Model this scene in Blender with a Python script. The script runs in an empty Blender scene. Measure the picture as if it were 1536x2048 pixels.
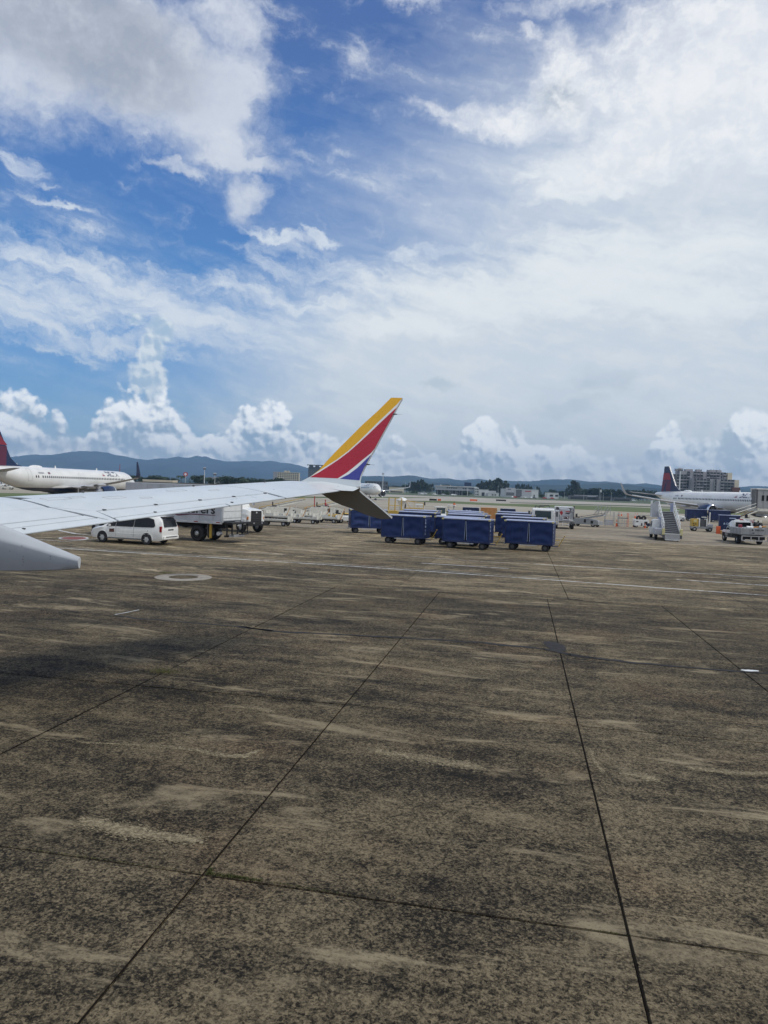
import bpy, bmesh, math, random
import numpy as np
from mathutils import Vector, Matrix, noise as mnoise
R = math.radians
scene = bpy.context.scene
COL = scene.collection

# ---------------------------------------------------------------- camera
F, CX, CY, CZ = 1450.0, 768.0, 1024.0, 4.1
ROLL = R(2.0)
PITCH = -math.atan((CY - 978.0) * math.cos(ROLL) / F)
fwd = Vector((0, math.cos(PITCH), math.sin(PITCH)))
up0 = Vector((0, -math.sin(PITCH), math.cos(PITCH)))
rt0 = Vector((1, 0, 0))
c_right = rt0 * math.cos(ROLL) + up0 * math.sin(ROLL)
c_up = up0 * math.cos(ROLL) - rt0 * math.sin(ROLL)
EYE = Vector((0, 0, CZ))

def ray(px, py):
    return fwd + c_right * ((px - CX) / F) - c_up * ((py - CY) / F)

def gp(px, py, z=0.0):
    """survey helper: where the sight line of a photo point meets the level z"""
    d = ray(px, py)
    return EYE + d * ((z - CZ) / d.z)

def at(px, py, Y):
    d = ray(px, py)
    return EYE + d * (Y / d.y)

cam_data = bpy.data.cameras.new('camera')
cam_data.sensor_fit = 'VERTICAL'
cam_data.sensor_height = 36.0
cam_data.sensor_width = 27.0
cam_data.lens = F / 2048.0 * 36.0
cam_data.clip_start = 0.05
cam_data.clip_end = 60000
cam = bpy.data.objects.new('camera', cam_data)
COL.objects.link(cam)
cam.matrix_world = Matrix(((c_right.x, c_up.x, -fwd.x, EYE.x), (c_right.y, c_up.y, -fwd.y, EYE.y),
                           (c_right.z, c_up.z, -fwd.z, EYE.z), (0, 0, 0, 1)))
scene.camera = cam
scene.view_settings.view_transform = 'Standard'
scene.view_settings.look = 'None'
scene.view_settings.exposure = 0.0
scene.view_settings.gamma = 1.0
scene.view_settings.use_curve_mapping = False
scene.cycles.use_denoising = True
scene.cycles.max_bounces = 6
scene.cycles.volume_bounces = 0
scene.cycles.caustics_reflective = False
scene.cycles.caustics_refractive = False

SUN_AZ, SUN_EL = R(110), R(55)
SKY_STRENGTH = 0.1

# ---------------------------------------------------------------- node expression helper
class NT:
    def __init__(self, tree):
        self.t = tree
    def node(self, typ, **kw):
        n = self.t.nodes.new(typ)
        for k, v in kw.items():
            setattr(n, k, v)
        return n
    def put(self, sock, v):
        if isinstance(v, X):
            self.t.links.new(v.s, sock)
        elif isinstance(v, bpy.types.NodeSocket):
            self.t.links.new(v, sock)
        elif v is not None:
            try:
                sock.default_value = v
            except Exception:
                if isinstance(v, (tuple, list)) and len(v) == 3:
                    sock.default_value = (*v, 1)
                else:
                    raise
    def m(self, op, a, b=None, c=None, clamp=False):
        n = self.node('ShaderNodeMath', operation=op, use_clamp=clamp)
        self.put(n.inputs[0], a)
        if b is not None: self.put(n.inputs[1], b)
        if c is not None: self.put(n.inputs[2], c)
        return X(self, n.outputs[0])
    def vm(self, op, a, b=None, scale=None):
        n = self.node('ShaderNodeVectorMath', operation=op)
        self.put(n.inputs[0], a)
        if b is not None: self.put(n.inputs[1], b)
        if scale is not None: self.put(n.inputs['Scale'], scale)
        return X(self, n.outputs['Value'] if op in ('LENGTH', 'DOT_PRODUCT', 'DISTANCE') else n.outputs[0])
    def xyz(self, x, y, z=0.0):
        n = self.node('ShaderNodeCombineXYZ')
        for i, v in enumerate((x, y, z)): self.put(n.inputs[i], v)
        return X(self, n.outputs[0])
    def sep(self, v):
        n = self.node('ShaderNodeSeparateXYZ'); self.put(n.inputs[0], v)
        return [X(self, o) for o in n.outputs]
    def ss(self, x, a, b, lo=0.0, hi=1.0):
        n = self.node('ShaderNodeMapRange', interpolation_type='SMOOTHSTEP')
        for i, v in enumerate((x, a, b, lo, hi)): self.put(n.inputs[i], v)
        return X(self, n.outputs[0])
    def lin(self, x, a, b, lo=0.0, hi=1.0):
        n = self.node('ShaderNodeMapRange')
        for i, v in enumerate((x, a, b, lo, hi)): self.put(n.inputs[i], v)
        return X(self, n.outputs[0])
    def noise(self, vec, scale=1.0, detail=4.0, rough=0.55, dist=0.0, color=False, lac=2.0):
        n = self.node('ShaderNodeTexNoise')
        self.put(n.inputs['Vector'], vec)
        n.inputs['Scale'].default_value = scale; n.inputs['Detail'].default_value = detail
        n.inputs['Roughness'].default_value = rough; n.inputs['Distortion'].default_value = dist
        n.inputs['Lacunarity'].default_value = lac
        return X(self, n.outputs['Color' if color else 'Fac'])
    def voro(self, vec, scale=1.0, feature='F1', smooth=0.0, detail=0.0, rough=0.5, out='Distance'):
        n = self.node('ShaderNodeTexVoronoi', feature=feature)
        self.put(n.inputs['Vector'], vec)
        n.inputs['Scale'].default_value = scale
        n.inputs['Detail'].default_value = detail; n.inputs['Roughness'].default_value = rough
        if feature == 'SMOOTH_F1': n.inputs['Smoothness'].default_value = smooth
        return X(self, n.outputs[out])
    def mix(self, f, a, b):
        n = self.node('ShaderNodeMix', data_type='RGBA')
        self.put(n.inputs[0], f); self.put(n.inputs[6], a); self.put(n.inputs[7], b)
        return X(self, n.outputs[2])
    def curve(self, x, pts, x0, x1, y0, y1):
        """piecewise smooth y(x) through pts"""
        xx = self.lin(x, x0, x1)
        n = self.node('ShaderNodeFloatCurve')
        cm = n.mapping.curves[0]
        P = [((a - x0) / (x1 - x0), (b - y0) / (y1 - y0)) for a, b in pts]
        cm.points[0].location = P[0]; cm.points[1].location = P[-1]
        for p in P[1:-1]: cm.points.new(*p)
        n.mapping.update()
        self.put(n.inputs['Value'], xx)
        return self.lin(X(self, n.outputs[0]), 0, 1, y0, y1)

class X:
    def __init__(self, nt, s): self.n, self.s = nt, s
    def __add__(a, b): return a.n.m('ADD', a, b)
    __radd__ = __add__
    def __sub__(a, b): return a.n.m('SUBTRACT', a, b)
    def __rsub__(a, b): return a.n.m('SUBTRACT', b, a)
    def __mul__(a, b): return a.n.m('MULTIPLY', a, b)
    __rmul__ = __mul__
    def __truediv__(a, b): return a.n.m('DIVIDE', a, b)
    def max(a, b): return a.n.m('MAXIMUM', a, b)
    def min(a, b): return a.n.m('MINIMUM', a, b)
    def clamp(a): return a.n.m('ADD', a, 0.0, clamp=True)

# ---------------------------------------------------------------- world: clear-sky model + cloud layers
world = bpy.data.worlds.new('World')
scene.world = world
world.use_nodes = True
world.node_tree.nodes.clear()
W = NT(world.node_tree)
sky = W.node('ShaderNodeTexSky', sky_type='NISHITA')
sky.sun_disc = False
sky.sun_elevation = SUN_EL
sky.sun_rotation = SUN_AZ
sky.altitude = 0
sky.air_density = 1.0
sky.dust_density = 1.0
sky.ozone_density = 2.0
K = 1.0 / SKY_STRENGTH

def sky_at(px, py):
    d = ray(px, py)
    return 1450 * math.atan2(d.x, d.y), 1450 * d.z / math.hypot(d.x, d.y)

tc = W.node('ShaderNodeTexCoord')
dx, dy, dz = W.sep(tc.outputs['Generated'])
A = W.m('ARCTAN2', dx, dy) * 1450.0
T = dz / (W.m('SQRT', dx * dx + dy * dy) + 0.02) * 1450.0
P0 = W.xyz(A, T)
n1 = W.noise(P0, 0.006, 6, 0.6, color=True)
n2 = W.noise(P0, 0.022, 5, 0.62, color=True)
warp = W.vm('ADD', W.vm('SCALE', W.vm('SUBTRACT', n1, (0.5, 0.5, 0.5)), scale=110.0),
            W.vm('SCALE', W.vm('SUBTRACT', n2, (0.5, 0.5, 0.5)), scale=55.0))
PW = W.vm('MULTIPLY', W.vm('ADD', P0, warp), (1, 1, 0))

def blob(P, px, py, rx, ry, ang=0.0, w=1.0):
    """soft ellipse; ang clockwise degrees in the photo"""
    a, t = sky_at(px, py)
    n = W.node('ShaderNodeMapping', vector_type='TEXTURE')
    W.put(n.inputs[0], P)
    n.inputs['Location'].default_value = (a, t, 0)
    n.inputs['Rotation'].default_value = (0, 0, R(-ang))
    n.inputs['Scale'].default_value = (rx, ry, 1)
    l = W.vm('LENGTH', n.outputs[0])
    return W.ss(l, 1.35, 0.25, 0.0, w)

def union(items):
    r = items[0]
    for i in items[1:]: r = r.max(i)
    return r
def total(items):
    r = items[0]
    for i in items[1:]: r = r + i
    return r
def c3(r, g, b, k=1.0):
    """display colour 0-255 -> sky radiance"""
    f = lambda v: ((v / 255 + 0.055) / 1.055) ** 2.4 if v > 10 else v / 255 / 12.92
    return (f(r) * K * k, f(g) * K * k, f(b) * K * k, 1)

# streak coordinates: thin high cloud drawn out along a shallow diagonal
def streakn(ang, sx, sy, scale, detail=6, rough=0.6, seed=0.0, P=P0):
    n = W.node('ShaderNodeMapping', vector_type='TEXTURE')
    W.put(n.inputs[0], P)
    n.inputs['Location'].default_value = (seed, seed * 1.7, 0)
    n.inputs['Rotation'].default_value = (0, 0, R(-ang))
    n.inputs['Scale'].default_value = (sx, sy, 1)
    return W.noise(n.outputs[0], scale, detail, rough)

col = sky.outputs[0]
skyN = W.vm('MULTIPLY', X(W, col), (0.85, 1.0, 1.12))
def c3(r, g, b, k=1.0):
    f = lambda v: ((v / 255 + 0.055) / 1.055) ** 2.4 if v > 10 else v / 255 / 12.92
    return (f(r) * K * k, f(g) * K * k, f(b) * K * k, 1)
deep = W.mix(W.ss(T, 0.0, 260.0), c3(150, 190, 216), c3(84, 150, 216))
deep = W.mix(W.ss(T, 230.0, 560.0), deep, c3(72, 124, 194))
deep = W.mix(W.ss(T, 520.0, 900.0), deep, c3(76, 110, 174))
skyN = W.mix(0.8, skyN, deep)
# distance from frame: outside the part of the sky seen, cloud goes on at random under a veil thickened to add light
big = W.noise(P0, 0.0016, 3, 0.5)
fine = W.noise(P0, 0.05, 5, 0.65)
st1 = streakn(14, 5.0, 1.0, 0.012)
st2 = streakn(8, 3.0, 1.0, 0.03, seed=300.0, P=PW)

# ---- layer 1: broad milky veil, thick to the right, thin to the upper left
veil = total([blob(P0, 1540, 540, 880, 480, 0, 0.90), blob(P0, 900, 790, 560, 200, 4, 0.60), blob(P0, 1250, 800, 700, 260, 0, 0.55),
              blob(P0, 1350, 230, 560, 240, 10, 0.22)])
veil = veil + (big - 0.5) * 0.35 + (st1 - 0.5) * 0.60 + (st2 - 0.5) * 0.35 + W.ss(T, 200.0, 0.0, 0.0, 0.30)
veil = veil + W.ss(W.m('ABSOLUTE', A), 800.0, 1700.0, 0.0, 0.75)  # veil thickened out of view to light faces turned towards the camera
veil = veil.clamp()
vcol = W.mix(W.ss(T, 60.0, 800.0), c3(236, 241, 242), c3(224, 231, 239))
vcol = W.mix(W.ss(W.m('ABSOLUTE', A), 800.0, 1700.0), vcol, c3(236, 240, 243))  # whiter out there too, for the same added light
vcol = W.mix(W.ss(st1 * 0.6 + st2 * 0.4, 0.60, 0.40, 0.0, 0.42), vcol, c3(202, 215, 227))
col = W.mix(veil * 0.93, skyN, vcol)

# ---- layer 2: streaky cirrus bands on the left and centre
cir = union([blob(PW, 40, 555, 360, 85, 12), blob(PW, 300, 610, 380, 75, 14), blob(PW, 120, 650, 300, 60, 6),
             blob(PW, 560, 620, 260, 55, 12, 0.85), blob(PW, 640, 545, 230, 60, 10, 0.75), blob(PW, 560, 480, 110, 20, 6, 1.0),
             blob(PW, 640, 480, 60, 16, 14, 1.0), blob(PW, 850, 510, 160, 22, -8, 0.9), blob(PW, 105, 415, 75, 9, 14, 0.9),
             blob(PW, 30, 330, 95, 24, 25, 0.75), blob(PW, 88, 230, 30, 60, 5, 0.45), blob(PW, 90, 382, 24, 8, 4, 0.8),
             blob(PW, 60, 690, 110, 14, 4, 0.6)])
rip = streakn(-35, 1.0, 3.2, 0.075, 2, 0.5, P=PW)
cirm = W.ss(cir + (st2 - 0.5) * 1.9 + (st1 - 0.5) * 1.2 + (rip - 0.5) * 0.35, 0.22, 1.35)
col = W.mix(cirm * 0.95, col, c3(222, 231, 241))

# ---- layer 3: bright sheets on the right
sh = union([blob(PW, 1150, 560, 520, 95, -6), blob(PW, 950, 620, 330, 60, -10), blob(PW, 1420, 560, 300, 110, 0),
            blob(PW, 1200, 345, 150, 26, -3, 0.8), blob(PW, 1180, 395, 150, 20, -3, 0.8)])
shm = W.ss(sh + (st1 - 0.5) * 2.2 + (st2 - 0.5) * 1.5 + (fine - 0.5) * 0.5, 0.1, 1.3)
col = W.mix(shm * 0.9, col, c3(240, 245, 247))

# ---- layer 4: big torn clouds (only the upper sky needs them, the lower sky gets layer 5)
col_base = col
def tornlayer(items, lo, hi, amp=0.9):
    f = union(items)
    return f, W.ss(f + (n_edge - 0.5) * amp + (fine - 0.5) * 0.35, lo, hi)
n_edge = W.noise(PW, 0.013, 7, 0.62)
bl = [blob(PW, 60, 60, 330, 190), blob(PW, 260, 130, 250, 150, 20), blob(PW, 380, 230, 190, 110, 25), blob(PW, 440, 190, 110, 130, 30),
      blob(PW, 480, 330, 120, 36, 0, 0.95), blob(PW, 350, 345, 70, 16, 6, 0.7), blob(PW, 495, 395, 46, 60, 20, 0.75),
      blob(PW, 450, 60, 90, 90, 50, 0.8), blob(PW, 60, 170, 110, 60, 0, 0.55)]
f4, m4 = tornlayer(bl, 0.05, 1.0, 1.15)
g4 = union([blob(PW, 190, 100, 230, 120, 10), blob(PW, 60, 60, 260, 90, 0, 0.8), blob(PW, 330, 190, 80, 60, 30, 0.7)])
torn = W.mix(W.ss(g4 + (n_edge - 0.5) * 0.35, 0.0, 1.0), c3(212, 219, 231), c3(170, 178, 192))
torn = W.mix(W.ss(n_edge + (fine - 0.5) * 0.3, 0.40, 0.72, 0.0, 0.30), torn, c3(226, 231, 240))
col = W.mix(m4 * 0.96, col, torn)
br = [blob(PW, 1480, 140, 330, 240, 0), blob(PW, 1330, 270, 250, 90, -20), blob(PW, 1135, 190, 85, 110, 0, 0.95), blob(PW, 1120, 95, 40, 50, 0, 0.7),
      blob(PW, 1000, 255, 170, 45, 6, 0.8), blob(PW, 880, 235, 70, 22, 8, 0.7), blob(PW, 1230, 210, 120, 80, 0, 0.65), blob(PW, 840, 10, 90, 34, 0, 0.7), blob(PW, 1000, -5, 150, 32, 0, 0.7),
      blob(PW, 1055, 90, 30, 22, 20, 0.55), blob(PW, 730, 135, 40, 50, 30, 0.42), blob(PW, 1160, 20, 170, 30, -8, 0.6)]
f5, m5 = tornlayer(br, 0.05, 1.05, 1.3)
g5 = union([blob(PW, 1118, 215, 58, 46, 0), blob(PW, 1250, 330, 160, 30, -20, 0.35), blob(PW, 1400, 240, 120, 40, 0, 0.3)])
tr = W.mix(W.ss(g5 + (n_edge - 0.5) * 0.6, 0.1, 1.0), c3(234, 238, 244), c3(184, 195, 208))
tr = W.mix(W.ss(n_edge + (fine - 0.5) * 0.3, 0.38, 0.66, 0.0, 0.8), tr, c3(252, 253, 254))
col = W.mix(m5 * 0.93, col, tr)

# ---- layer 5: heaped cumulus along the horizon, two banks
def puff(P):
    v = W.voro(P, 0.011, 'F1', 0, 3.0, 0.58)
    return (1.0 - v)
col_high = col
col = col_base
bump_w = W.vm('MULTIPLY', W.vm('ADD', P0, W.vm('SCALE', W.vm('SUBTRACT', n2, (0.5, 0.5, 0.5)), scale=26.0)), (1, 1, 0))
pf = puff(bump_w)
pf_s = puff(W.vm('ADD', bump_w, (5.0, 8.0, 0.0)))
relief = pf - pf_s
lumps = W.noise(bump_w, 0.012, 5, 0.55)
def bank(ptspx, amp, base):
    pts = []
    for x, y in ptspx:
        a, t = sky_at(x, y); pts.append((a, t))
    pts = [(-4600, 120), (-3000, 200), (-1800, 90), (-1100, 190)] + pts + [(1000, 150), (1600, 230), (2600, 110), (4600, 120)]
    h = W.curve(A, pts, -4600, 4600, 0, 420)
    return h, W.ss(h + (pf - 0.40) * amp + (lumps - 0.5) * amp * 0.9 - T, -7.0, 12.0)
far_pts = [(0, 800), (60, 810), (120, 850), (200, 800), (300, 770), (360, 790), (430, 870), (520, 830), (620, 860), (700, 850), (760, 850), (850, 860), (910, 870),
           (960, 812), (1040, 828), (1090, 890), (1150, 842), (1210, 860), (1280, 890), (1340, 815), (1400, 860), (1460, 800), (1536, 790)]
near_pts = [(0, 765), (45, 790), (85, 800), (110, 790), (150, 830), (180, 790), (230, 755), (285, 760), (320, 770), (350, 800), (400, 850), (440, 850), (465, 785), (500, 772),
            (550, 785), (590, 810), (620, 850), (660, 890), (720, 850), (760, 862), (850, 890), (900, 870), (960, 865), (1020, 870), (1100, 900), (1180, 880), (1250, 880),
            (1320, 925), (1400, 915), (1450, 870), (1500, 840), (1536, 860)]
for pts_, amp, lit, dark, lo in ((far_pts, 55, c3(248, 250, 251, 1.22), c3(178, 197, 212), 0.92), (near_pts, 75, c3(250, 252, 253, 1.22), c3(158, 182, 203), 0.95)):
    h, mk = bank(pts_, amp, 0)
    shade = W.ss(relief * 2.4 + (lumps - 0.5) * 2.1 + W.ss(h - T, 0.0, 190.0, 0.32, -0.35), -0.5, 0.55)
    ccol = W.mix(shade, dark, lit)
    ccol = W.mix(W.ss(A, -150.0, 300.0, 0.0, 0.22), ccol, c3(226, 235, 240))
    col = W.mix(mk * lo, col, ccol)
# a lone turret standing out of the left bank
tw = union([blob(bump_w, 276, 648, 32, 26, 0, 1), blob(bump_w, 314, 664, 44, 34, 8, 1.1), blob(bump_w, 302, 702, 34, 60, 0, 1.1), blob(bump_w, 294, 756, 44, 56, 0, 0.95)])
twm = W.ss(tw + (pf - 0.40) * 0.6 + (fine - 0.5) * 0.2, 0.20, 0.60)
col = W.mix(twm * 0.92, col, W.mix(W.ss(relief * 2.6 + (lumps - 0.5) * 1.4, -0.5, 0.45), c3(176, 200, 222), c3(232, 240, 245)))
# small grey scud right of centre
sc = union([blob(PW, 880, 772, 50, 18, 0, 0.7), blob(PW, 1215, 772, 70, 26, 0, 0.6), blob(PW, 1130, 818, 100, 26, -6, 0.6), blob(PW, 1390, 868, 60, 14, 0, 0.5)])
col = W.mix(W.ss(sc + (n_edge - 0.5) * 0.7, 0.1, 1.2) * 0.8, col, c3(182, 198, 209))
# haze low over the land
col = W.mix(W.ss(T + (lumps - 0.5) * 60.0, 95.0, -20.0, 0.0, 0.70), col, c3(248, 245, 236, 1.12))
def background(c):
    b = W.node('ShaderNodeBackground')
    W.put(b.inputs[0], c)
    b.inputs[1].default_value = SKY_STRENGTH
    return b.outputs[0]
def choose(f, a, b):
    n = W.node('ShaderNodeMixShader')
    W.put(n.inputs[0], f); W.t.links.new(a, n.inputs[1]); W.t.links.new(b, n.inputs[2])
    return n.outputs[0]
low = choose(W.m('LESS_THAN', T, -60.0), background(col), background(c3(176, 197, 210)))
high = background(col_high)
wo = W.node('ShaderNodeOutputWorld')
W.t.links.new(choose(W.m('GREATER_THAN', T, 395.0), low, high), wo.inputs[0])
world.cycles.sampling_method = 'MANUAL'
world.cycles.sample_map_resolution = 512

# ---------------------------------------------------------------- sun
sun_d = bpy.data.lights.new('sun', 'SUN')
sun_d.energy = 2.1
sun_d.angle = R(11)
sun_d.color = (1.0, 0.95, 0.87)
sun = bpy.data.objects.new('sun', sun_d)
COL.objects.link(sun)
sv = Vector((math.sin(SUN_AZ) * math.cos(SUN_EL), math.cos(SUN_AZ) * math.cos(SUN_EL), math.sin(SUN_EL)))
sun.rotation_euler = sv.to_track_quat('Z', 'Y').to_euler()
sun.location = (40, -20, 60)

# ================================================================ materials
def new_mat(name):
    m = bpy.data.materials.new(name)
    m.use_nodes = True
    nt = m.node_tree
    b = nt.nodes['Principled BSDF']
    return m, NT(nt), b

def lum(c, k): return (min(1, c[0] * k), min(1, c[1] * k), min(1, c[2] * k), 1)

def paint(name, c, rough=0.45, metal=0.0, var=0.12, scale=1.5, dirt=0.0, coat=0.0, bump=0.0, bscale=20.0, alpha=None):
    """painted or plain surface with mild uneven tone, optional grime"""
    m, n, b = new_mat(name)
    tcn = n.node('ShaderNodeTexCoord')
    o = tcn.outputs['Object']
    f = n.noise(o, scale, 5, 0.6)
    col = n.mix(n.ss(f, 0.3, 0.7), lum(c, 1 - var), lum(c, 1 + var * 0.6))
    if dirt > 0:
        d = n.noise(n.vm('MULTIPLY', X(n, o), (1, 1, 0.35)), scale * 3.1, 6, 0.7)
        col = n.mix(n.ss(d, 0.52, 0.75, 0, dirt), col, (0.09, 0.075, 0.055, 1))
    n.put(b.inputs['Base Color'], col)
    n.put(b.inputs['Roughness'], n.lin(n.noise(o, scale * 4, 3), 0.3, 0.7, max(0.05, rough - 0.08), min(1, rough + 0.1)))
    b.inputs['Metallic'].default_value = metal
    if coat: b.inputs['Coat Weight'].default_value = coat
    if bump:
        bn = n.node('ShaderNodeBump'); bn.inputs['Strength'].default_value = bump; bn.inputs['Distance'].default_value = 0.02
        n.put(bn.inputs['Height'], n.noise(o, bscale, 4))
        n.t.links.new(bn.outputs[0], b.inputs['Normal'])
    return m

M = {}
M['white'] = paint('white_paint', (0.74, 0.75, 0.74), 0.35, dirt=0.18)
M['white_clean'] = paint('white_gloss', (0.80, 0.80, 0.77), 0.25, coat=0.4, var=0.04)
M['off'] = paint('off_white', (0.62, 0.61, 0.55), 0.5, dirt=0.35)
M['wing'] = paint('wing_grey_paint', (0.62, 0.665, 0.68), 0.34, var=0.05, scale=0.8, dirt=0.06)
M['wing_under'] = paint('wing_under_grey', (0.30, 0.29, 0.27), 0.5, var=0.06)
M['grey'] = paint('grey_paint', (0.30, 0.31, 0.32), 0.5, dirt=0.15)
M['lgrey'] = paint('light_grey', (0.46, 0.47, 0.50), 0.5, dirt=0.12)
M['dgrey'] = paint('dark_grey', (0.09, 0.09, 0.095), 0.6)
M['black'] = paint('black_rubber', (0.018, 0.018, 0.02), 0.75)
M['seal'] = paint('gap_shade', (0.05, 0.055, 0.06), 0.7)  # dark colour stands in for shade in the gaps between wing panels
M['steel'] = paint('bare_steel', (0.45, 0.45, 0.46), 0.4, metal=0.6, dirt=0.2)
M['alu'] = paint('aluminium', (0.62, 0.63, 0.64), 0.35, metal=0.5)
M['chrome'] = paint('polished_lip', (0.75, 0.76, 0.78), 0.18, metal=0.9)
M['glass'] = paint('dark_glass', (0.008, 0.010, 0.013), 0.10, var=0.0)
M['glass'].node_tree.nodes['Principled BSDF'].inputs['Specular IOR Level'].default_value = 0.28
M['glass2'] = paint('tinted_glass', (0.05, 0.075, 0.08), 0.12, var=0.2)
M['yellow'] = paint('yellow_paint', (0.55, 0.36, 0.06), 0.5, dirt=0.25)
M['paleyellow'] = paint('pale_yellow_cap', (0.62, 0.56, 0.28), 0.5, dirt=0.2)
M['ply'] = paint('orange_panel', (0.55, 0.26, 0.09), 0.6, dirt=0.15)
M['orange'] = paint('safety_orange', (0.72, 0.13, 0.04), 0.5)
M['red'] = paint('red_paint', (0.42, 0.03, 0.04), 0.4)
M['lamp'] = paint('tail_lamp_red', (0.30, 0.012, 0.015), 0.15)
M['amber'] = paint('amber_lamp', (0.55, 0.20, 0.05), 0.2)
M['navy'] = paint('navy_paint', (0.012, 0.028, 0.085), 0.3, var=0.1)
M['jetred'] = paint('jet_red', (0.26, 0.022, 0.04), 0.35)
M['jetmaroon'] = paint('jet_maroon', (0.11, 0.018, 0.05), 0.35)
M['wl_yellow'] = paint('winglet_yellow', (0.80, 0.42, 0.015), 0.3, var=0.03)
M['wl_red'] = paint('winglet_red', (0.43, 0.012, 0.035), 0.3, var=0.04)
M['wl_blue'] = paint('winglet_blue', (0.05, 0.055, 0.30), 0.3, var=0.04)
M['cart'] = paint('cart_navy_steel', (0.010, 0.024, 0.095), 0.5, dirt=0.12, var=0.2)
M['curtain'] = paint('blue_vinyl', (0.008, 0.027, 0.118), 0.75, var=0.10, scale=0.8, dirt=0.04)
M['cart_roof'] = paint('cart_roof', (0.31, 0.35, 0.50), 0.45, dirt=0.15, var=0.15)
M['cart_mark'] = paint('cart_marking', (0.42, 0.50, 0.66), 0.6)
M['skin'] = paint('skin', (0.20, 0.10, 0.06), 0.6)
M['vest'] = paint('orange_vest', (0.80, 0.16, 0.03), 0.7)
M['cloth'] = paint('dark_clothes', (0.03, 0.03, 0.04), 0.9)
M['concrete_b'] = paint('building_grey', (0.33, 0.32, 0.34), 0.8, var=0.15, scale=0.15, dirt=0.2)
M['cream_b'] = paint('building_cream', (0.60, 0.54, 0.42), 0.8, var=0.08, scale=0.15)
M['white_b'] = paint('building_white', (0.62, 0.63, 0.63), 0.8, var=0.08, scale=0.1, dirt=0.1)
M['brown_b'] = paint('building_brown', (0.13, 0.06, 0.05), 0.8)
M['window_b'] = paint('building_window', (0.03, 0.035, 0.04), 0.3)
M['shutter'] = paint('louvre_grey', (0.14, 0.145, 0.16), 0.6)
M['bark'] = paint('bark', (0.10, 0.075, 0.055), 0.9)
M['silver'] = paint('silver_car', (0.5, 0.5, 0.5), 0.3, metal=0.3)

def leaf_mat(name, c1, c2):
    m, n, b = new_mat(name)
    oi = n.node('ShaderNodeObjectInfo')
    gi = n.node('ShaderNodeNewGeometry')
    f = n.noise(gi.outputs['Position'], 0.45, 3, 0.6)
    col = n.mix((n.ss(f, 0.35, 0.65) * 0.7 + X(n, oi.outputs['Random']) * 0.3), c1, c2)
    n.put(b.inputs['Base Color'], col)
    b.inputs['Roughness'].default_value = 0.8
    return m
M['leaf_dark'] = leaf_mat('foliage_dark', (0.016, 0.030, 0.016, 1), (0.045, 0.075, 0.03, 1))
M['leaf_mid'] = leaf_mat('foliage_mid', (0.024, 0.048, 0.018, 1), (0.075, 0.115, 0.04, 1))
M['leaf_cas'] = leaf_mat('foliage_casuarina', (0.020, 0.032, 0.020, 1), (0.055, 0.075, 0.040, 1))

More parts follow.
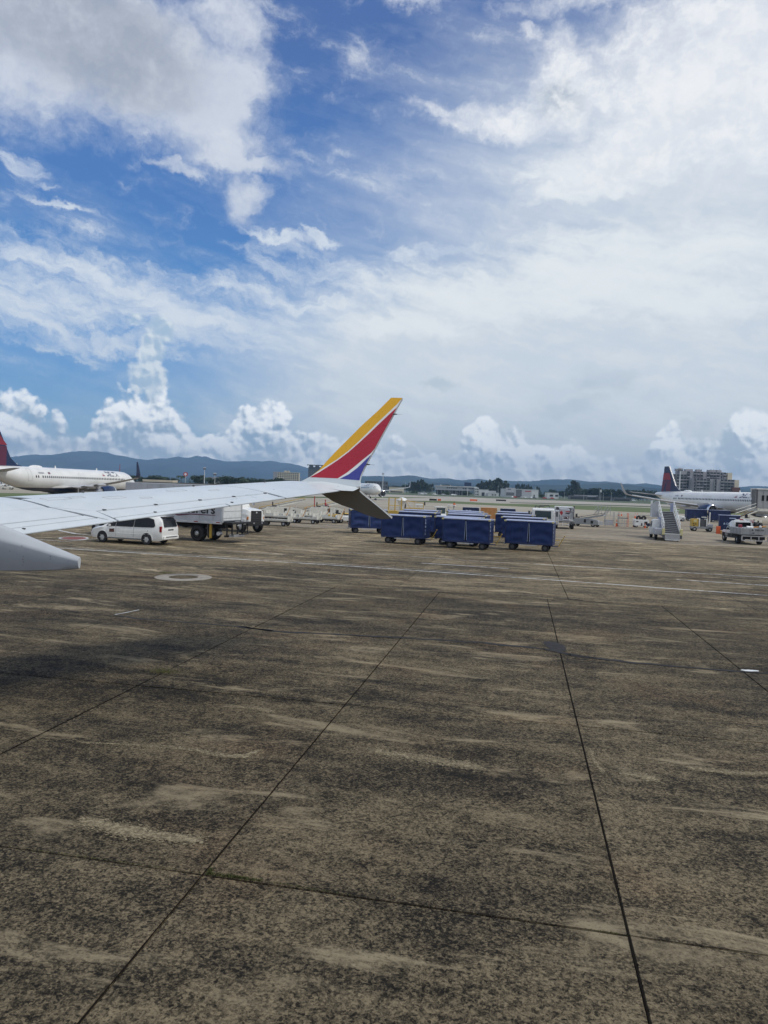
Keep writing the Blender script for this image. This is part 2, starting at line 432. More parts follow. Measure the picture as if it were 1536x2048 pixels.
# ================================================================ mesh helpers
class MB:
    def __init__(self): self.v, self.f = [], []
    def add(self, vs, fs):
        k = len(self.v)
        self.v += [tuple(p) for p in vs]
        self.f += [tuple(i + k for i in f) for f in fs]
        return self
    def box(self, c, s, rz=0.0, ry=0.0, rx=0.0):
        m = Matrix.Rotation(rz, 3, 'Z') @ Matrix.Rotation(ry, 3, 'Y') @ Matrix.Rotation(rx, 3, 'X')
        vs = []
        for x in (-.5, .5):
            for y in (-.5, .5):
                for z in (-.5, .5):
                    p = m @ Vector((x * s[0], y * s[1], z * s[2]))
                    vs.append((p.x + c[0], p.y + c[1], p.z + c[2]))
        return self.add(vs, [(0, 1, 3, 2), (4, 6, 7, 5), (0, 4, 5, 1), (2, 3, 7, 6), (0, 2, 6, 4), (1, 5, 7, 3)])
    def b2(self, lo, hi):
        return self.box([(a + b) / 2 for a, b in zip(lo, hi)], [b - a for a, b in zip(lo, hi)])
    def tube(self, a, b, r, r2=None, n=8, cap=True):
        a, b = Vector(a), Vector(b); d = (b - a)
        q = d.to_track_quat('Z', 'Y'); r2 = r if r2 is None else r2
        vs = []
        for p, rr in ((a, r), (b, r2)):
            for i in range(n):
                t = 2 * math.pi * i / n
                vs.append(p + q @ Vector((rr * math.cos(t), rr * math.sin(t), 0)))
        fs = [(i, (i + 1) % n, n + (i + 1) % n, n + i) for i in range(n)]
        if cap: fs += [tuple(range(n))[::-1], tuple(range(n, 2 * n))]
        return self.add(vs, fs)
    def path(self, pts, r, n=6):
        for a, b in zip(pts[:-1], pts[1:]): self.tube(a, b, r, n=n)
        return self
    def loft(self, rings, cap=True, closed=True):
        n = len(rings[0]); vs = [p for r in rings for p in r]; fs = []
        for k in range(len(rings) - 1):
            for i in range(n if closed else n - 1):
                j = (i + 1) % n
                fs.append((k * n + i, k * n + j, (k + 1) * n + j, (k + 1) * n + i))
        if cap: fs += [tuple(range(n))[::-1], tuple((len(rings) - 1) * n + i for i in range(n))]
        return self.add(vs, fs)
    def prism(self, poly, off):
        """poly: 3-D outline, off: thickness vector"""
        n = len(poly); o = Vector(off)
        vs = [Vector(p) for p in poly] + [Vector(p) + o for p in poly]
        return self.add(vs, [tuple(range(n))[::-1], tuple(range(n, 2 * n))] + [(i, (i + 1) % n, n + (i + 1) % n, n + i) for i in range(n)])
    def lathe(self, prof, c=(0, 0, 0), axis='Z', n=24, cap=False):
        rings = []
        for r, h in prof:
            ring = []
            for i in range(n):
                t = 2 * math.pi * i / n
                a, b = r * math.cos(t), r * math.sin(t)
                p = (a, b, h) if axis == 'Z' else ((h, a, b) if axis == 'X' else (a, h, b))
                ring.append((p[0] + c[0], p[1] + c[1], p[2] + c[2]))
            rings.append(ring)
        return self.loft(rings, cap=cap)
    def build(self, name, mat, parent=None, smooth=False, bevel=0.0, loc=None):
        me = bpy.data.meshes.new(name)
        me.from_pydata(self.v, [], self.f)
        if bevel or True:
            bm = bmesh.new(); bm.from_mesh(me)
            bmesh.ops.recalc_face_normals(bm, faces=bm.faces)
            if bevel:
                es = [e for e in bm.edges if len(e.link_faces) == 2 and e.calc_face_angle(0) > 0.6]
                bmesh.ops.bevel(bm, geom=es, offset=bevel, segments=2, affect='EDGES', profile=0.6, clamp_overlap=True)
            bm.to_mesh(me); bm.free()
        if smooth:
            me.shade_smooth()
            me.set_sharp_from_angle(angle=R(smooth if smooth is not True else 40))
        for m_ in (mat if isinstance(mat, (list, tuple)) else [mat]):
            me.materials.append(M[m_] if isinstance(m_, str) else m_)
        o = bpy.data.objects.new(name, me)
        COL.objects.link(o)
        if parent is not None: o.parent = parent
        if loc is not None: o.location = loc
        return o

def tag(o, label=None, cat=None, group=None, kind=None):
    if label: o['label'] = label
    if cat: o['category'] = cat
    if group: o['group'] = group
    if kind: o['kind'] = kind
    return o
def thing(name, label, cat, loc=(0, 0, 0), rz=0.0, group=None):
    o = bpy.data.objects.new(name, None)
    o.empty_display_size = 0.3
    COL.objects.link(o); o.location = loc; o.rotation_euler = (0, 0, rz)
    return tag(o, label, cat, group)
def kids(o): return [c for c in list(COL.objects) if c.parent == o]
_KIDS = {}
def dup(root, label, loc=None, rz=None, group=None):
    def cp(o, parent):
        c = o.copy(); COL.objects.link(c); c.parent = parent
        for ch in kids_of(o): cp(ch, c)
        return c
    c = cp(root, None)
    if loc is not None: c.location = loc
    if rz is not None: c.rotation_euler = (0, 0, rz)
    c['label'] = label
    if group: c['group'] = group
    return c
def kids_of(o): return list(o.children)
def heading(az_deg):
    """z rotation that turns local +x to the compass-like azimuth (0 = straight ahead, 90 = right)"""
    return R(90 - az_deg)

def text_mesh(body, size, depth=0.01, shear=0.0, bold=0.0):
    cu = bpy.data.curves.new('txt', 'FONT'); cu.body = body; cu.size = size; cu.extrude = depth; cu.shear = shear; cu.offset = bold
    cu.resolution_u = 4
    o = bpy.data.objects.new('txt', cu); COL.objects.link(o)
    dg = bpy.context.evaluated_depsgraph_get()
    me = bpy.data.meshes.new_from_object(o.evaluated_get(dg))
    bpy.data.objects.remove(o); bpy.data.curves.remove(cu)
    vs = [tuple(v.co) for v in me.vertices]; fs = [tuple(p.vertices) for p in me.polygons]
    bpy.data.meshes.remove(me)
    return vs, fs
def flat_text(name, body, size, mat, parent, origin, xdir, ydir, depth=0.01, shear=0.0, bold=0.0, sx=1.0):
    vs, fs = text_mesh(body, size, depth, shear, bold)
    xd, yd = Vector(xdir).normalized(), Vector(ydir).normalized(); zd = xd.cross(yd)
    O = Vector(origin)
    b = MB().add([O + xd * (v[0] * sx) + yd * v[1] + zd * v[2] for v in vs], fs)
    return b.build(name, mat, parent)

def wheel(parent, c, r=0.33, w=0.22, axis='Y', hub='steel', n=18):
    """tyre with rim as sub-part; axis = axle direction"""
    prof = [(r * 0.55, -w / 2), (r * 0.92, -w / 2), (r, -w * 0.3), (r, w * 0.3), (r * 0.92, w / 2), (r * 0.55, w / 2)]
    t = MB().lathe(prof, (0, 0, 0), axis, n).build('wheel', 'black', parent, smooth=True, loc=c)
    h = MB().lathe([(0.01, -w * 0.42), (r * 0.2, -w * 0.45), (r * 0.57, -w * 0.3), (r * 0.57, w * 0.3), (r * 0.2, w * 0.45), (0.01, w * 0.42)], (0, 0, 0), axis, 12).build('rim', hub, t, smooth=True)
    return t

# ================================================================ ground
def conc_mat(name='worn_concrete', far=False, tone=1.0):
    m, n, b = new_mat(name)
    g = n.node('ShaderNodeNewGeometry')
    P = X(n, g.outputs['Position'])
    ca, sa = math.cos(R(106)), math.sin(R(106))
    # rotate so that x runs along the wear direction (roughly across the view)
    mp = n.node('ShaderNodeMapping', vector_type='POINT'); n.put(mp.inputs[0], P)
    mp.inputs['Rotation'].default_value = (0, 0, R(14))
    Q = X(n, mp.outputs[0])
    blot = n.noise(n.vm('MULTIPLY', Q, (0.30, 0.80, 1)), 1.0, 7, 0.68, 0.4)
    blot2 = n.noise(n.vm('MULTIPLY', Q, (0.10, 0.22, 1)), 1.0, 5, 0.6, 0.3)
    mid = n.noise(Q, 3.2, 6, 0.72, 0.6)
    grain = n.noise(Q, 19.0, 6, 0.80, 0.8)
    peb = n.voro(Q, 30.0, 'F1', 0, 1.5, 0.6)
    wet = n.ss(blot * 0.62 + blot2 * 0.50 + (mid - 0.5) * 0.34, 0.40, 0.72)
    cell = n.sep(n.voro(n.vm('ADD', Q, n.vm('SCALE', n.noise(Q, 9.0, 2, 0.5, color=True), scale=0.05)), 46.0, 'F1', 0, 0, 0.5, out='Color'))[0]
    cell2 = n.sep(n.voro(Q, 19.0, 'F1', 0, 0, 0.5, out='Color'))[1]
    fineg = n.noise(Q, 75.0, 3, 0.7)
    soft = n.noise(n.vm('MULTIPLY', Q, (0.5, 1.7, 1)), 1.0, 5, 0.6, 0.2)
    g = (grain - 0.5) * 1.1 + (peb - 0.42) * 0.25 + (mid - 0.5) * 0.26 + (wet - 0.5) * 0.44 + (soft - 0.5) * 0.85 + (cell - 0.5) * 0.55 + (cell2 - 0.5) * 0.30 + (fineg - 0.5) * 1.1
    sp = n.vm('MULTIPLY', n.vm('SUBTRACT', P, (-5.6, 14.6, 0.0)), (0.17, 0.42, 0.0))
    stain_shade = n.ss(n.vm('LENGTH', sp) + (blot2 - 0.5) * 1.3 + (blot - 0.5) * 0.8, 1.15, 0.35, 0.0, 0.20)  # dark ellipse: staining, with the wing's shadow put into the colour too
    f = n.ss(g - stain_shade, -0.34, 0.98)
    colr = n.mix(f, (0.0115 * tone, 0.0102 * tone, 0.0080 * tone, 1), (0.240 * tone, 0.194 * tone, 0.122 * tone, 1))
    # pale rubbed patches and reddish tint here and there
    pale = n.ss(n.noise(n.vm('MULTIPLY', Q, (0.26, 0.95, 1)), 1.2, 8, 0.68, 0.7), 0.545, 0.68, 0, 0.85) * n.ss(grain + (peb - .4) * .3, 0.36, 0.62, 0.25, 1.0)
    colr = n.mix(pale, colr, (0.29 * tone, 0.240 * tone, 0.155 * tone, 1))
    warm = n.ss(n.noise(Q, 0.35, 4, 0.6), 0.5, 0.7, 0, 0.35)
    colr = n.mix(warm, colr, n.vm('MULTIPLY', colr, (1.18, 0.96, 0.86)))
    oi = n.node('ShaderNodeObjectInfo')
    colr = n.vm('SCALE', colr, scale=n.lin(X(n, oi.outputs['Random']), 0, 1, 0.84, 1.12))
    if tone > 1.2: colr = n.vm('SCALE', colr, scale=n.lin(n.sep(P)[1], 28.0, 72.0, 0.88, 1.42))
    n.put(b.inputs['Base Color'], colr)
    b.inputs['Specular IOR Level'].default_value = 0.12
    n.put(b.inputs['Roughness'], n.lin(wet, 0, 1, 0.78, 0.95))
    bn = n.node('ShaderNodeBump'); bn.inputs['Strength'].default_value = 0.55; bn.inputs['Distance'].default_value = 0.006
    n.put(bn.inputs['Height'], grain + peb * 0.5)
    n.t.links.new(bn.outputs[0], b.inputs['Normal'])
    return m
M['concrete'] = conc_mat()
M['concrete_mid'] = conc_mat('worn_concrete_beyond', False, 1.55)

def apron_mat():
    m, n, b = new_mat('apron_far')
    g = n.node('ShaderNodeNewGeometry'); P = X(n, g.outputs['Position'])
    mp = n.node('ShaderNodeMapping', vector_type='POINT'); n.put(mp.inputs[0], P)
    mp.inputs['Rotation'].default_value = (0, 0, R(16))
    Q = X(n, mp.outputs[0])
    y = n.sep(P)[1]
    st = n.noise(n.vm('MULTIPLY', Q, (0.035, 0.16, 1)), 1.0, 6, 0.65, 0.5)
    st2 = n.noise(n.vm('MULTIPLY', Q, (0.09, 0.9, 1)), 1.0, 5, 0.7)
    mid = n.noise(Q, 1.3, 7, 0.75)
    f = n.ss(st * 0.7 + st2 * 0.3 + (mid - 0.5) * 0.5, 0.36, 0.64)
    c = n.mix(f, (0.155, 0.133, 0.102, 1), (0.345, 0.292, 0.212, 1))
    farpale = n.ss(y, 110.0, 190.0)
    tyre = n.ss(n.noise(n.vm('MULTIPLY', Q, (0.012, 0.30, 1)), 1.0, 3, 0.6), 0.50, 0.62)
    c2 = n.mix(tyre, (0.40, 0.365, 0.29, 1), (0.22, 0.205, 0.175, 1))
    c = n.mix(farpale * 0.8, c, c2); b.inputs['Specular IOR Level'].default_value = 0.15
    n.put(b.inputs['Base Color'], c); b.inputs['Roughness'].default_value = 0.85
    return m
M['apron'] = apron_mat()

def grass_mat(name, a, bb):
    m, n, b = new_mat(name)
    g = n.node('ShaderNodeNewGeometry'); P = X(n, g.outputs['Position'])
    f = n.noise(n.vm('MULTIPLY', P, (0.02, 0.12, 1)), 1.0, 6, 0.7)
    n.put(b.inputs['Base Color'], n.mix(n.ss(f, 0.35, 0.65), a, bb)); b.inputs['Roughness'].default_value = 0.95
    return m
M['grass'] = grass_mat('mown_grass', (0.070, 0.098, 0.028, 1), (0.115, 0.150, 0.045, 1))
M['grass_far'] = grass_mat('far_grass', (0.050, 0.075, 0.035, 1), (0.085, 0.105, 0.050, 1))
M['land'] = grass_mat('far_land', (0.045, 0.062, 0.030, 1), (0.075, 0.085, 0.050, 1))
M['runway'] = paint('runway_concrete', (0.36, 0.33, 0.28), 0.85, var=0.18, scale=0.02)
M['line'] = None

def line_mat(name, c, wear=0.45):
    m, n, b = new_mat(name)
    g = n.node('ShaderNodeNewGeometry'); P = X(n, g.outputs['Position'])
    f = n.noise(P, 3.0, 7, 0.75)
    f2 = n.noise(P, 0.4, 3, 0.6)
    w = n.ss(f + (f2 - 0.5) * 0.6, 0.46, 0.60, 0, wear)
    n.put(b.inputs['Base Color'], n.mix(w, c, (0.13, 0.115, 0.095, 1))); b.inputs['Roughness'].default_value = 0.8
    return m
M['line'] = line_mat('worn_white_line', (0.62, 0.63, 0.62, 1), 0.8)
M['line_faint'] = line_mat('faint_white_line', (0.42, 0.41, 0.37, 1), 0.9)
M['redline'] = line_mat('worn_red_paint', (0.24, 0.07, 0.06, 1), 0.6)

GA = R(10.7)
gc, gs = math.cos(GA), math.sin(GA)
def uv(u, v, z=0.0): return Vector((u * gc + v * gs, -u * gs + v * gc, z))
def to_uv(p): return p.x * gc - p.y * gs, p.x * gs + p.y * gc

# base earth under everything (reaches the horizon)
MB().box((0, 9000, -0.58), (60000, 30000, 1.0)).build('ground', 'land').__setitem__('kind', 'structure')
joint_bed = MB()
joint_bed.prism([uv(-21, -12, -0.075), uv(21, -12, -0.075), uv(21, 29.45, -0.075), uv(-21, 29.45, -0.075)], (0, 0, 0.025))
o = joint_bed.build('joint_bed', paint('joint_dirt', (0.035, 0.03, 0.024), 0.95)); tag(o, kind='structure')

pav = tag(bpy.data.objects.new('pavement', None), kind='structure'); COL.objects.link(pav)
rnd = random.Random(7)
u_br = [1.15 + 4.27 * k for k in range(-5, 5)]
v_br = [-11.6, -5.4, 0.8, 7.0, 13.25, 19.46, 29.3]
def edge_wob(t, seed, amp):
    return amp * (mnoise.noise(Vector((t * 2.3, seed * 7.7, 0))) + 0.6 * mnoise.noise(Vector((t * 7.0, seed * 3.1, 5))))
def slab(u0, u1, v0, v1, mat='concrete', gap=0.010, wob=None, zoff=0.0, name='slab'):
    """one cast slab; edges run along slightly uneven joints, top edge worn round"""
    wob = wob or {}
    N = 40
    def border(g, z):
        pts = []
        for i in range(N):
            t = u0 + (u1 - u0) * i / N; pts.append((t, v0 + g + edge_wob(t, round(v0), wob.get(round(v0, 1), 0.004))))
        for i in range(N):
            t = v0 + (v1 - v0) * i / N; pts.append((u1 - g + edge_wob(t, round(u1 * 3), 0.004), t))
        for i in range(N):
            t = u1 + (u0 - u1) * i / N; pts.append((t, v1 - g + edge_wob(t, round(v1) + (37 if wob.get(round(v1, 1), 0) > .01 else 0), wob.get(round(v1, 1), 0.004))))
        for i in range(N):
            t = v1 + (v0 - v1) * i / N; pts.append((u0 + g + edge_wob(t, round(u0 * 3) + 1, 0.004), t))
        out = []
        for u_, v_ in pts:
            u_ = min(max(u_, u0 + g), u1 - g) if g > gap * 1.5 else u_
            out.append(uv(u_, v_, z))
        return out
    cx_, cy_ = (u0 + u1) / 2, (v0 + v1) / 2
    rings = [border(gap, -0.06 + zoff), border(gap, -0.012 + zoff), border(gap + 0.007, zoff)]
    b = MB().loft(rings, cap=False)
    n = 4 * N; k = len(b.v) - n
    b.v.append(tuple(uv(cx_, cy_, zoff)))
    for i in range(n): b.f.append((k + i, k + (i + 1) % n, len(b.v) - 1))
    return b.build(name, mat, pav)
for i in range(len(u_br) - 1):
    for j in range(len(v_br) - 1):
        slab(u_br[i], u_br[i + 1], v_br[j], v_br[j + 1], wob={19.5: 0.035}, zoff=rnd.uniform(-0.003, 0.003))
seal_m = paint('joint_sealant', (0.012, 0.010, 0.008), 0.95)
seal_m.node_tree.nodes['Principled BSDF'].inputs['Specular IOR Level'].default_value = 0.05
def seal(u0, v0, u1, v1, w):
    n = 70; L1, L2 = [], []
    du, dv = u1 - u0, v1 - v0; l = math.hypot(du, dv); nx_, ny_ = -dv / l, du / l
    for i in range(n + 1):
        t = i / n; ww = w * (.55 + .9 * abs(mnoise.noise(Vector((t * l * 1.7, u0 * 3 + v0, 1))))); off = .006 * mnoise.noise(Vector((t * l * 2.3, u0 + v0, 4)))
        L1.append(uv(u0 + du * t + nx_ * (off + ww / 2), v0 + dv * t + ny_ * (off + ww / 2), .0034)); L2.append(uv(u0 + du * t + nx_ * (off - ww / 2), v0 + dv * t + ny_ * (off - ww / 2), .0034))
    MB().add(L1 + L2, [(i, i + 1, n + 2 + i, n + 1 + i) for i in range(n)]).build('joint_sealant', seal_m, pav)
for u_ in u_br[1:-1]:
    seal(u_, .8, u_, 29.3, .019)
for v_ in (7.0, 13.25, 29.3): seal(-20, v_, 18, v_, .015)
# the next pour has wider bays
ub2 = [1.98 + 6.95 * k for k in range(-6, 7)]
for i in range(len(ub2) - 1):
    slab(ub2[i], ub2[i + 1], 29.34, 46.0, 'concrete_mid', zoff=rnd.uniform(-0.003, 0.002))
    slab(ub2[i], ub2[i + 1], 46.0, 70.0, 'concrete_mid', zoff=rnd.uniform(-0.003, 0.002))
def plate(u0, u1, v0, v1, mat, name, z=0.0):
    o = MB().prism([uv(u0, v0, z - 0.07), uv(u1, v0, z - 0.07), uv(u1, v1, z - 0.07), uv(u0, v1, z - 0.07)], (0, 0, 0.07)).build(name, mat)
    return tag(o, kind='structure')
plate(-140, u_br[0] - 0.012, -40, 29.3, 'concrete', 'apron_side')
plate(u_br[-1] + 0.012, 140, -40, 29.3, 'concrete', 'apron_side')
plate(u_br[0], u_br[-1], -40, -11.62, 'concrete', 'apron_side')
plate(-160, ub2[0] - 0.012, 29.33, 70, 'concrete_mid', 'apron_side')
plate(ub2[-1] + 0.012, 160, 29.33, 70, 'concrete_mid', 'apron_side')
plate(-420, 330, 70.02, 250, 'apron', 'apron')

def ground_poly(name, px, mat, z, kind='structure'):
    pts = [gp(x, y, z) for x, y in px]
    b = MB().prism([p - Vector((0, 0, 0.01)) for p in pts], (0, 0, 0.01))
    return tag(b.build(name, mat), kind=kind)
# far field, from near to far
MB().prism([uv(-900, 250, -0.08), uv(900, 250, -0.08), uv(900, 560, -0.08), uv(-900, 560, -0.08)], (0, 0, 0.05)).build('taxiway', 'runway').__setitem__('kind', 'structure')
ground_poly('grass', [(820, 1001.6), (900, 1002.0), (1000, 1007), (1160, 1010.8), (1340, 1017), (1600, 1026), (1700, 1034), (1380, 1027.5), (1270, 1024), (1165, 1019), (1000, 1011), (900, 1006.5), (850, 1004.2)], 'grass', 0.03)
ground_poly('grass', [(-900, 976), (0, 986), (700, 994), (780, 993.6), (860, 995.2), (870, 995.8), (800, 995.9), (700, 995), (0, 1000), (-1400, 1000)], 'grass', 0.03)
ground_poly('runway', [(1020, 1004.4), (1250, 1010.5), (1345, 1013.5), (1700, 1026), (1700, 1028), (1340, 1015.2), (1250, 1012.3), (1020, 1005.2)], 'grass_far', 0.05)
MB().prism([uv(-2500, 560, -0.08), uv(2500, 560, -0.08), uv(2500, 1600, -0.08), uv(-2500, 1600, -0.08)], (0, 0, 0.07)).build('grass', 'grass_far').__setitem__('kind', 'structure')

# painted markings
def stripe(px, w, mat='line', z=0.0085, closed=False, name='painted_line'):
    pts = [gp(x, y, z) for x, y in px]
    if closed: pts.append(pts[0])
    b = MB(); n = len(pts); L, Rr = [], []
    for i, p in enumerate(pts):
        q0, q1 = pts[max(0, i - 1)], pts[min(n - 1, i + 1)]
        if closed and i in (0, n - 1): q0, q1 = pts[-2], pts[1]
        d = (q1 - q0).normalized(); s = Vector((-d.y, d.x, 0)) * w / 2
        L.append(p + s); Rr.append(p - s)
    b.add(L + Rr, [(i, i + 1, n + i + 1, n + i) for i in range(n - 1)])
    o = b.build(name, mat); return tag(o, kind='structure')
stripe([(-300, 1066), (100, 1095), (384, 1112.5), (768, 1136.5), (1120, 1161), (1536, 1191), (1900, 1217)], 0.17)
stripe([(-300, 1063), (100, 1092.5), (384, 1110), (768, 1133.6), (1120, 1158)], 0.10, 'line_faint')
stripe([(1068, 1128), (1300, 1141), (1536, 1155), (1800, 1171)], 0.16)
stripe([(1353, 1159), (1536, 1171), (1700, 1182)], 0.15)
stripe([(843, 1126), (1018, 1137)], 0.14)
stripe([(415, 1099), (570, 1109)], 0.13, 'line_faint')
stripe([(570, 1098), (768, 1109), (980, 1124), (1068, 1128)], 0.14, 'line_faint')
stripe([(1100, 1067.5), (1200, 1072), (1292, 1076.5), (1367, 1079), (1447, 1083.5), (1600, 1092)], 0.28, 'line_faint')
stripe([(104, 1053), (110, 1057.5), (124, 1062), (150, 1067), (186, 1071)], 0.3, 'line')
stripe([(66, 1078), (100, 1080.5), (130, 1083), (160, 1080), (190, 1077.5), (230, 1074)], 0.25, 'line_faint')
stripe([(108, 1095), (60, 1091)], 0.2, 'line')
ell = [(147.5 + 28 * math.cos(t), 1076.3 + 3.3 * math.sin(t)) for t in [2 * math.pi * i / 28 for i in range(28)]]
stripe(ell, 0.16, 'line', closed=True)
pts = [gp(147.5 + (x - 147.5) * 0.92, 1076.3 + (y - 1076.3) * 0.86, 0.007) for x, y in ell]
tag(MB().add(pts, [tuple(range(len(pts)))]).build('painted_oval', 'redline'), kind='structure')
stripe([(230, 1229), (252, 1225), (278, 1219.5)], 0.05, 'line', 0.01)

# ================================================================ the wing we look along
WA = R(-70)
WF = Vector((math.sin(WA), math.cos(WA), 0)); WR = Vector((math.cos(WA), -math.sin(WA), 0))
def interp(x, xs, ys): return float(np.interp(x, xs, ys))
def zte(s): return 3.1 + .134 * (s - 8.97)
def fte(s): return 9.17 - .435 * (s - 10.7) if s > 4.2 else 9.17 + .435 * 6.5
def fle(s): return 9.92 + .52 * (14.4 - s)
def hcr(s): return interp(s, [0, 10.2, 12.4, 14.9, 16.4, 17], [.8, .42, .31, .20, .13, .12])
def gsh(c): return 1 - (1 - c / .75) ** 1.8 if c < .75 else .5 + .5 * math.sqrt(max(0, 1 - ((c - .75) / .25) ** 2))
def zup(s, c): return zte(s) + hcr(s) * gsh(c)
def zlo(s, c): return zte(s) - 0.014 + hcr(s) * (0.5 * c) - hcr(s) * 0.62 * math.sin(math.pi * max(0, (c - .16) / .84)) ** 1.3 if c < 1 else zte(s) + hcr(s) * .47
def wp(s, c, dz=0.0): return WR * s + WF * (fte(s) + c * (fle(s) - fte(s))) + Vector((0, 0, zup(s, c) + dz))
def wl(s, c): return WR * s + WF * (fte(s) + c * (fle(s) - fte(s))) + Vector((0, 0, zlo(s, c)))

wing = thing('airliner', 'airliner we look out of: pale wing with yellow, red and blue winglet', 'airliner')
M['own_blue'] = paint('fuselage_blue', (0.035, 0.05, 0.24), 0.35)
rings = []
for f, k in ((-16, .55), (-12, .9), (-8, 1), (-4, 1), (0, 1), (4, 1), (8, 1), (12, 1), (16, 1), (20, 1)):
    rings.append([WR * (-1.75 + 1.62 * k * math.cos(a)) + WF * f + Vector((0, 0, 3.45 + 1.9 * k * math.sin(a) + (1 - k) * .9)) for a in [2 * math.pi * i / 40 for i in range(40)]])
MB().loft(rings).build('fuselage', 'own_blue', wing, smooth=True)
# structure under the skin panels, coloured dark for the shade in their gaps
b = MB(); rings = []
SS = [0.0, 2, 4, 6, 8, 9, 10, 11, 12, 13, 14, 15, 15.6, 16.1, 16.45]
CC = [0, .05, .12, .2, .3, .4, .5, .6, .7, .8, .88, .94, .98, 1.0]
for s in SS:
    up = [wp(s, c, -0.016) for c in CC]; lo = [wl(s, c) for c in CC[::-1][1:]]
    rings.append(up + lo)
b.loft(rings); b.build('wing_box', 'seal', wing, smooth=True)
b = MB(); rings = []
for s in SS:
    rings.append([wl(s, c) - Vector((0, 0, 0.006)) for c in CC])
b.loft(rings, cap=False, closed=False).build('lower_skin', 'wing_under', wing, smooth=True)

def wpanel(name, A_, B_, C_, D_, mat='wing', n=14, m=8, g=0.006, parent=None):
    """skin panel; corners (s,c): A inboard aft, B outboard aft, C outboard fwd, D inboard fwd"""
    b = MB(); top = []
    for j in range(m + 1):
        row = []
        for i in range(n + 1):
            u = (g / 2.0) + (1 - g) * i / n; v = (g * 1.2) + (1 - 2.4 * g) * j / m
            s = (A_[0] * (1 - u) + B_[0] * u) * (1 - v) + (D_[0] * (1 - u) + C_[0] * u) * v
            c = (A_[1] * (1 - u) + B_[1] * u) * (1 - v) + (D_[1] * (1 - u) + C_[1] * u) * v
            row.append((s, c))
        top.append(row)
    V = [wp(s, c, 0.003) for r in top for (s, c) in r]; V2 = [wp(s, c, -0.014) for r in top for (s, c) in r]
    N1 = n + 1; tot = len(V); Fc = []
    for j in range(m):
        for i in range(n):
            Fc.append((j * N1 + i, j * N1 + i + 1, (j + 1) * N1 + i + 1, (j + 1) * N1 + i))
    edge = [(i) for i in range(N1)] + [j * N1 + n for j in range(1, m + 1)] + [m * N1 + i for i in range(n - 1, -1, -1)] + [j * N1 for j in range(m - 1, 0, -1)]
    for a, c in zip(edge, edge[1:] + edge[:1]): Fc.append((a, tot + a, tot + c, c))
    b.add(V + V2, Fc)
    return b.build(name, mat, wing if parent is None else parent, smooth=30)
# slats and leading edge
for s0, s1 in ((0, 5.5), (5.5, 8.6), (8.6, 11.3), (11.3, 14.0), (14.0, 16.2)):
    wpanel('slat', (s0, .885), (s1, .885), (s1, .999), (s0, .999), n=20, m=12, g=0.003)
# fixed skin between flap line and slats
for s0, s1, ca, cb in ((0, 5.2, .36, .36), (5.2, 8.0, .36, .335), (8.0, 10.29, .335, .33)):
    wpanel('skin_panel', (s0, ca), (s1, cb), (s1, .885), (s0, .885), n=22, m=14, g=0.0022)
wpanel('skin_panel', (10.79, .187), (14.38, .187), (14.38, .885), (10.33, .885), n=26, m=14, g=0.0022)
b_t = wpanel('skin_panel', (10.745, .0), (10.80, .0), (10.80, .187), (10.33, .33), n=4, m=8, g=0.004)
b_t = wpanel('skin_panel', (10.34, .335), (10.80, .188), (10.80, .60), (10.34, .60), n=6, m=8, g=0.0)
wpanel('skin_panel', (14.395, .0), (16.45, .0), (16.3, .885), (14.395, .885), n=16, m=14, g=0.0022)
# spoilers, flap and its aft segments
for s0, s1 in ((1.5, 4.2), (4.2, 6.4), (6.4, 8.4), (8.4, 10.31)):
    k1 = 0.0 if s1 < 10 else 0.18
    wpanel('spoiler', (s0, .150), (s1 + k1, .140), (s1, .33), (s0, .34), n=12, m=6, g=0.008)
wpanel('flap', (4.3, .082), (10.60, .078), (10.52, .134), (4.3, .144), n=20, m=5, g=0.004)
wpanel('flap', (4.3, .0), (10.74, .0), (10.63, .071), (4.3, .075), n=20, m=5, g=0.003)
# aileron and its tab
ail = wpanel('aileron', (10.82, .052), (14.33, .045), (14.33, .176), (10.80, .176), n=20, m=6, g=0.006)
wpanel('aileron', (13.05, .0), (14.36, .0), (14.34, .045), (13.05, .047), n=8, m=3, g=0.001)
wpanel('tab', (10.84, .0), (13.02, .0), (13.02, .040), (10.84, .044), n=12, m=3, g=0.004)
# trailing-edge wedge so the edge has substance
b = MB()
for s0, s1 in ((4.3, 10.73), (10.83, 13.02), (13.05, 14.36), (14.4, 16.4)):
    r = [[wp(s, 0, 0.002), wp(s, 0, -0.012), wp(s, .03, -0.022), wp(s, .03, -0.002)] for s in np.linspace(s0, s1, 8)]
    b.loft(r)
b.build('trailing_edge', 'wing', wing)
# small hatches, fastener rows, hinge blisters
for s, c, w, h_ in ((11.5, .42, .32, .07), (11.05, .52, .22, .05), (12.0, .36, .2, .03), (12.9, .52, .34, .06), (10.6, .5, .4, .08), (13.6, .44, .18, .04)):
    p = [wp(s, c, .0045), wp(s + w, c, .0045), wp(s + w, c + h_, .0045), wp(s, c + h_, .0045)]
    b = MB()
    for a, d in zip(p, p[1:] + p[:1]): b.tube(a, d, 0.0035, n=4)
    tag(b.build('hatch_outline', 'lgrey', wing), kind='stuff')
b = MB(); rr = random.Random(3)
for s in np.arange(9.3, 16.2, 0.045):
    for c in (.20, .345, .60, .87):
        if c == .20 and s < 10.9: continue
        if c == .345 and s > 10.2: continue
        p = wp(s, c, 0.004); b.tube(p, p + Vector((0, 0, .0015)), 0.006, n=5)
for s in (9.9, 11.0, 12.15, 13.3, 14.45, 15.3):
    for c in np.arange(.22, .86, .022):
        p = wp(s, c, 0.004); b.tube(p, p + Vector((0, 0, .0015)), 0.006, n=5)
tag(b.build('fastener', 'lgrey', wing), kind='stuff')
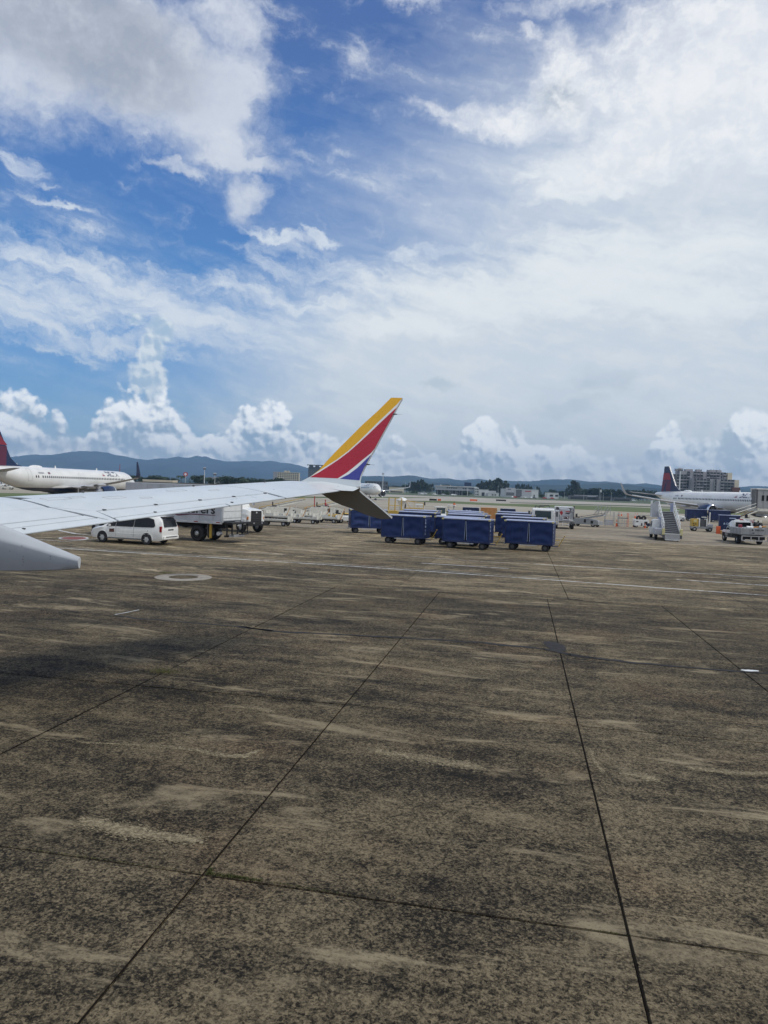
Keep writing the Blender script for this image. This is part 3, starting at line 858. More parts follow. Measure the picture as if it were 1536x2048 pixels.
for s in (10.95, 11.9, 12.8, 13.55, 14.3):
    MB().box(wp(s, .186, .012), (.08, .03, .02), rz=R(-15)).build('hinge_cover', 'dgrey', wing, bevel=.004)
for s in (9.4, 11.6, 13.2): MB().box(wp(s, .05, .012), (.06, .025, .02), rz=R(-15)).build('hinge_cover', 'dgrey', wing, bevel=.004)
for s in (9.5, 11.7, 13.9, 15.6):
    MB().box(wp(s, .78, .022), (.05, .05, .035)).build('vortex_nub', 'dgrey', wing, bevel=.01)

# flap track fairing under the trailing edge
def on_s(px, py, s):
    d = ray(px, py); return EYE + d * (s / d.dot(WR))
near = [((-260, 1045), (-260, 1139)), ((-120, 1060), (-120, 1143)), ((0, 1078), (0, 1144)), ((50, 1090), (50, 1143.5)), ((100, 1104), (100, 1142)), ((135, 1113.5), (135, 1140.5)), ((152, 1119), (152, 1138.5))]
wid = [.34, .32, .27, .21, .15, .10, .07]
def px_of(p):
    v = p - EYE; w = v.dot(fwd); return CX + F * v.dot(c_right) / w, CY - F * v.dot(c_up) / w
rings = []
for (t, bt), w in zip(near, wid):
    a = on_s(*t, 8.55); z = on_s(*bt, 8.55); f = a.dot(WF); zt, zb = a.z, z.z
    def P(s, zz): return WR * s + WF * f + Vector((0, 0, zz))
    # height of the ridge so that its outline runs where the fairing's upper edge is seen
    zr = zt
    for _ in range(12):
        x_, y_ = px_of(P(8.55 + w * .7, zr)); want = 1066 + (x_ - 43) * .412
        zr += (y_ - want) / F * 10.5
    zr = max(zt + .005, zr); e = min(.03, w * .25)
    rings.append([P(8.55 + w * .34, zb + e * .4), P(8.55 + w * .14, zb + (zt - zb) * .40), P(8.55, zt - e * 1.6), P(8.55 + e * .35, zt - e * .25), P(8.55 + e, zt + (zr - zt) * .12), P(8.55 + w * .45, zt + (zr - zt) * .75), P(8.55 + w * .7, zr), P(8.55 + w - e * .5, zr - e * .6), P(8.55 + w, zr - .05), P(8.55 + w * .80, zb + e), P(8.55 + w * .55, zb)])
tip = rings[-1]; cen = sum(tip, Vector()) / len(tip)
rings.append([cen + (p - cen) * .97 - WF * 0.02 for p in tip]); rings.append([cen + (p - cen) * .88 - WF * 0.032 for p in tip])
MB().loft(rings).build('flap_track_fairing', paint('fairing_grey', (0.50, 0.525, 0.54), 0.42, var=.05), wing, smooth=50)
b = MB()
for px, py in ((47, 1113), (46, 1119), (47, 1124), (46, 1130), (101, 1113), (101, 1118), (20, 1102), (44, 1092)):
    p = on_s(px, py, 8.548); b.tube(p, p - WR * .004, 0.007, n=6)
tag(b.build('screw', 'dgrey', wing), kind='stuff')
# second fairing further inboard
def fair2(s0):
    rr_ = []
    for f, w, zt, zb in ((-.9, .02, -.55, -.62), (-.8, .10, -.40, -.72), (0, .15, -.1, -.72), (1.2, .17, .0, -.62), (2.4, .16, 0, -.45), (3.2, .05, 0, -.2)):
        base = zte(s0); fo = fte(s0) + f
        rr_.append([WR * (s0 + w * math.cos(t)) + WF * fo + Vector((0, 0, base + (zt + zb) / 2 + (zt - zb) / 2 * math.sin(t))) for t in [2 * math.pi * k / 12 for k in range(12)]])
    MB().loft(rr_).build('flap_track_fairing', 'wing', wing, smooth=True)
fair2(4.9)

# winglet: upper blade
def on_blade(px, py, off=0.0):
    # plane s = 16.30 + 0.36*(z-4.2)
    d = ray(px, py); k = 0.36
    # s0 + k*(CZ + d.z t - 4.2) = d.R t
    t = (16.30 + off + k * (CZ - 4.2)) / (d.dot(WR) - k * d.z)
    return EYE + d * t
bn = (WR - Vector((0, 0, .36))).normalized()      # outward normal
def rp(pts): return [(580 + x / 5.12, 780 + y / 5.12) for x, y in pts]
LEp = rp([(220, 880), (300, 820), (380, 725), (480, 620), (590, 510), (740, 360), (900, 215), (1035, 78)])
TEp = rp([(1148, 80), (1100, 168), (1040, 280), (980, 390), (920, 500), (862, 608), (832, 657), (812, 700), (790, 740), (762, 790), (735, 850), (720, 890), (713, 925)])
winglet = MB().prism([on_blade(x, y) for x, y in LEp + TEp + rp([(714, 1003), (600, 985), (480, 960), (320, 940), (100, 941)])], bn * 0.07).build('winglet', 'wing', wing)
def band(name, pts, mat, off=-0.003):
    P_ = [on_blade(x, y) + bn * off for x, y in rp(pts)]
    MB().prism(P_, bn * 0.0055).build(name, mat, winglet)
    Q_ = [on_blade(x, y) + bn * 0.0705 for x, y in rp(pts)]
    MB().prism(Q_, bn * 0.003).build(name, mat, winglet)
Y_low = [(1143, 92), (1100, 142), (1010, 228), (900, 332), (800, 432), (700, 530), (600, 622), (480, 712), (380, 775), (300, 825), (222, 878)]
band('yellow_band', rp and [(222, 878), (300, 818), (380, 724), (480, 619), (590, 509), (740, 359), (900, 214), (1036, 79), (1147, 81)] + Y_low[:-1], 'wl_yellow')
R_up = [(205, 893), (300, 842), (400, 778), (500, 712), (600, 636), (700, 548), (820, 437), (920, 340), (1010, 255), (1095, 176)]
R_low = [(865, 603), (830, 645), (740, 718), (650, 793), (580, 848), (490, 905)]
band('red_band', R_up + [(1040, 281), (980, 391), (920, 500)] + R_low, 'wl_red')
band('blue_band', [(832, 662), (770, 720), (690, 798), (600, 865), (510, 908), (600, 916), (712, 925), (719, 890), (734, 850), (761, 790), (789, 740), (811, 700)], 'wl_blue')
band('white_band', [(1143, 92), (1100, 168), (1095, 176), (1010, 255), (920, 340), (820, 437), (700, 548), (600, 636), (500, 712), (400, 778), (300, 842), (205, 893), (222, 878)] + Y_low[:-1][::-1], 'white_clean', -0.002)
band('white_band', [(832, 662), (770, 720), (690, 798), (600, 865), (510, 908), (490, 905), (580, 848), (650, 793), (740, 718), (830, 645), (864, 606), (848, 634)], 'white_clean', -0.002)
# rounded root between wing skin and blade
rings = []
for k, u in enumerate(np.linspace(0, 1, 7)):
    lo_ = [(100, 941), (320, 940), (480, 960), (600, 985), (714, 1003)]
    rr_ = []
    for (x, y) in lo_:
        p = on_blade(*rp([(x, y)])[0])
        s_in = p.dot(WR) - 0.42 * (1 - u) ** 1.4
        f_ = p.dot(WF)
        c_ = (f_ - fte(min(s_in, 16.4))) / (fle(min(s_in, 16.4)) - fte(min(s_in, 16.4)))
        zz = zup(min(s_in, 16.4), min(1, max(0, c_))) + 0.005
        zt = zz * (1 - u ** 2) + (p.z + .01) * u ** 2
        rr_.append(WR * s_in + WF * f_ + Vector((0, 0, zt)))
    rings.append(rr_)
MB().loft(rings, cap=False, closed=False).build('winglet_fillet', 'wing', wing, smooth=True)
# lower blade
def on_low(px, py):
    d = ray(px, py); k = -1.15
    t = (16.22 + k * (CZ - 4.1)) / (d.dot(WR) - k * d.z)
    return EYE + d * t
low = rp([(320, 1062), (440, 1140), (530, 1180), (620, 1210), (700, 1245), (770, 1275), (850, 1300), (900, 1316), (950, 1322), (1000, 1320), (1045, 1315), (930, 1215), (850, 1150), (780, 1095), (740, 1062), (713, 1035), (714, 1003), (600, 1018)])
ln = (WR + Vector((0, 0, 1.15))).normalized()
lw = MB().prism([on_low(x, y) for x, y in low], ln * 0.05).build('lower_winglet', 'wing_under', wing)
MB().path([on_low(x, y) - ln * .004 for x, y in rp([(713, 1037), (742, 1064), (782, 1097), (852, 1152), (932, 1217), (1043, 1315)])], 0.012, n=6).build('edge_strip', 'wing', lw)
# static dischargers
for a, bb in (((788, 828.3), (805, 828.6)), ((734.5, 928.7), (749.5, 930))):
    p, q = on_blade(*a), on_blade(*bb)
    MB().tube(p + (q - p) * 0.35, q, 0.004, .002, n=5).tube(p - (q - p) * .1, p + (q - p) * .35, 0.022, .012, n=8).build('static_discharger', 'dgrey', wing)

# ================================================================ hills and mountains
def ridge(name, pts, Y, mat, seed, base_drop=0.0, rough=0.10, depth=0.35, xpad=True):
    """pts: photo skyline points of this ridge; built at distance Y with slopes running towards us"""
    P_ = [at(x, y, Y) for x, y in pts]
    xs = [p.x for p in P_]; zs = [p.z for p in P_]
    n = 420; m = 22
    X0, X1 = xs[0], xs[-1]
    V = []; Fc = []
    for j in range(m + 1):
        t = j / m
        for i in range(n + 1):
            x = X0 + (X1 - X0) * i / n
            zt = float(np.interp(x, xs, zs)); zt *= 1 + .030 * mnoise.noise(Vector((x / Y * 45, seed, 2))) + .022 * mnoise.noise(Vector((x / Y * 140, seed, 7)))
            if t <= 0.7:
                k = t / 0.7; hgt = zt * (k ** 1.15)
                spur = mnoise.fractal(Vector((x / Y * 22, t * 3.4, seed)), 1.0, 2.0, 6) - .15
                hgt += zt * rough * spur * math.sin(math.pi * min(1, k) * .9) * 2.2
            else:
                hgt = zt * (1 - ((t - .7) / .3) ** 2)
            if abs(t - 0.6875) < 0.04: hgt += zt * 0.02 * mnoise.noise(Vector((x / Y * 90, seed, 1)))
            yy = Y * (1 - depth * (0.7 - t) / 0.7) if t <= .7 else Y * (1 + .15 * (t - .7) / .3)
            V.append((x * (yy / Y if t > .7 else 1), yy, max(-20, hgt)))
    for j in range(m):
        for i in range(n):
            Fc.append((j * (n + 1) + i, j * (n + 1) + i + 1, (j + 1) * (n + 1) + i + 1, (j + 1) * (n + 1) + i))
    return tag(MB().add(V, Fc).build(name, mat, smooth=True), kind='structure')

def hill_mat(name, a, b_, sc):
    m, n, b = new_mat(name)
    g = n.node('ShaderNodeNewGeometry'); P = X(n, g.outputs['Position'])
    f = n.noise(P, sc, 7, 0.7)
    n.put(b.inputs['Base Color'], n.mix(n.ss(f, 0.38, 0.62), a, b_)); b.inputs['Roughness'].default_value = 1.0
    b.inputs['Specular IOR Level'].default_value = 0.0
    return m
M['mount'] = hill_mat('forested_mountain', (0.016, 0.022, 0.026, 1), (0.036, 0.046, 0.044, 1), 0.002)
M['hill'] = hill_mat('forested_hill', (0.020, 0.030, 0.026, 1), (0.050, 0.062, 0.048, 1), 0.003)
ridge('mountain', [(-900, 960), (-500, 925), (-200, 918), (0, 917), (30, 913), (75, 908), (110, 909), (135, 906), (150, 903), (165, 901.5), (215, 904), (225, 908), (262, 914), (300, 921), (330, 917), (355, 913), (372, 914), (395, 911), (410, 912), (425, 917), (450, 922), (490, 921), (540, 920), (570, 925), (600, 931), (640, 940), (680, 946), (720, 951), (780, 958), (900, 975)], 9000, 'mount', 3.3)
ridge('hill', [(560, 958), (700, 953), (730, 951.5), (765, 952), (800, 951.5), (815, 950), (845, 955), (865, 957), (890, 955.5), (925, 960), (945, 958), (957, 956.5), (975, 961), (1000, 960), (1025, 961.5), (1060, 962), (1090, 959), (1112, 958), (1150, 959), (1180, 963), (1210, 962), (1240, 967), (1270, 968), (1290, 966), (1310, 968), (1340, 973), (1400, 976), (1470, 974), (1500, 972), (1536, 973), (1650, 970), (1900, 985)], 6500, 'hill', 9.1)
ridge('hill', [(640, 970), (720, 963), (780, 965), (830, 967), (870, 965), (930, 969), (1000, 969), (1050, 968), (1100, 969), (1150, 970), (1200, 966), (1230, 966), (1262, 972), (1290, 975), (1340, 977), (1450, 979), (1500, 978), (1620, 981)], 4600, 'hill', 5.7)
ridge('hill', [(-400, 963), (0, 957), (200, 955), (330, 954), (450, 957), (520, 956), (600, 962), (700, 969), (800, 975)], 5200, 'hill', 2.2)

# ================================================================ haze
hb = MB().box((0, 4950, 239.0), (26000, 11700, 482)).build('haze', bpy.data.materials.new('haze_air'))
hm = hb.data.materials[0]; hm.use_nodes = True; hm.node_tree.nodes.clear()
hn = NT(hm.node_tree)
pv = hn.node('ShaderNodeVolumePrincipled')
pv.inputs['Color'].default_value = (0.40, 0.66, 1.0, 1); pv.inputs['Density'].default_value = 1.1e-4; pv.inputs['Anisotropy'].default_value = 0.0
ho = hn.node('ShaderNodeOutputMaterial'); hm.node_tree.links.new(pv.outputs[0], ho.inputs['Volume'])
hm.cycles.homogeneous_volume = True
tag(hb, kind='stuff')

# ================================================================ trees
def crown_mesh(name, seed, kind, mat, nleaf=420):
    r = random.Random(seed); b = MB()
    lobes = []
    if kind == 'broad':
        for _ in range(9):
            a = r.uniform(0, 6.28); d = r.uniform(0, .36)
            lobes.append((d * math.cos(a), d * math.sin(a), r.uniform(.45, .80), r.uniform(.14, .26)))
    elif kind == 'cas':
        for _ in range(11):
            z = r.uniform(.25, .95); w = (1 - z) * .26 + .03
            a = r.uniform(0, 6.28)
            lobes.append((w * math.cos(a), w * math.sin(a), z, w * .8 + .035))
    elif kind == 'bush':
        for _ in range(7):
            a = r.uniform(0, 6.28); d = r.uniform(0, .45)
            lobes.append((d * math.cos(a), d * math.sin(a), r.uniform(.3, .6), r.uniform(.22, .38)))
    else:
        lobes = []
    if kind == 'palm':
        for k in range(15):
            a = 2 * math.pi * k / 15 + r.uniform(-.15, .15); up = r.uniform(-.1, .75)
            prev = Vector((0, 0, .84)); d = Vector((math.cos(a), math.sin(a), 0)); s = Vector((-math.sin(a), math.cos(a), 0))
            for q in range(4):
                nx = prev + d * .075 + Vector((0, 0, .05 * up - .028 * q))
                b.add([prev - s * .022, prev + s * .022, nx + s * .02 * (1 - q / 4), nx - s * .02 * (1 - q / 4)], [(0, 1, 2, 3)])
                b.add([prev, prev + s * .05 - Vector((0, 0, .04)), nx + s * .035 - Vector((0, 0, .05)), nx], [(0, 1, 2, 3)])
                b.add([prev, prev - s * .05 - Vector((0, 0, .04)), nx - s * .035 - Vector((0, 0, .05)), nx], [(0, 1, 2, 3)])
                prev = nx
    else:
        for _ in range(nleaf):
            x, y, z, q = r.choice(lobes)
            t = Vector((r.gauss(0, 1), r.gauss(0, 1), r.gauss(0, 1))).normalized() * q * r.uniform(.55, 1.08)
            p = Vector((x, y, z)) + t
            if kind == 'cas': p.z += r.uniform(0, .05)
            sz = r.uniform(.018, .045) * (1.5 if kind == 'bush' else 1)
            a = Vector((r.gauss(0, 1), r.gauss(0, 1), r.gauss(0, 1))).normalized()
            c = a.cross(Vector((r.gauss(0, 1), r.gauss(0, 1), r.gauss(0, 1)))).normalized()
            if kind == 'cas': a = (a + Vector((0, 0, 1.4))).normalized()
            b.add([p - a * sz - c * sz * .6, p + a * sz - c * sz * .6, p + a * sz * 1.2 + c * sz * .7, p - a * sz + c * sz * .6], [(0, 1, 2, 3)])
    me = bpy.data.meshes.new(name); me.from_pydata(b.v, [], b.f); me.materials.append(M[mat])
    return me
def trunk_mesh(name, kind, seed):
    r = random.Random(seed); b = MB()
    top = {'cas': .92, 'broad': .62, 'palm': .84, 'bush': .35}[kind]
    wob = r.uniform(-.02, .02)
    b.tube((0, 0, -0.01), (wob, 0, top * .5), .022, .016, 7).tube((wob, 0, top * .5), (0, 0, top), .016, .006 if kind != 'palm' else .012, 7)
    if kind in ('broad', 'cas'):
        for k in range(6):
            a = r.uniform(0, 6.28); z = r.uniform(.3, .6)
            b.tube((0, 0, z * .8), (math.cos(a) * .2, math.sin(a) * .2, z + .12), .010, .003, 5)
    me = bpy.data.meshes.new(name); me.from_pydata(b.v, [], b.f); me.materials.append(M['bark'])
    return me
TREES = {}
for kind, mat, n in (('broad', 'leaf_dark', 900), ('cas', 'leaf_cas', 800), ('bush', 'leaf_mid', 700), ('palm', 'leaf_dark', 0)):
    TREES[kind] = [(crown_mesh('crown', 10 * k + len(kind), kind, mat, n), trunk_mesh('trunk', kind, k)) for k in range(3)]
tr_r = random.Random(21)
ORD = 'leftmost,second,third,fourth,fifth,sixth,seventh,eighth,ninth,tenth,eleventh,twelfth'.split(',')
def tree(kind, px, top_py, Y, label, group=None, wide=1.0, name=None):
    base = at(px, 1000, Y); x = base.x
    H = at(px, top_py, Y).z
    t = thing(name or {'broad': 'broadleaf_tree', 'cas': 'casuarina_tree', 'bush': 'bush', 'palm': 'palm_tree'}[kind], label,
              'bush' if kind == 'bush' else 'tree', (x, Y, 0), tr_r.uniform(0, 6.28), group)
    cm, tm = tr_r.choice(TREES[kind])
    t.scale = (H * wide, H * wide, H)
    for nm, me in (('crown', cm), ('trunk', tm)):
        o = bpy.data.objects.new(nm, me); COL.objects.link(o); o.parent = t
    return t
# casuarina groves, left of and beside the terminal
for k_, (x, y) in enumerate(((818, 966), (824, 963), (829, 964), (835, 962), (840, 960), (845, 961), (850, 965), (857, 968), (863, 967))):
    tree('cas', x, y, 1000, ORD[k_] + ' casuarina from the left in the grove left of the low terminal', 'casuarinas left of the terminal', tr_r.uniform(.9, 1.4))
for k_, (x, y) in enumerate(((957, 966), (962, 963), (967, 964), (973, 962), (979, 961), (985, 963), (989, 960), (994, 957), (998, 960), (1003, 965), (1009, 962), (1013, 966))):
    tree('cas', x, y, 1010, ORD[k_] + ' casuarina from the left between white blocks and hangar', 'casuarinas behind the white blocks', tr_r.uniform(.9, 1.4))
for k_, (x, y) in enumerate(((1033, 967), (1038, 970), (1044, 967), (1047, 969), (1052, 971), (1057, 970), (1061, 972))):
    tree('cas', x, y, 1100, ORD[k_] + ' slim casuarina from the left behind the hangar roof', 'casuarinas behind the hangar', tr_r.uniform(.6, .9))
tree('cas', 1075, 973, 1100, 'lone small casuarina at the right end of the hangar roof')
tree('cas', 1148, 962, 900, 'tall spiky casuarina standing alone above the tree line', None, 1.5)
for x, y in ((1156, 976), (1163, 976), (1170, 980), (1178, 977), (1186, 976), (1193, 974), (1200, 977), (1208, 981), (1215, 976), (1222, 977), (1230, 980), (1238, 978), (1246, 980), (1254, 982), (1262, 978), (1270, 979), (1278, 981), (1286, 979), (1294, 982), (1303, 981), (1312, 984)):
    tree(tr_r.choice(('broad', 'broad', 'cas')), x, y, 930, 'tree in the unbroken belt right of the tall casuarina', 'trees in the belt beyond the runway', tr_r.uniform(1.1, 1.7), name='belt_tree')
for x in range(1120, 1146, 8): tree('broad', x, 980 + (x % 5), 960, 'round dark tree right of the low white building with two windows', 'trees beside the low white building', 1.4)
tree('broad', 1105, 977, 980, 'rounded tree standing behind the low white building', None, 1.0)
tree('bush', 1083, 987, 840, 'dense round green bush between hangar and low white building', None, 1.5)
for x in (1092, 1125, 1066): tree('broad', x, 982, 990, 'small dark tree in the gap behind the white buildings', 'trees behind white buildings')
for x, y in ((782, 972), (790, 970), (797, 971), (770, 969), (776, 972)):
    tree('broad', x, y, 1000, 'low dark tree right of the grey control building', 'trees by the grey building', 1.2)
for x, y in ((806, 970), (812, 968)): tree('broad', x, y, 1000, 'dark round tree at the left edge of the casuarina grove', 'trees edging the grove', 1.1)
for x, y in ((825, 981), (835, 982), (890, 981), (934, 981)): tree('bush', x, y, 860, 'clipped dark bush in front of the terminal', 'bushes before the terminal', 2.0)
for x, y in ((905, 971), (914, 972), (920, 971)): tree('broad', x, y, 1080, 'tree top showing just over the terminal roof', 'trees behind the terminal', 1.2)
# left of the winglet
lt = [(245, 949), (252, 950), (262, 948), (280, 952), (290, 953), (300, 950), (306, 949), (312, 950), (318, 950), (326, 952), (333, 953), (345, 954), (390, 948), (396, 949), (402, 950), (420, 953), (443, 950), (450, 949), (455, 952), (462, 954), (470, 953), (476, 953), (482, 953), (492, 955), (500, 955), (508, 957), (515, 956), (522, 957), (530, 957), (538, 957), (548, 956), (553, 953), (559, 953), (565, 957), (572, 962), (580, 963), (590, 962), (600, 963)]
for x, y in lt:
    tree('broad', x, y + 0.5, 620, 'dark broadleaf tree in the row behind the grey corrugated wall', 'trees behind the long grey wall', tr_r.uniform(.9, 1.5))
for x, y in ((325, 951), (361, 948), (408, 952), (487, 954)):
    tree('palm', x, y, 600, 'palm tree poking out of the row behind the grey wall', 'palms behind the long grey wall', 1.3)

# ================================================================ buildings beyond
def bld_frame(px0, px1, Y, rz=0.0):
    a, c = at(px0, 990, Y), at(px1, 990, Y)
    return a.x, c.x
def block(parent, name, x0, x1, y0, y1, z0, z1, mat):
    return MB().b2((x0, y0, z0), (x1, y1, z1)).build(name, mat, parent)
def zat(px, py, Y): return at(px, py, Y).z

# tall housing block right
Y = 720
x0, x1 = at(1341, 980, Y).x, at(1463, 980, Y).x
t = thing('apartment_block', 'long grey concrete apartment block of stacked balconies behind the right-hand jet', 'building', (0, 0, 0))
ztop = zat(1400, 943, Y); zmid = zat(1400, 957.5, Y); zl = zat(1345, 947.5, Y)
block(t, 'wall', x0, x0 + 10, Y + 2, Y + 16, 0, zl, 'concrete_b')
block(t, 'wall', x0 + 10, at(1452, 980, Y).x, Y + 2, Y + 16, 0, ztop, 'concrete_b')
block(t, 'wall', at(1378, 980, Y).x, x1, Y - 6, Y + 1.99, 0, zmid, 'concrete_b')
block(t, 'end_wall', at(1455, 980, Y).x, at(1464, 980, Y).x, Y + 1, Y + 15, 0, zat(1458, 945.5, Y), 'cream_b')  # sunlit end: light put into the colour, cream against the grey front
block(t, 'end_wall', at(1463.2, 980, Y).x, at(1472.5, 980, Y).x, Y - 5, Y + 10, 0, zat(1466, 960, Y), 'cream_b')  # cream here also stands for sunlight on the end
block(t, 'brown_annex', at(1456, 980, Y).x, at(1471.5, 980, Y).x, Y - 9, Y - 5.01, 0, zat(1463, 975, Y), 'brown_b')
def bays(parent, px0, px1, zt, yf, seed):
    r = random.Random(seed); X0, X1 = at(px0, 980, Y).x, at(px1, 980, Y).x
    nx = max(1, round((X1 - X0) / 3.4)); wv = (X1 - X0) / nx
    nz = int(zt // 3.0)
    for i in range(nx):
        typ = r.random()
        xa = X0 + wv * i
        for k in range(nz):
            z = zt - 3.0 * (k + 1)
            if typ < .30:
                if i % 2: continue
                MB().b2((xa + wv * .30, yf - .25, z + .5), (xa + wv * .70, yf + .05, z + 2.6)).build('window', 'window_b', parent)
            else:
                w_ = MB().b2((xa + .25, yf - .06, z + .25), (xa + wv - .25, yf + .05, z + 2.75)).build('window', 'window_b', parent)
                MB().b2((xa + .1, yf - 1.1, z + .05), (xa + wv - .1, yf - .07, z + 1.05)).build('balcony', 'concrete_b' if r.random() < .7 else 'shutter', parent)
        if typ < .30 and i % 2 == 0:
            for q in (.12, .80): MB().b2((xa + wv * q, yf - .9, 0), (xa + wv * (q + .1), yf - .01, zt)).build('fin_wall', 'concrete_b', parent)
bays(t, 1346, 1374, zl, Y + 2, 1); bays(t, 1374, 1453, ztop, Y + 2, 2); bays(t, 1380, 1462, zmid, Y - 6, 3)
for px, w in ((1357, 5), (1378, 6), (1398, 5), (1422, 7), (1438, 5)):
    xx = at(px, 940, Y).x; block(t, 'roof_hut', xx, xx + w, Y + 5, Y + 10, ztop, ztop + 2.2, 'concrete_b')
block(t, 'water_tank', at(1375, 940, Y).x, at(1382, 940, Y).x, Y + 4, Y + 9, ztop, zat(1378, 938, Y), 'concrete_b')
for px in (1405, 1429, 1434, 1441, 1447): MB().tube((at(px, 940, Y).x, Y + 8, ztop), (at(px, 940, Y).x, Y + 8, ztop + 3.5), .12).build('antenna', 'dgrey', t)

def slab_block(name, label, px0, px1, py, Y, mat, floors, cols, depth=14, side=None, win='window_b'):
    xa, xb = at(px0, 960, Y).x, at(px1, 960, Y).x; zt = zat((px0 + px1) / 2, py, Y)
    t = thing(name, label, 'building', (xa, Y, 0)); w = xb - xa
    block(t, 'wall', 0, w, 0, depth, 0, zt, mat)
    if side: block(t, 'end_wall', w * side[0], w * side[1], -.35, -.01, 0, zt * 1.01, side[2])
    dz = zt / floors; dx = w / cols
    for i in range(cols):
        for k in range(floors):
            if side and side[0] <= (i + .5) / cols <= side[1]: continue
            MB().b2((dx * (i + .22), -.16, dz * (k + .28)), (dx * (i + .78), .03, dz * (k + .80))).build('window', win, t)
    block(t, 'roof', -.3, w + .3, -.3, depth + .3, zt + .01, zt + .5, mat)
    return t, w, zt
t, w, zt = slab_block('apartment_block', 'cream apartment block with dark window columns left of the winglet root', 546, 597.5, 945, 1250, 'cream_b', 9, 12, side=(0, .17, 'concrete_b'))  # left end greyed: shade put into the colour of the cream front
for x in (.42, .5, .55): MB().b2((w * x, 2, zt + .5), (w * x + 3, 6, zt + 3.2)).build('roof_hut', 'cream_b', t)
for q in (.17, .335, .5, .665, .83, .99): MB().b2((w * q, -.9, 0), (w * q + .8, -.36, zt)).build('fin_wall', 'cream_b', t)
t, w, zt = slab_block('tower_block', 'dark unfinished tower block partly hidden by the yellow winglet', 616, 676, 935, 1350, 'dgrey', 12, 14, win='shutter')
for k in range(5): MB().b2((w * (.03 + k * .2), -2, zt + .5), (w * (.15 + k * .2), 8, zt + 3.2)).build('roof_frame', 'dgrey', t)
MB().b2((-2.5, -2.5, zt + 3.3), (w + 1, 8, zt + 4.6)).build('roof_canopy', 'dgrey', t)
t, w, zt = slab_block('control_building', 'grey blocky building just right of the winglet with a mast above it', 730, 776, 963, 900, 'shutter', 3, 8)
# long low terminal
Y = 860
t = thing('terminal', 'long low pale terminal with dark glazed ground floor beyond the runway', 'building', (at(872, 980, Y).x, Y, 0)); L_ = at(958, 980, Y).x - at(872, 980, Y).x
zr = zat(915, 974, Y); zg = zat(915, 981, Y)
block(t, 'wall', 0, L_, 0, 20, zg, zr, 'lgrey'); block(t, 'glass_front', .5, L_ - 12, 3, 3.3, 0, zg, 'window_b')
block(t, 'roof', -1, L_ * .95, -1, 20, zr + .01, zr + .8, 'white_b')
block(t, 'roof_lounge', 6, 17.5, 4, 14, zr + .8, zat(890, 969.5, Y), 'cream_b'); block(t, 'lounge_window', 6.5, 17, 3.8, 3.99, zr + 1.2, zr + 2.2, 'window_b')
for k in range(12): block(t, 'window', 12.5 + k * 2.6 + (6 if k > 4 else 0), 14.3 + k * 2.6 + (6 if k > 4 else 0), -.1, .03, zg + 2.2, zg + 3.4, 'window_b')
for k in range(10): MB().tube((2 + k * 4.3, 1, 0), (2 + k * 4.3, 1, zg), .2).build('column', 'lgrey', t)
# billboard
pb = at(935, 985, 840)
t = thing('billboard', 'dark roadside billboard on a white post above the terminal', 'billboard', (pb.x, 840, 0))
zb0, zb1 = zat(935, 972.5, 840), zat(935, 965, 840)
MB().box((0, 0, (zb0 + zb1) / 2), (8.0, .6, zb1 - zb0)).build('panel', 'navy', t); MB().tube((0, .2, 0), (0, .2, zb0), .35, n=10).build('post', 'white_b', t)
MB().box((0, -.1, zb0 - .35), (8.4, 1.2, .4)).build('catwalk', 'white_b', t)
pass
# white blocks
def wb(name, label, px0, px1, py, Y, mat, wins, depth=12, mark=None):
    xa, xb = at(px0, 980, Y).x, at(px1, 980, Y).x; zt = zat((px0 + px1) / 2, py, Y); w = xb - xa
    t = thing(name, label, 'building', (xa, Y, 0))
    block(t, 'wall', 0, w, 0, depth, 0, zt, mat)
    block(t, 'parapet', -.2, w + .2, -.2, depth + .2, zt + .01, zt + .45, mat)
    for (a, c, z0, z1) in wins: block(t, 'window', w * a, w * c, -.15, .03, zt * z0, zt * z1, 'window_b')
    return t, w, zt
wb('office_block', 'white three-storey office block with small square windows', 950, 957.5, 976, 850, 'white_b', [(x, x + .2, z, z + .14) for x in (.15, .5, .75) for z in (.74, .44, .12)])
wb('white_workshop', 'white workshop with a grey roller door beside the office block', 958, 977, 980, 852, 'white_b', [(.3, .6, 0, .6)])
wb('white_shed', 'low white shed in front of the dense casuarina grove', 976.5, 998, 986, 845, 'white_b', [(.35, .5, .3, .6), (.6, .75, .3, .6)])
wb('white_store', 'stepped white store house right of the roller-door workshop', 977.5, 992, 982.5, 862, 'white_b', [(.2, .3, .4, .7)])
t, w, zt = wb('hangar', 'big grey-white hangar with lettered front and darker left wing', 1010, 1077, 979.3, 800, 'white_b', [], 30)
block(t, 'grey_front', w * .02, w * .31, -.4, -.02, zt * .18, zt * 1.18, 'lgrey'); block(t, 'grey_front', w * .33, w * .50, -.3, -.02, zt * .1, zt * .98, 'shutter')
block(t, 'sign_board', w * .51, w * .79, -.35, -.02, 0, zt * .99, 'lgrey')
block(t, 'red_band', w * .25, w * .45, -.5, -.41, zt * .03, zt * .14, 'brown_b')
block(t, 'door', w * .86, w * .90, -.2, -.02, 0, zt * .4, 'window_b'); block(t, 'window_band', w * .04, w * .28, -.5, -.41, zt * .22, zt * .6, 'shutter')
block(t, 'sign', w * .60, w * .77, -.45, -.36, zt * .76, zt * .87, 'red')
block(t, 'sign', w * .08, w * .17, -.5, -.41, zt * .95, zt * 1.04, 'navy')
wb('low_building', 'low white building with two dark window bands right of the hangar', 1095, 1117.5, 986.3, 800, 'white_b', [(.22, .52, .38, .72), (.7, .97, .38, .72)])
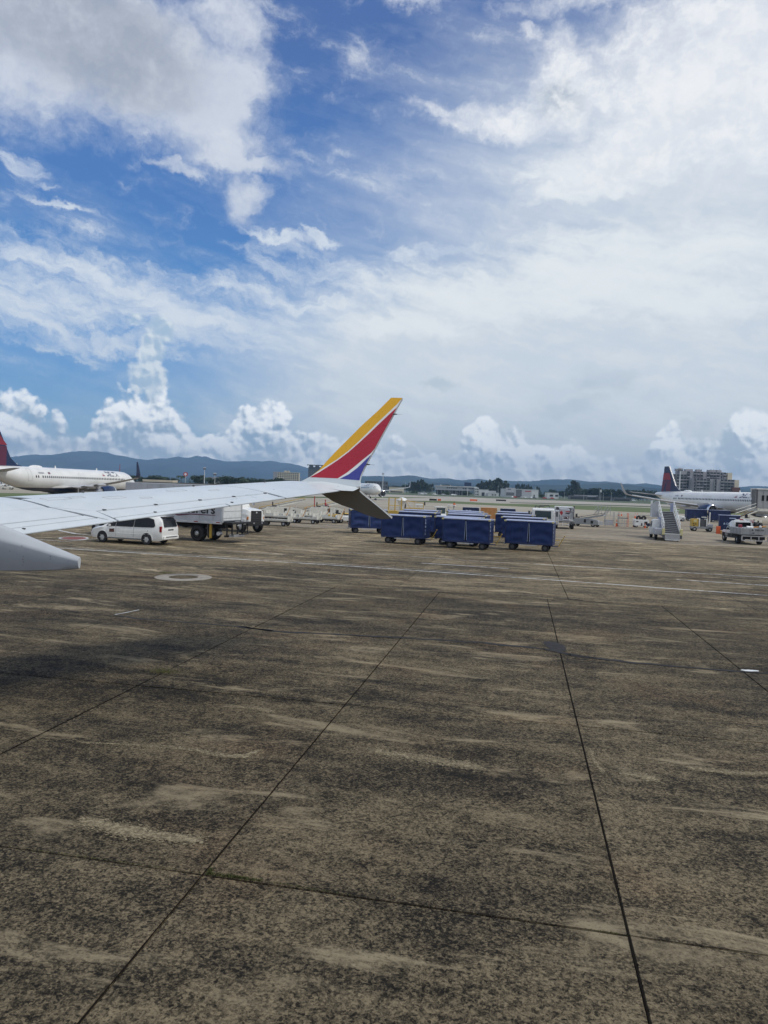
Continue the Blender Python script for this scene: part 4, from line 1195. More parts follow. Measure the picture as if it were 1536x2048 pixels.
for i, (a, c, py, Y_) in enumerate(((1140, 1175, 992.0, 790), (1152, 1196, 991.2, 800), (1197, 1222, 994.0, 780), (1228, 1262, 996.2, 760))):
    wb('open_shed', ['pale flat shed roof at the left of the parking area', 'long pale canopy roof behind the left shed', 'dark low shed in the middle of the parking area', 'pale narrow canopy at the right of the parking area'][i], a, c, py, Y_, ('shutter', 'lgrey', 'dgrey', 'shutter')[i], [(.05, .95, .05, .72)], 8)
wb('grey_shed', 'small pitched grey shed among scrub right of the winglet', 837, 851, 986.0, 700, 'lgrey', [])
wb('yellow_wall', 'pale yellow low wall building behind the distant jet wing', 778, 808, 975, 860, 'cream_b', [(.1, .9, .1, .3)])
wb('flat_store', 'flat beige store building among the trees behind the grey wall', 415, 456, 955.7, 640, 'concrete_b', [])
wb('flat_store', 'pale low store building at the left end of the tree row', 285, 345, 961, 500, 'cream_b', [(.1, .2, .2, .6)])
# light masts and poles
def mast(px, top, Y, label, heads=4, r=.25, name='light_mast', w=2.4):
    p = at(px, 985, Y); H = zat(px, top, Y)
    t = thing(name, label, 'mast', (p.x, Y, 0))
    MB().tube((0, 0, 0), (0, 0, H), r, r * .6, 8).build('pole', 'alu', t)
    if heads:
        MB().box((0, 0, H), (w, .3, .2)).build('crossbar', 'dgrey', t)
        for k in range(heads):
            MB().box((-w / 2 + w * (k + .5) / heads, -.2, H - .35), (w / heads * .75, .3, .8)).build('floodlight', 'dgrey', t)
            MB().box((-w / 2 + w * (k + .5) / heads, -.2, H + .55), (w / heads * .75, .3, .7)).build('floodlight', 'lgrey', t)
    return t
mast(1358.5, 939, 420, 'tall floodlight mast in front of the apartment block', 5, .5, w=3.2)
mast(408, 937, 480, 'floodlight mast above the trees behind the grey wall', 3, .35, w=1.8)
mast(765, 947.5, 800, 'tall mast beside the grey blocky building', 3, .6, w=2.6)
mast(429, 948.5, 480, 'shorter double-headed lamp mast in the left tree row', 2, .2, w=2.2)
mast(238.5, 928, 900, 'thin red lattice mast left of the dark winglet', 0, .5, 'radio_mast').children[0].data.materials[0] = M['red']
for k_, (px, top) in enumerate(((810, 963), (864, 974), (900, 976), (914, 975), (924, 976), (1070, 972), (996, 970), (1004, 974))):
    mast(px, top, 780, ['leftmost tall bare pole left of the casuarina grove', 'bare pole left of the terminal', 'left pole of three before the terminal', 'middle pole of three before the terminal', 'right pole of three before the terminal', 'bare pole at the right edge of the hangar front', 'left pole before the right casuarina grove', 'right pole before the right casuarina grove'][k_], 0, .16, 'perimeter_pole')
for k_, (px, top) in enumerate(((1168, 984), (1199, 974), (1207, 985), (1223, 984), (1252, 990), (1129, 984))):
    mast(px, top, 760, ['bare pole right of the tall casuarina', 'tallest bare pole beside the white box sign', 'short pole just right of the white box sign', 'bare pole in the middle of the parking area', 'bare pole near the jet wingtip', 'bare pole left of the tall casuarina'][k_], 0, .15, 'parking_pole')
for o in [o for o in COL.objects if o.name.startswith('perimeter_pole')]: o['group'] = 'poles on the perimeter road'
for o in [o for o in COL.objects if o.name.startswith('parking_pole')]: o['group'] = 'poles in the parking area'
p = at(1202, 980, 760); t = thing('white_cabinet', 'small white box sign up on a pole in the parking area', 'sign', (p.x, 760, 0)); MB().box((0, 0, zat(1202, 982, 760)), (1.4, .5, 2.6)).build('box', 'white_b', t); MB().tube((0, 0, 0), (0, 0, zat(1202, 984, 760)), .12).build('pole', 'alu', t)
p = at(371, 950, 560); t = thing('round_sign', 'round red and white sign on a pole in the left tree row', 'sign', (p.x, 560, 0)); zc = zat(371, 948.5, 560)
MB().tube((0, 0, zc), (0, .3, zc), 1.7, n=20).build('disc', 'red', t); MB().tube((0, -.05, zc), (0, .0, zc), 1.0, n=16).build('white_centre', 'white_b', t); MB().tube((0, .15, 0), (0, .15, zc), .15).build('pole', 'alu', t)
# parked cars beyond, runway signs
def far_car(px, py, mat, label, group, Y=None):
    p = gp(px, py); t = thing('parked_car', label, 'car', (p.x, p.y, 0), R(tr_r.choice((0, 8, 95, -10))), group)
    MB().loft([[(x, y, z) for y, z in ((-.85, .3), (-.88, .85), (-.7, zt_), (.7, zt_), (.88, .85), (.85, .3))] for x, zt_ in ((-2.2, .95), (-1.6, 1.05), (-1.1, 1.5), (.6, 1.48), (1.3, 1.0), (2.2, .85))]).build('body', mat, t)
    MB().loft([[(x, y, z) for y, z in ((-.80, .98), (-.73, zt_), (.73, zt_), (.80, .98))] for x, zt_ in ((-1.5, 1.0), (-1.05, 1.42), (.55, 1.40), (1.15, 1.02))]).build('window', 'glass', t)
    for a in (-1.35, 1.35):
        for c in (-.8, .8): wheel(t, (a, c, .32), .32, .2, n=10)
r5 = random.Random(5)
for k_, px in enumerate((845, 852, 870, 887, 904, 909)): far_car(px, 989.3 + (px - 845) * .03, r5.choice(('white', 'silver', 'white')), ORD[k_] + ' parked car from the left before the terminal', 'cars before the terminal')
for k_, px in enumerate((1024, 1029, 1045, 1050, 1056, 1062, 1068, 1089, 1096, 1104)): far_car(px, 995.6 + (px - 1024) * .03, r5.choice(('white', 'silver', 'dgrey', 'red')), ORD[k_] + ' parked car from the left along the hangar front', 'cars by the hangar')
for k_, px in enumerate((1158, 1182, 1198, 1214, 1217, 1225, 1240, 1256, 1268)): far_car(px, 999.0 + (px - 1158) * .03, r5.choice(('white', 'white', 'silver', 'dgrey')), ORD[k_] + ' parked car from the left among the open sheds', 'cars in the parking area')
for i, (px, py, w, mat) in enumerate(((866, 1002.6, 3.6, 'black'), (878.5, 1002.8, 1.6, 'orange'), (947, 1003, 5.2, 'black'), (1002, 1003.2, 6, 'black'))):
    p = gp(px, py); tt = thing('runway_sign', ['dark low airfield sign at the left of the grass strip', 'small orange airfield sign next to the left dark one', 'orange low airfield sign in the middle of the grass strip', 'long black airfield sign beyond the grass strip'][i], 'sign', (p.x, p.y, 0))
    if i == 2: mat, w = 'orange', 4
    MB().box((0, 0, .62), (w * .8, .3, .72)).build('board', mat, tt, bevel=.03); MB().box((-w / 3, 0, .13), (.12, .2, .3)).build('leg', 'dgrey', tt); MB().box((w / 3, 0, .13), (.12, .2, .3)).build('leg', 'dgrey', tt)

# ================================================================ airliners
def superring(x, zc, ry, rz, n=32):
    return [(x, ry * math.cos(2 * math.pi * i / n), zc + rz * math.sin(2 * math.pi * i / n)) for i in range(n)]
def fus_mat(name, belly):
    m, n, b = new_mat(name)
    tcn = n.node('ShaderNodeTexCoord'); o = X(n, tcn.outputs['Object'])
    x, y, z = n.sep(o)
    f = n.noise(o, 0.6, 4)
    white = n.mix(n.ss(f, .3, .7), (0.72, 0.72, 0.69, 1), (0.80, 0.80, 0.77, 1))
    soot = n.noise(n.vm('MULTIPLY', o, (.25, 1, 2)), 1.2, 5, .6)
    white = n.mix(n.ss(z, 2.8, 1.6, 0, .35) * n.ss(soot, .35, .7), white, (0.40, 0.38, 0.34, 1))
    c = n.mix(n.m('LESS_THAN', z, belly), white, (0.012, 0.026, 0.075, 1))
    n.put(b.inputs['Base Color'], c); b.inputs['Roughness'].default_value = 0.28; b.inputs['Coat Weight'].default_value = 0.3
    return m
def wing_sec(P, chord, th, n=9, twist=0.0):
    """airfoil ring at leading-edge point P, chord running to -x"""
    out = []
    ts = [0.5 * (1 - math.cos(math.pi * i / n)) for i in range(n + 1)]
    for t in ts: out.append((P[0] - chord * t, P[1], P[2] + th * chord * (1.6 * math.sqrt(t) * (1 - t) + .25 * t * (1 - t)) - t * chord * twist))
    for t in ts[::-1][1:-1]: out.append((P[0] - chord * t, P[1], P[2] - th * chord * .75 * (1.5 * math.sqrt(t) * (1 - t)) - t * chord * twist))
    return out

def jet(name, label, nose, az, L, ry, rz, zc, half, eng_x, eng_y, eng_r, fin_h, tip='blend', reg='N834DN', belly=1.9, detail=True, near=-1, group=None, nwin=46, letter_x=12.0, tail_text=True, fin_root=5.6, fin_shift=0.0, root_f=.355, red_fwd=0.0):
    """nose: world xy of the nose; local origin under the nose, body along -x"""
    t = thing(name, label, 'airliner', (nose[0], nose[1], 0), heading(az), group)
    fm = fus_mat('fuselage_' + reg, belly)
    st = [(0, -.52, .06, .06), (.25, -.50, .42, .42), (.8, -.44, .78, .80), (1.5, -.34, 1.08, 1.12), (2.3, -.22, 1.36, 1.42), (3.2, -.10, 1.60, 1.70), (4.3, -.03, 1.80, 1.90), (5.8, 0, 1.94, 1.98), (7.5, 0, 1.98, 2.0)]
    rings = [superring(-x, zc + c, a * ry / 1.98, b_ * rz / 2.0) for x, c, a, b_ in st]
    x = 10.0
    while x < L - 14: rings.append(superring(-x, zc, ry, rz)); x += 3
    for d, c, k in ((14, 0, 1), (12, .03, .985), (10, .12, .93), (8, .30, .84), (6, .55, .70), (4.2, .82, .54), (2.6, 1.05, .38), (1.2, 1.22, .24), (.3, 1.32, .13), (0, 1.34, .06)):
        rings.append(superring(-(L - d), zc + c * rz / 2.0, ry * k, rz * k))
    MB().loft(rings).build('fuselage', fm, t, smooth=60)
    def rad(xl):  # centre height and radii at body station xl (metres behind the nose)
        ks = [(s[0], s[1], s[2] * ry / 1.98, s[3] * rz / 2.0) for s in st] + [(L - 14, 0, ry, rz)] + [(L - d, c * rz / 2, ry * k, rz * k) for d, c, k in ((12, .03, .985), (10, .12, .93), (8, .30, .84), (6, .55, .70), (4.2, .82, .54), (0, 1.34, .06))]
        xs = [k[0] for k in ks]
        return [float(np.interp(xl, xs, [k[i] for k in ks])) for i in (1, 2, 3)]
    def skin(xl, z, side, off=.01):
        c, a, b_ = rad(xl); q = max(-1, min(1, (z - zc - c) / b_))
        th = math.asin(q); return Vector((-xl, side * (a + off) * math.cos(th), zc + c + (b_ + off) * math.sin(th)))
    zw = zc + .45
    for side in (-1, 1):
        b = MB(); n_w = 0; xl = 6.6
        doors = [4.9, L * .46, L * .46 + 1.0, L - 8.4]
        while xl < L - 10.5:
            if all(abs(xl - d) > .55 for d in doors[:1] + doors[3:]) and not (xl > L * .72 and xl < L * .72 + .5):
                w, h_ = .13, .18
                b.add([skin(xl - w, zw - h_, side), skin(xl + w, zw - h_, side), skin(xl + w, zw, side, .014), skin(xl - w, zw, side, .014), skin(xl + w * .75, zw + h_, side), skin(xl - w * .75, zw + h_, side)], [(0, 1, 2, 3), (3, 2, 4, 5)])
            xl += .51
        tag(b.build('cabin_window', 'glass', t), kind='stuff')
        for d, w_, h0, h1 in ((4.9, .42, -.75, 1.1), (L * .46, .26, -.35, .75), (L * .46 + 1.0, .26, -.35, .75), (L - 9.2, .40, -.70, 1.15)):
            b = MB(); zz = list(np.linspace(zw + h0, zw + h1, 6))
            edge = [skin(d - w_, z, side, .012) for z in zz] + [skin(d + w_, z, side, .012) for z in zz[::-1]]
            for a, c in zip(edge, edge[1:] + edge[:1]): b.tube(a, c, .018, n=4)
            b.build('door', 'lgrey', t)
        # cockpit glazing
        b = MB()
        for x0_, x1_, za, zb in ((1.75, 2.35, .42, .98), (2.42, 3.0, .42, 1.05)):
            b.add([skin(x0_, zc + za, side, .015), skin(x1_, zc + za, side, .015), skin(x1_, zc + zb, side, .015), skin(x0_ + .1, zc + zb - .08, side, .015)], [(0, 1, 2, 3)])
        b.build('cockpit_window', 'glass', t)
        # titles
        vs, fs = text_mesh('DELTA', 1.15, 0.0, shear=.0, bold=.035)
        wmax = max(v[0] for v in vs)
        def put(vs, x0_, z0_, sx=1.15):
            out = []
            for v in vs:
                xx = x0_ - side * -1 * 0  # anchor
                xl_ = (x0_ - v[0] * sx) if side < 0 else (x0_ - wmax * sx + v[0] * sx)
                out.append(skin(xl_, z0_ + v[1], side, .02))
            return out
        MB().add(put(vs, letter_x, zc + .98), fs).build('title_lettering', 'navy', t)
        s_ = 1.0
        wx = letter_x + .55
        tri = lambda pts: [skin(wx + (.9 - p[0] * .9) if side < 0 else wx - wmax * 0 + p[0] * .9, zc + .95 + p[1] * 1.0, side, .02) for p in pts]
        MB().add(tri([(.5, 1), (.05, .12), (.5, .42)]), [(0, 1, 2)]).add(tri([(.5, 1), (.95, .12), (.5, .42)]), [(0, 1, 2)]).add(tri([(0, 0), (1, 0), (.5, .30)]), [(0, 1, 2)]).build('red_triangle_emblem', 'jetred', t)
        vs2, fs2 = text_mesh(reg, .34, 0)
        w2 = max(v[0] for v in vs2)
        MB().add([skin((L - 11.2 - v[0]) if side < 0 else (L - 11.2 - w2 + v[0]), zc + .92 + v[1], side, .02) for v in vs2], fs2).build('registration', 'navy', t)
        MB().add([skin(L - 13.5 - a, zc + .9 + c, side, .02) for a, c in ((0, 0), (.5, 0), (.5, .32), (0, .32))], [(0, 1, 2, 3)]).build('flag', 'jetmaroon', t)
    # wings
    sw = math.tan(R(27)); root_x = L * root_f
    for side in (-1, 1):
        wname = 'wing'
        zr = zc - rz * .62
        sec = []
        for y, ch in ((1.0, 7.4), (ry, 6.8), (half * .36, 4.7), (half * .66, 3.0), (half * .95, 1.75), (half, 1.5)):
            sec.append(wing_sec((-(root_x + (y - 1.0) * sw * 1.06), side * y, zr + (y - 1) * math.tan(R(5.6)) + .5 * (y / half) ** 3), ch, .075, twist=.02))
        w_ = MB().loft(sec).build(wname, 'lgrey', t, smooth=50)
        tipx = -(root_x + (half - 1) * sw * 1.06); tz = zr + (half - 1) * math.tan(R(5.6)) + .5
        secs = []
        if tip == 'shark':
            for k, (dy, dz_, dxx, ch) in enumerate(((0, 0, 0, 1.5), (.25, .12, .25, 1.35), (.5, .45, .6, 1.15), (.68, 1.0, 1.0, .95), (.85, 1.9, 1.6, .7), (.95, 2.5, 2.1, .35))):
                r_ = wing_sec((tipx - dxx, side * (half + dy), tz + dz_), ch, .06)
                secs.append(r_)
            MB().loft(secs).build('sharklet', 'lgrey', w_, smooth=True)
        else:
            for k, (dy, dz_, dxx, ch) in enumerate(((0, 0, 0, 1.5), (.25, .12, .25, 1.4), (.42, .5, .5, 1.25), (.5, 1.1, .85, 1.0), (.58, 1.9, 1.3, .75), (.66, 2.55, 1.75, .4))):
                ring = wing_sec((tipx - dxx, side * (half + dy), tz + dz_), ch, .06)
                secs.append([(p[0], p[1] + side * (p[2] - tz - dz_) * (-.7 if k > 1 else 0), p[2]) for p in ring])
            MB().loft(secs).build('winglet', 'navy', w_, smooth=True)
        for y, ln in ((half * .30, 2.6), (half * .46, 2.3), (half * .62, 2.0)):
            xx = -(root_x + (y - 1) * sw * 1.06 + 4.0 + (half * .5 - y) * .22)
            zz = zr + (y - 1) * math.tan(R(5.6)) - .25
            MB().loft([[(xx + d, side * y + .17 * k * math.cos(a), zz + .26 * k * math.sin(a)) for a in [2 * math.pi * i / 10 for i in range(10)]] for d, k in ((1.0, .2), (.4, .8), (-.4, 1), (-ln * .6, .8), (-ln, .1))]).build('flap_fairing', 'lgrey', w_, smooth=True)
        MB().loft([[(-(root_x + (half * q - 1) * sw * 1.06) + .03, side * half * q, zr + (half * q - 1) * math.tan(R(5.6)) + .5 * q ** 3 + e) for e in (-.05, .06)] + [(-(root_x + (half * q - 1) * sw * 1.06) - .35, side * half * q, zr + (half * q - 1) * math.tan(R(5.6)) + .5 * q ** 3 + e) for e in (.16, -.10)] for q in (.12, .36, .66, .97)]).build('slat', 'alu', w_)
        # engine
        ex, ey, ez = -eng_x, side * eng_y, eng_r + .62 + (zc - 3.3) * .8
        nac = MB().lathe([(eng_r * .80, ex - .25), (eng_r * .86, ex + .02), (eng_r * .93, ex), (eng_r * 1.0, ex - .45), (eng_r * 1.05, ex - 1.3), (eng_r * 1.0, ex - 2.4), (eng_r * .80, ex - 3.6), (eng_r * .74, ex - 3.6)], (0, ey, ez), 'X', 28).build('engine', 'navy', t, smooth=50)
        MB().lathe([(eng_r * .78, ex - .45), (eng_r * .82, ex + .00), (eng_r * .88, ex + .06), (eng_r * .95, ex + .005), (eng_r * 1.005, ex - .38)], (0, ey, ez), 'X', 28).build('inlet_lip', 'chrome', nac, smooth=True)
        MB().lathe([(.01, ex - .75), (eng_r * .80, ex - .9), (eng_r * .80, ex - .4)], (0, ey, ez), 'X', 24).build('inlet', 'black', nac, smooth=True)
        MB().lathe([(.01, ex - .35), (eng_r * .14, ex - .55), (eng_r * .24, ex - .9)], (0, ey, ez), 'X', 14).build('spinner', 'dgrey', nac, smooth=True)
        fb = MB()
        for k in range(20):
            a = 2 * math.pi * k / 20
            fb.add([(ex - .72, ey + eng_r * .22 * math.cos(a), ez + eng_r * .22 * math.sin(a)), (ex - .84, ey + eng_r * .22 * math.cos(a + .2), ez + eng_r * .22 * math.sin(a + .2)), (ex - .80, ey + eng_r * .79 * math.cos(a + .3), ez + eng_r * .79 * math.sin(a + .3)), (ex - .66, ey + eng_r * .79 * math.cos(a + .08), ez + eng_r * .79 * math.sin(a + .08))], [(0, 1, 2, 3)])
        tag(fb.build('fan_blade', 'grey', nac), kind='stuff')
        MB().lathe([(eng_r * .62, ex - 3.0), (eng_r * .48, ex - 4.2), (eng_r * .30, ex - 4.9), (.02, ex - 5.3)], (0, ey, ez), 'X', 20).build('exhaust', 'steel', nac, smooth=True)
        MB().loft([[(ex - .9, ey + e * .05, ez + eng_r * 1.02) for e in (-1, 1)] + [(ex - 4.4, ey + e * .09, ez + eng_r * .3) for e in (1, -1)], [(ex - 1.6, ey + e * .1, ez + eng_r * 1.28) for e in (-1, 1)] + [(ex - 5.2, ey + e * .12, ez + eng_r * 1.02) for e in (1, -1)]]).build('pylon', 'lgrey', nac)
        # tailplane
        hs = []
        for y, ch in ((.3, 3.9), (half * .2, 2.9), (half * .385, 1.35)):
            hs.append(wing_sec((-(L - 5.6 + y * .72), side * y, zc + .95 + y * .10), ch, .06))
        MB().loft(hs).build('tailplane', 'lgrey', t, smooth=50)
        # main gear
        gx = -(root_x + 4.9)
        g_ = MB().tube((gx, side * 2.9, .5), (gx, side * 2.9, zc - 1.2), .14, n=10).tube((gx, side * 2.9, .55), (gx, side * 2.3, .55), .09).build('main_gear', 'alu', t)
        for q in (2.5, 3.25): wheel(g_, (gx, side * q, .56), .56, .38)
    # belly fairing
    MB().loft([[(-(root_x + d), (ry * .55 + w_) * math.cos(a), zc - rz * .55 + (rz * .62) * k * math.sin(a)) for a in [math.pi + math.pi * i / 14 for i in range(15)]] for d, w_, k in ((-2.0, -.3, .55), (0, .55, .86), (3, .8, .92), (7, .8, .92), (9.5, .5, .84), (12, -.3, .55))], closed=True).build('belly_fairing', fm, t, smooth=60)
    # nose gear
    ng = MB().tube((-4.4, 0, .3), (-4.4, 0, zc - 1.3), .1, n=10).build('nose_gear', 'alu', t)
    for q in (-.2, .2): wheel(ng, (-4.4, q, .36), .36, .22)
    # fin
    fz = zc + rz * .93; fx = -(L - 9.3) - fin_shift
    th = .14
    out = [(fx + 2.4, fz + .02), (fx + .6, fz + .42), (fx - .7, fz + 1.35), (fx - (fin_root - 1.75) - .2, fz + fin_h), (fx - (fin_root - 1.75) - 2.1, fz + fin_h), (fx - fin_root - 1.2, fz - .35), (fx - 3, fz - .3), (fx - 1, fz - .1)]
    def fin_poly(pts, half_t): return MB().prism([(x_, -half_t, z_) for x_, z_ in pts], (0, 2 * half_t, 0))
    fin = fin_poly(out, th).build('fin', 'navy', t)
    tx, tz_ = fx - (fin_root - 1.75), fz + fin_h
    for mat, pts in (('jetred', [(tx - .05 + red_fwd * .2, fz + fin_h * .74), (tx - 2.35, fz + fin_h * .74), (tx - 2.65, fz + fin_h * .46), (tx - 1.0, fz + fin_h * .47), (tx + .9 + red_fwd, fz + fin_h * .46)]),
                     ('jetmaroon', [(tx - .35, fz + fin_h * .44), (tx - 2.68, fz + fin_h * .44), (tx - 3.05, fz + .05), (tx - 2.2, fz + .05), (tx - 1.6, fz + fin_h * .30)]),
                     ('jetmaroon', [(tx - .2, fz + fin_h * .44), (tx + .8 + red_fwd, fz + fin_h * .44), (tx + .7 + red_fwd, fz + .1), (tx - 1.2, fz + .1), (tx - 1.1, fz + fin_h * .28)])):
        fin_poly(pts, th + .006).build('fin_panel', mat, fin)
    MB().prism([(out[3][0] + .0, -.02, out[3][1] + .03), (out[2][0] + .0, -.02, out[2][1] + .04), (out[1][0] + .0, -.02, out[1][1] + .05), (out[1][0] + .0, -.02, out[1][1] - .02), (out[2][0] - .08, -.02, out[2][1] - .02), (out[3][0] - .12, -.02, out[3][1] + .0)], (0, .04, 0)).build('leading_edge', 'white', fin)
    # aerials and satcom dome
    MB().loft([[(-(L * .70) + d, .5 * k * math.cos(a), zc + rz - .12 + .42 * k * math.sin(a)) for a in [math.pi * i / 10 for i in range(11)]] for d, k in ((1.5, .1), (1.1, .75), (.5, 1), (-.6, 1), (-1.3, .7), (-1.9, .1))]).build('antenna_dome', 'white_clean', t, smooth=True)
    for q in (.30, .58, .80): MB().prism([(-(L * q), -.02, zc + rz - .02), (-(L * q) - .4, -.02, zc + rz - .02), (-(L * q) - .35, -.02, zc + rz + .38), (-(L * q) - .18, -.02, zc + rz + .38)], (0, .04, 0)).build('blade_antenna', 'white_clean', t)
    return t

jet('passenger_jet', 'white and navy jet beyond our wing, its tail cut by the left edge', (-51.0, 147.5), 12, 42.1, 1.88, 2.0, 3.72, 16.6, 15.4, 4.9, .98, 7.0, 'blend', 'N834DN', belly=2.35, letter_x=12.0, fin_shift=2.0, root_f=.415, red_fwd=1.5)
jet('passenger_jet', 'white jet with red and navy fin beside the grey apartment block on the right', (72.6, 130.2), 170, 44.5, 1.975, 2.07, 3.85, 17.4, 13.5, 5.75, 1.12, 5.9, 'shark', 'N395DN', belly=2.0, letter_x=11.4, fin_root=5.2)
jet('passenger_jet', 'distant white jet taxiing towards us, half hidden behind the winglet', (-1.8, 252), 162, 47.0, 1.95, 2.05, 3.9, 21.0, 15.5, 6.3, 1.25, 7.5, 'shark', 'N6713Y', belly=2.0)

# ---------------------------------------------------------------- long grey corrugated wall (blast fence) on the left
a0, a1 = at(222, 975, 178), at(566, 975, 200)
dv = (a1 - a0); Lw = Vector((dv.x, dv.y, 0)).length; azw = math.atan2(dv.y, dv.x)
t = thing('corrugated_wall', 'long grey corrugated wall above our wing between left jet and cream block', 'wall', (a0.x, a0.y, 0), azw)
nx = int(Lw / 1.25); Hw = zat(300, 963.2, 181)
for i in range(nx):
    MB().b2((i * 1.25 + .03, -.04 + .05 * (i % 2), 0), (i * 1.25 + 1.22, .08 + .05 * (i % 2), Hw - .25)).build('panel', 'lgrey', t)
MB().b2((-.1, -.3, Hw - .25), (Lw, .5, Hw)).build('coping', 'dgrey', t)
for i in range(0, nx, 8): MB().b2((i * 1.25 - .12, .2, 0), (i * 1.25 + .12, .9, Hw - .26)).build('buttress', 'grey', t)
# cream tank trailer before the wall
p = at(238, 976, 165)
t = thing('tank_trailer', 'small cream tank trailer standing before the grey wall under the jet wing', 'trailer', (p.x, p.y, 0), R(4))
MB().lathe([(.05, -1.5), (.42, -1.42), (.48, -1.2), (.48, 1.2), (.42, 1.42), (.05, 1.5)], (0, 0, 2.1), 'X', 18).build('tank', 'white_clean', t, smooth=True)
MB().b2((-1.4, -.4, .6), (1.4, .4, 1.62)).build('frame', 'grey', t)
for x_ in (-.9, .9):
    for y_ in (-.5, .5): wheel(t, (x_, y_, .35), .35, .2)

# ================================================================ ground vehicles and equipment
def ring6(x, hb, z0, zb, hr, zr):
    L_ = [(-hb * .93, z0), (-hb, z0 + .14), (-hb, zb), (-(hb * .25 + hr * .75), zb * .18 + zr * .82), (-hr + .06, zr - .01)]
    pts = L_ + [(0, zr + .02)] + [(-y, z) for y, z in L_[::-1]]
    return [(x, y, z) for y, z in pts]
def carbody(t, st, mat, name='body'):
    return MB().loft([ring6(*s) for s in st]).build(name, mat, t, smooth=38)
def side_quad(st_y, pts, side, off=.012):
    """pts (x,z) on the body flank; st_y(x,z)->half width"""
    return [(x, side * (st_y(x, z) + off), z) for x, z in pts]
def on(px, py, dz=0.0):
    p = gp(px, py); return (p.x, p.y, dz)

# ---------- curtained baggage cart
CL, CW, CH = 3.4, 1.62, 2.2
def curtain_mesh(side, seed, open_gap=.05):
    r = random.Random(seed); b = MB(); y0 = -CW / 2 * side
    for half in (-1, 1):
        xa, xb = (-CL / 2 + .06, -open_gap) if half < 0 else (open_gap, CL / 2 - .06)
        nx, nz = 26, 20; V = []; Fc = []
        sag = r.uniform(.05, .12); ph = r.uniform(0, 9)
        for j in range(nz + 1):
            for i in range(nx + 1):
                u, v = i / nx, j / nz
                x = xa + (xb - xa) * u; z = .60 + (CH - .09 - .60) * v
                w = (u if half < 0 else 1 - u)
                d = sag * math.sin(math.pi * u) * math.sin(math.pi * min(1, v * 1.1)) * .8
                q = abs(v - (.95 - .75 * (w - .5) ** 2 * 2.5 - .1))
                d += .036 * math.sin(14 * (v + .6 * (w - .5) ** 2) + ph) * math.sin(math.pi * u) + .050 * mnoise.noise(Vector((x * 2.1, z * 2.4, seed)))
                d += .020 * mnoise.noise(Vector((x * 7, z * 2.0, seed + 4)))
                V.append((x + .02 * math.sin(6 * v + seed) * (1 if (w > .98) else 0), y0 + side * d, z))
        for j in range(nz):
            for i in range(nx): Fc.append((j * (nx + 1) + i, j * (nx + 1) + i + 1, (j + 1) * (nx + 1) + i + 1, (j + 1) * (nx + 1) + i))
        b.add(V, Fc)
    return b
def make_cart(label, marks=True, seed=1, mats=('cart', 'curtain', 'cart_roof'), group=None):
    t = thing('baggage_cart', label, 'baggage cart', (0, 0, 0), 0, group)
    h = CL / 2; w = CW / 2
    fr = MB().box((0, 0, .54), (CL, CW, .13)).box((-h + .5, 0, .40), (.12, 1.1, .20)).box((h - .5, 0, .40), (.12, 1.1, .20))
    for x in (-h + .03, h - .03):
        for y in (-w + .03, w - .03): fr.box((x, y, 1.36), (.06, .06, 1.55))
    fr.build('frame', mats[0], t, bevel=.008)
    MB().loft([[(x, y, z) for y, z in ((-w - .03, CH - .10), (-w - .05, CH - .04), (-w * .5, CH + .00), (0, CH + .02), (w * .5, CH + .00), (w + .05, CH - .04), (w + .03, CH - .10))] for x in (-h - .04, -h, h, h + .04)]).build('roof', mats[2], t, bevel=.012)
    for x, nm in ((-h + .01, 'end_panel'), (h - .01, 'end_panel')):
        e = MB().box((x, 0, 1.34), (.05, CW - .12, 1.5)).build(nm, mats[0], t)
        sgn = 1 if x > 0 else -1
        for k in range(5): MB().box((x + sgn * .035, 0, .75 + k * .28), (.02, CW - .2, .04)).build('rib', mats[0], e)
        if marks:
            for k, (zz, yy, ww, hh) in enumerate(((1.86, -.5, .22, .13), (1.66, -.5, .20, .10), (1.52, -.47, .10, .06), (1.36, -.5, .22, .13), (1.14, -.5, .22, .03), (1.05, -.5, .22, .03), (.90, -.52, .16, .03), (.80, -.5, .22, .03))):
                MB().box((x + sgn * .03, yy if sgn > 0 else -yy, zz), (.008, ww, hh)).build('marking', 'cart_mark', e)
    for side in (1, -1): curtain_mesh(side, seed + side).build('curtain', mats[1], t, smooth=True)
    MB().box((0, 0, 1.34), (CL - .1, .02, 1.5)).build('inner_divider', 'black', t)
    for side in (-1, 1):
        for x in (-.075, .075):
            MB().path([(x * 1.0, side * (w + .015), .66), (x * .7, side * (w + .02), 1.3), (x * .45, side * (w + .02), 2.0)], .012, 5).build('curtain_edge', 'cart_mark', t)
    for x in (-h, h):
        for y in (-w, w): MB().box((x, y, CH - .07), (.16, .13, .12)).build('corner_cap', 'paleyellow', t, bevel=.02)
    for x in (-h + .52, h - .52):
        for y in (-w + .22, w - .22): wheel(t, (x, y, .26), .26, .18, hub='dgrey', n=14)
    MB().tube((h - .5, -.18, .4), (h + .35, 0, .38), .03).tube((h - .5, .18, .4), (h + .35, 0, .38), .03).build('draw_frame', 'cart', t)
    MB().tube((h + .35, 0, .38), (h + .75, 0, 1.15), .028).box((h + .76, 0, 1.17), (.05, .22, .05)).build('tow_bar', 'yellow', t)
    MB().box((-h - .12, 0, .42), (.22, .18, .08)).build('hitch', 'steel', t)
    MB().box((0, -w - .01, .42), (1.2, .03, .05)).build('step_rail', 'lgrey', t)
    return t
cg = 'blue curtained baggage carts parked in rows'
proto = make_cart('blue curtained baggage cart nearest us on the right, tow bar raised', True, 3, group=cg)
AX = heading(110)
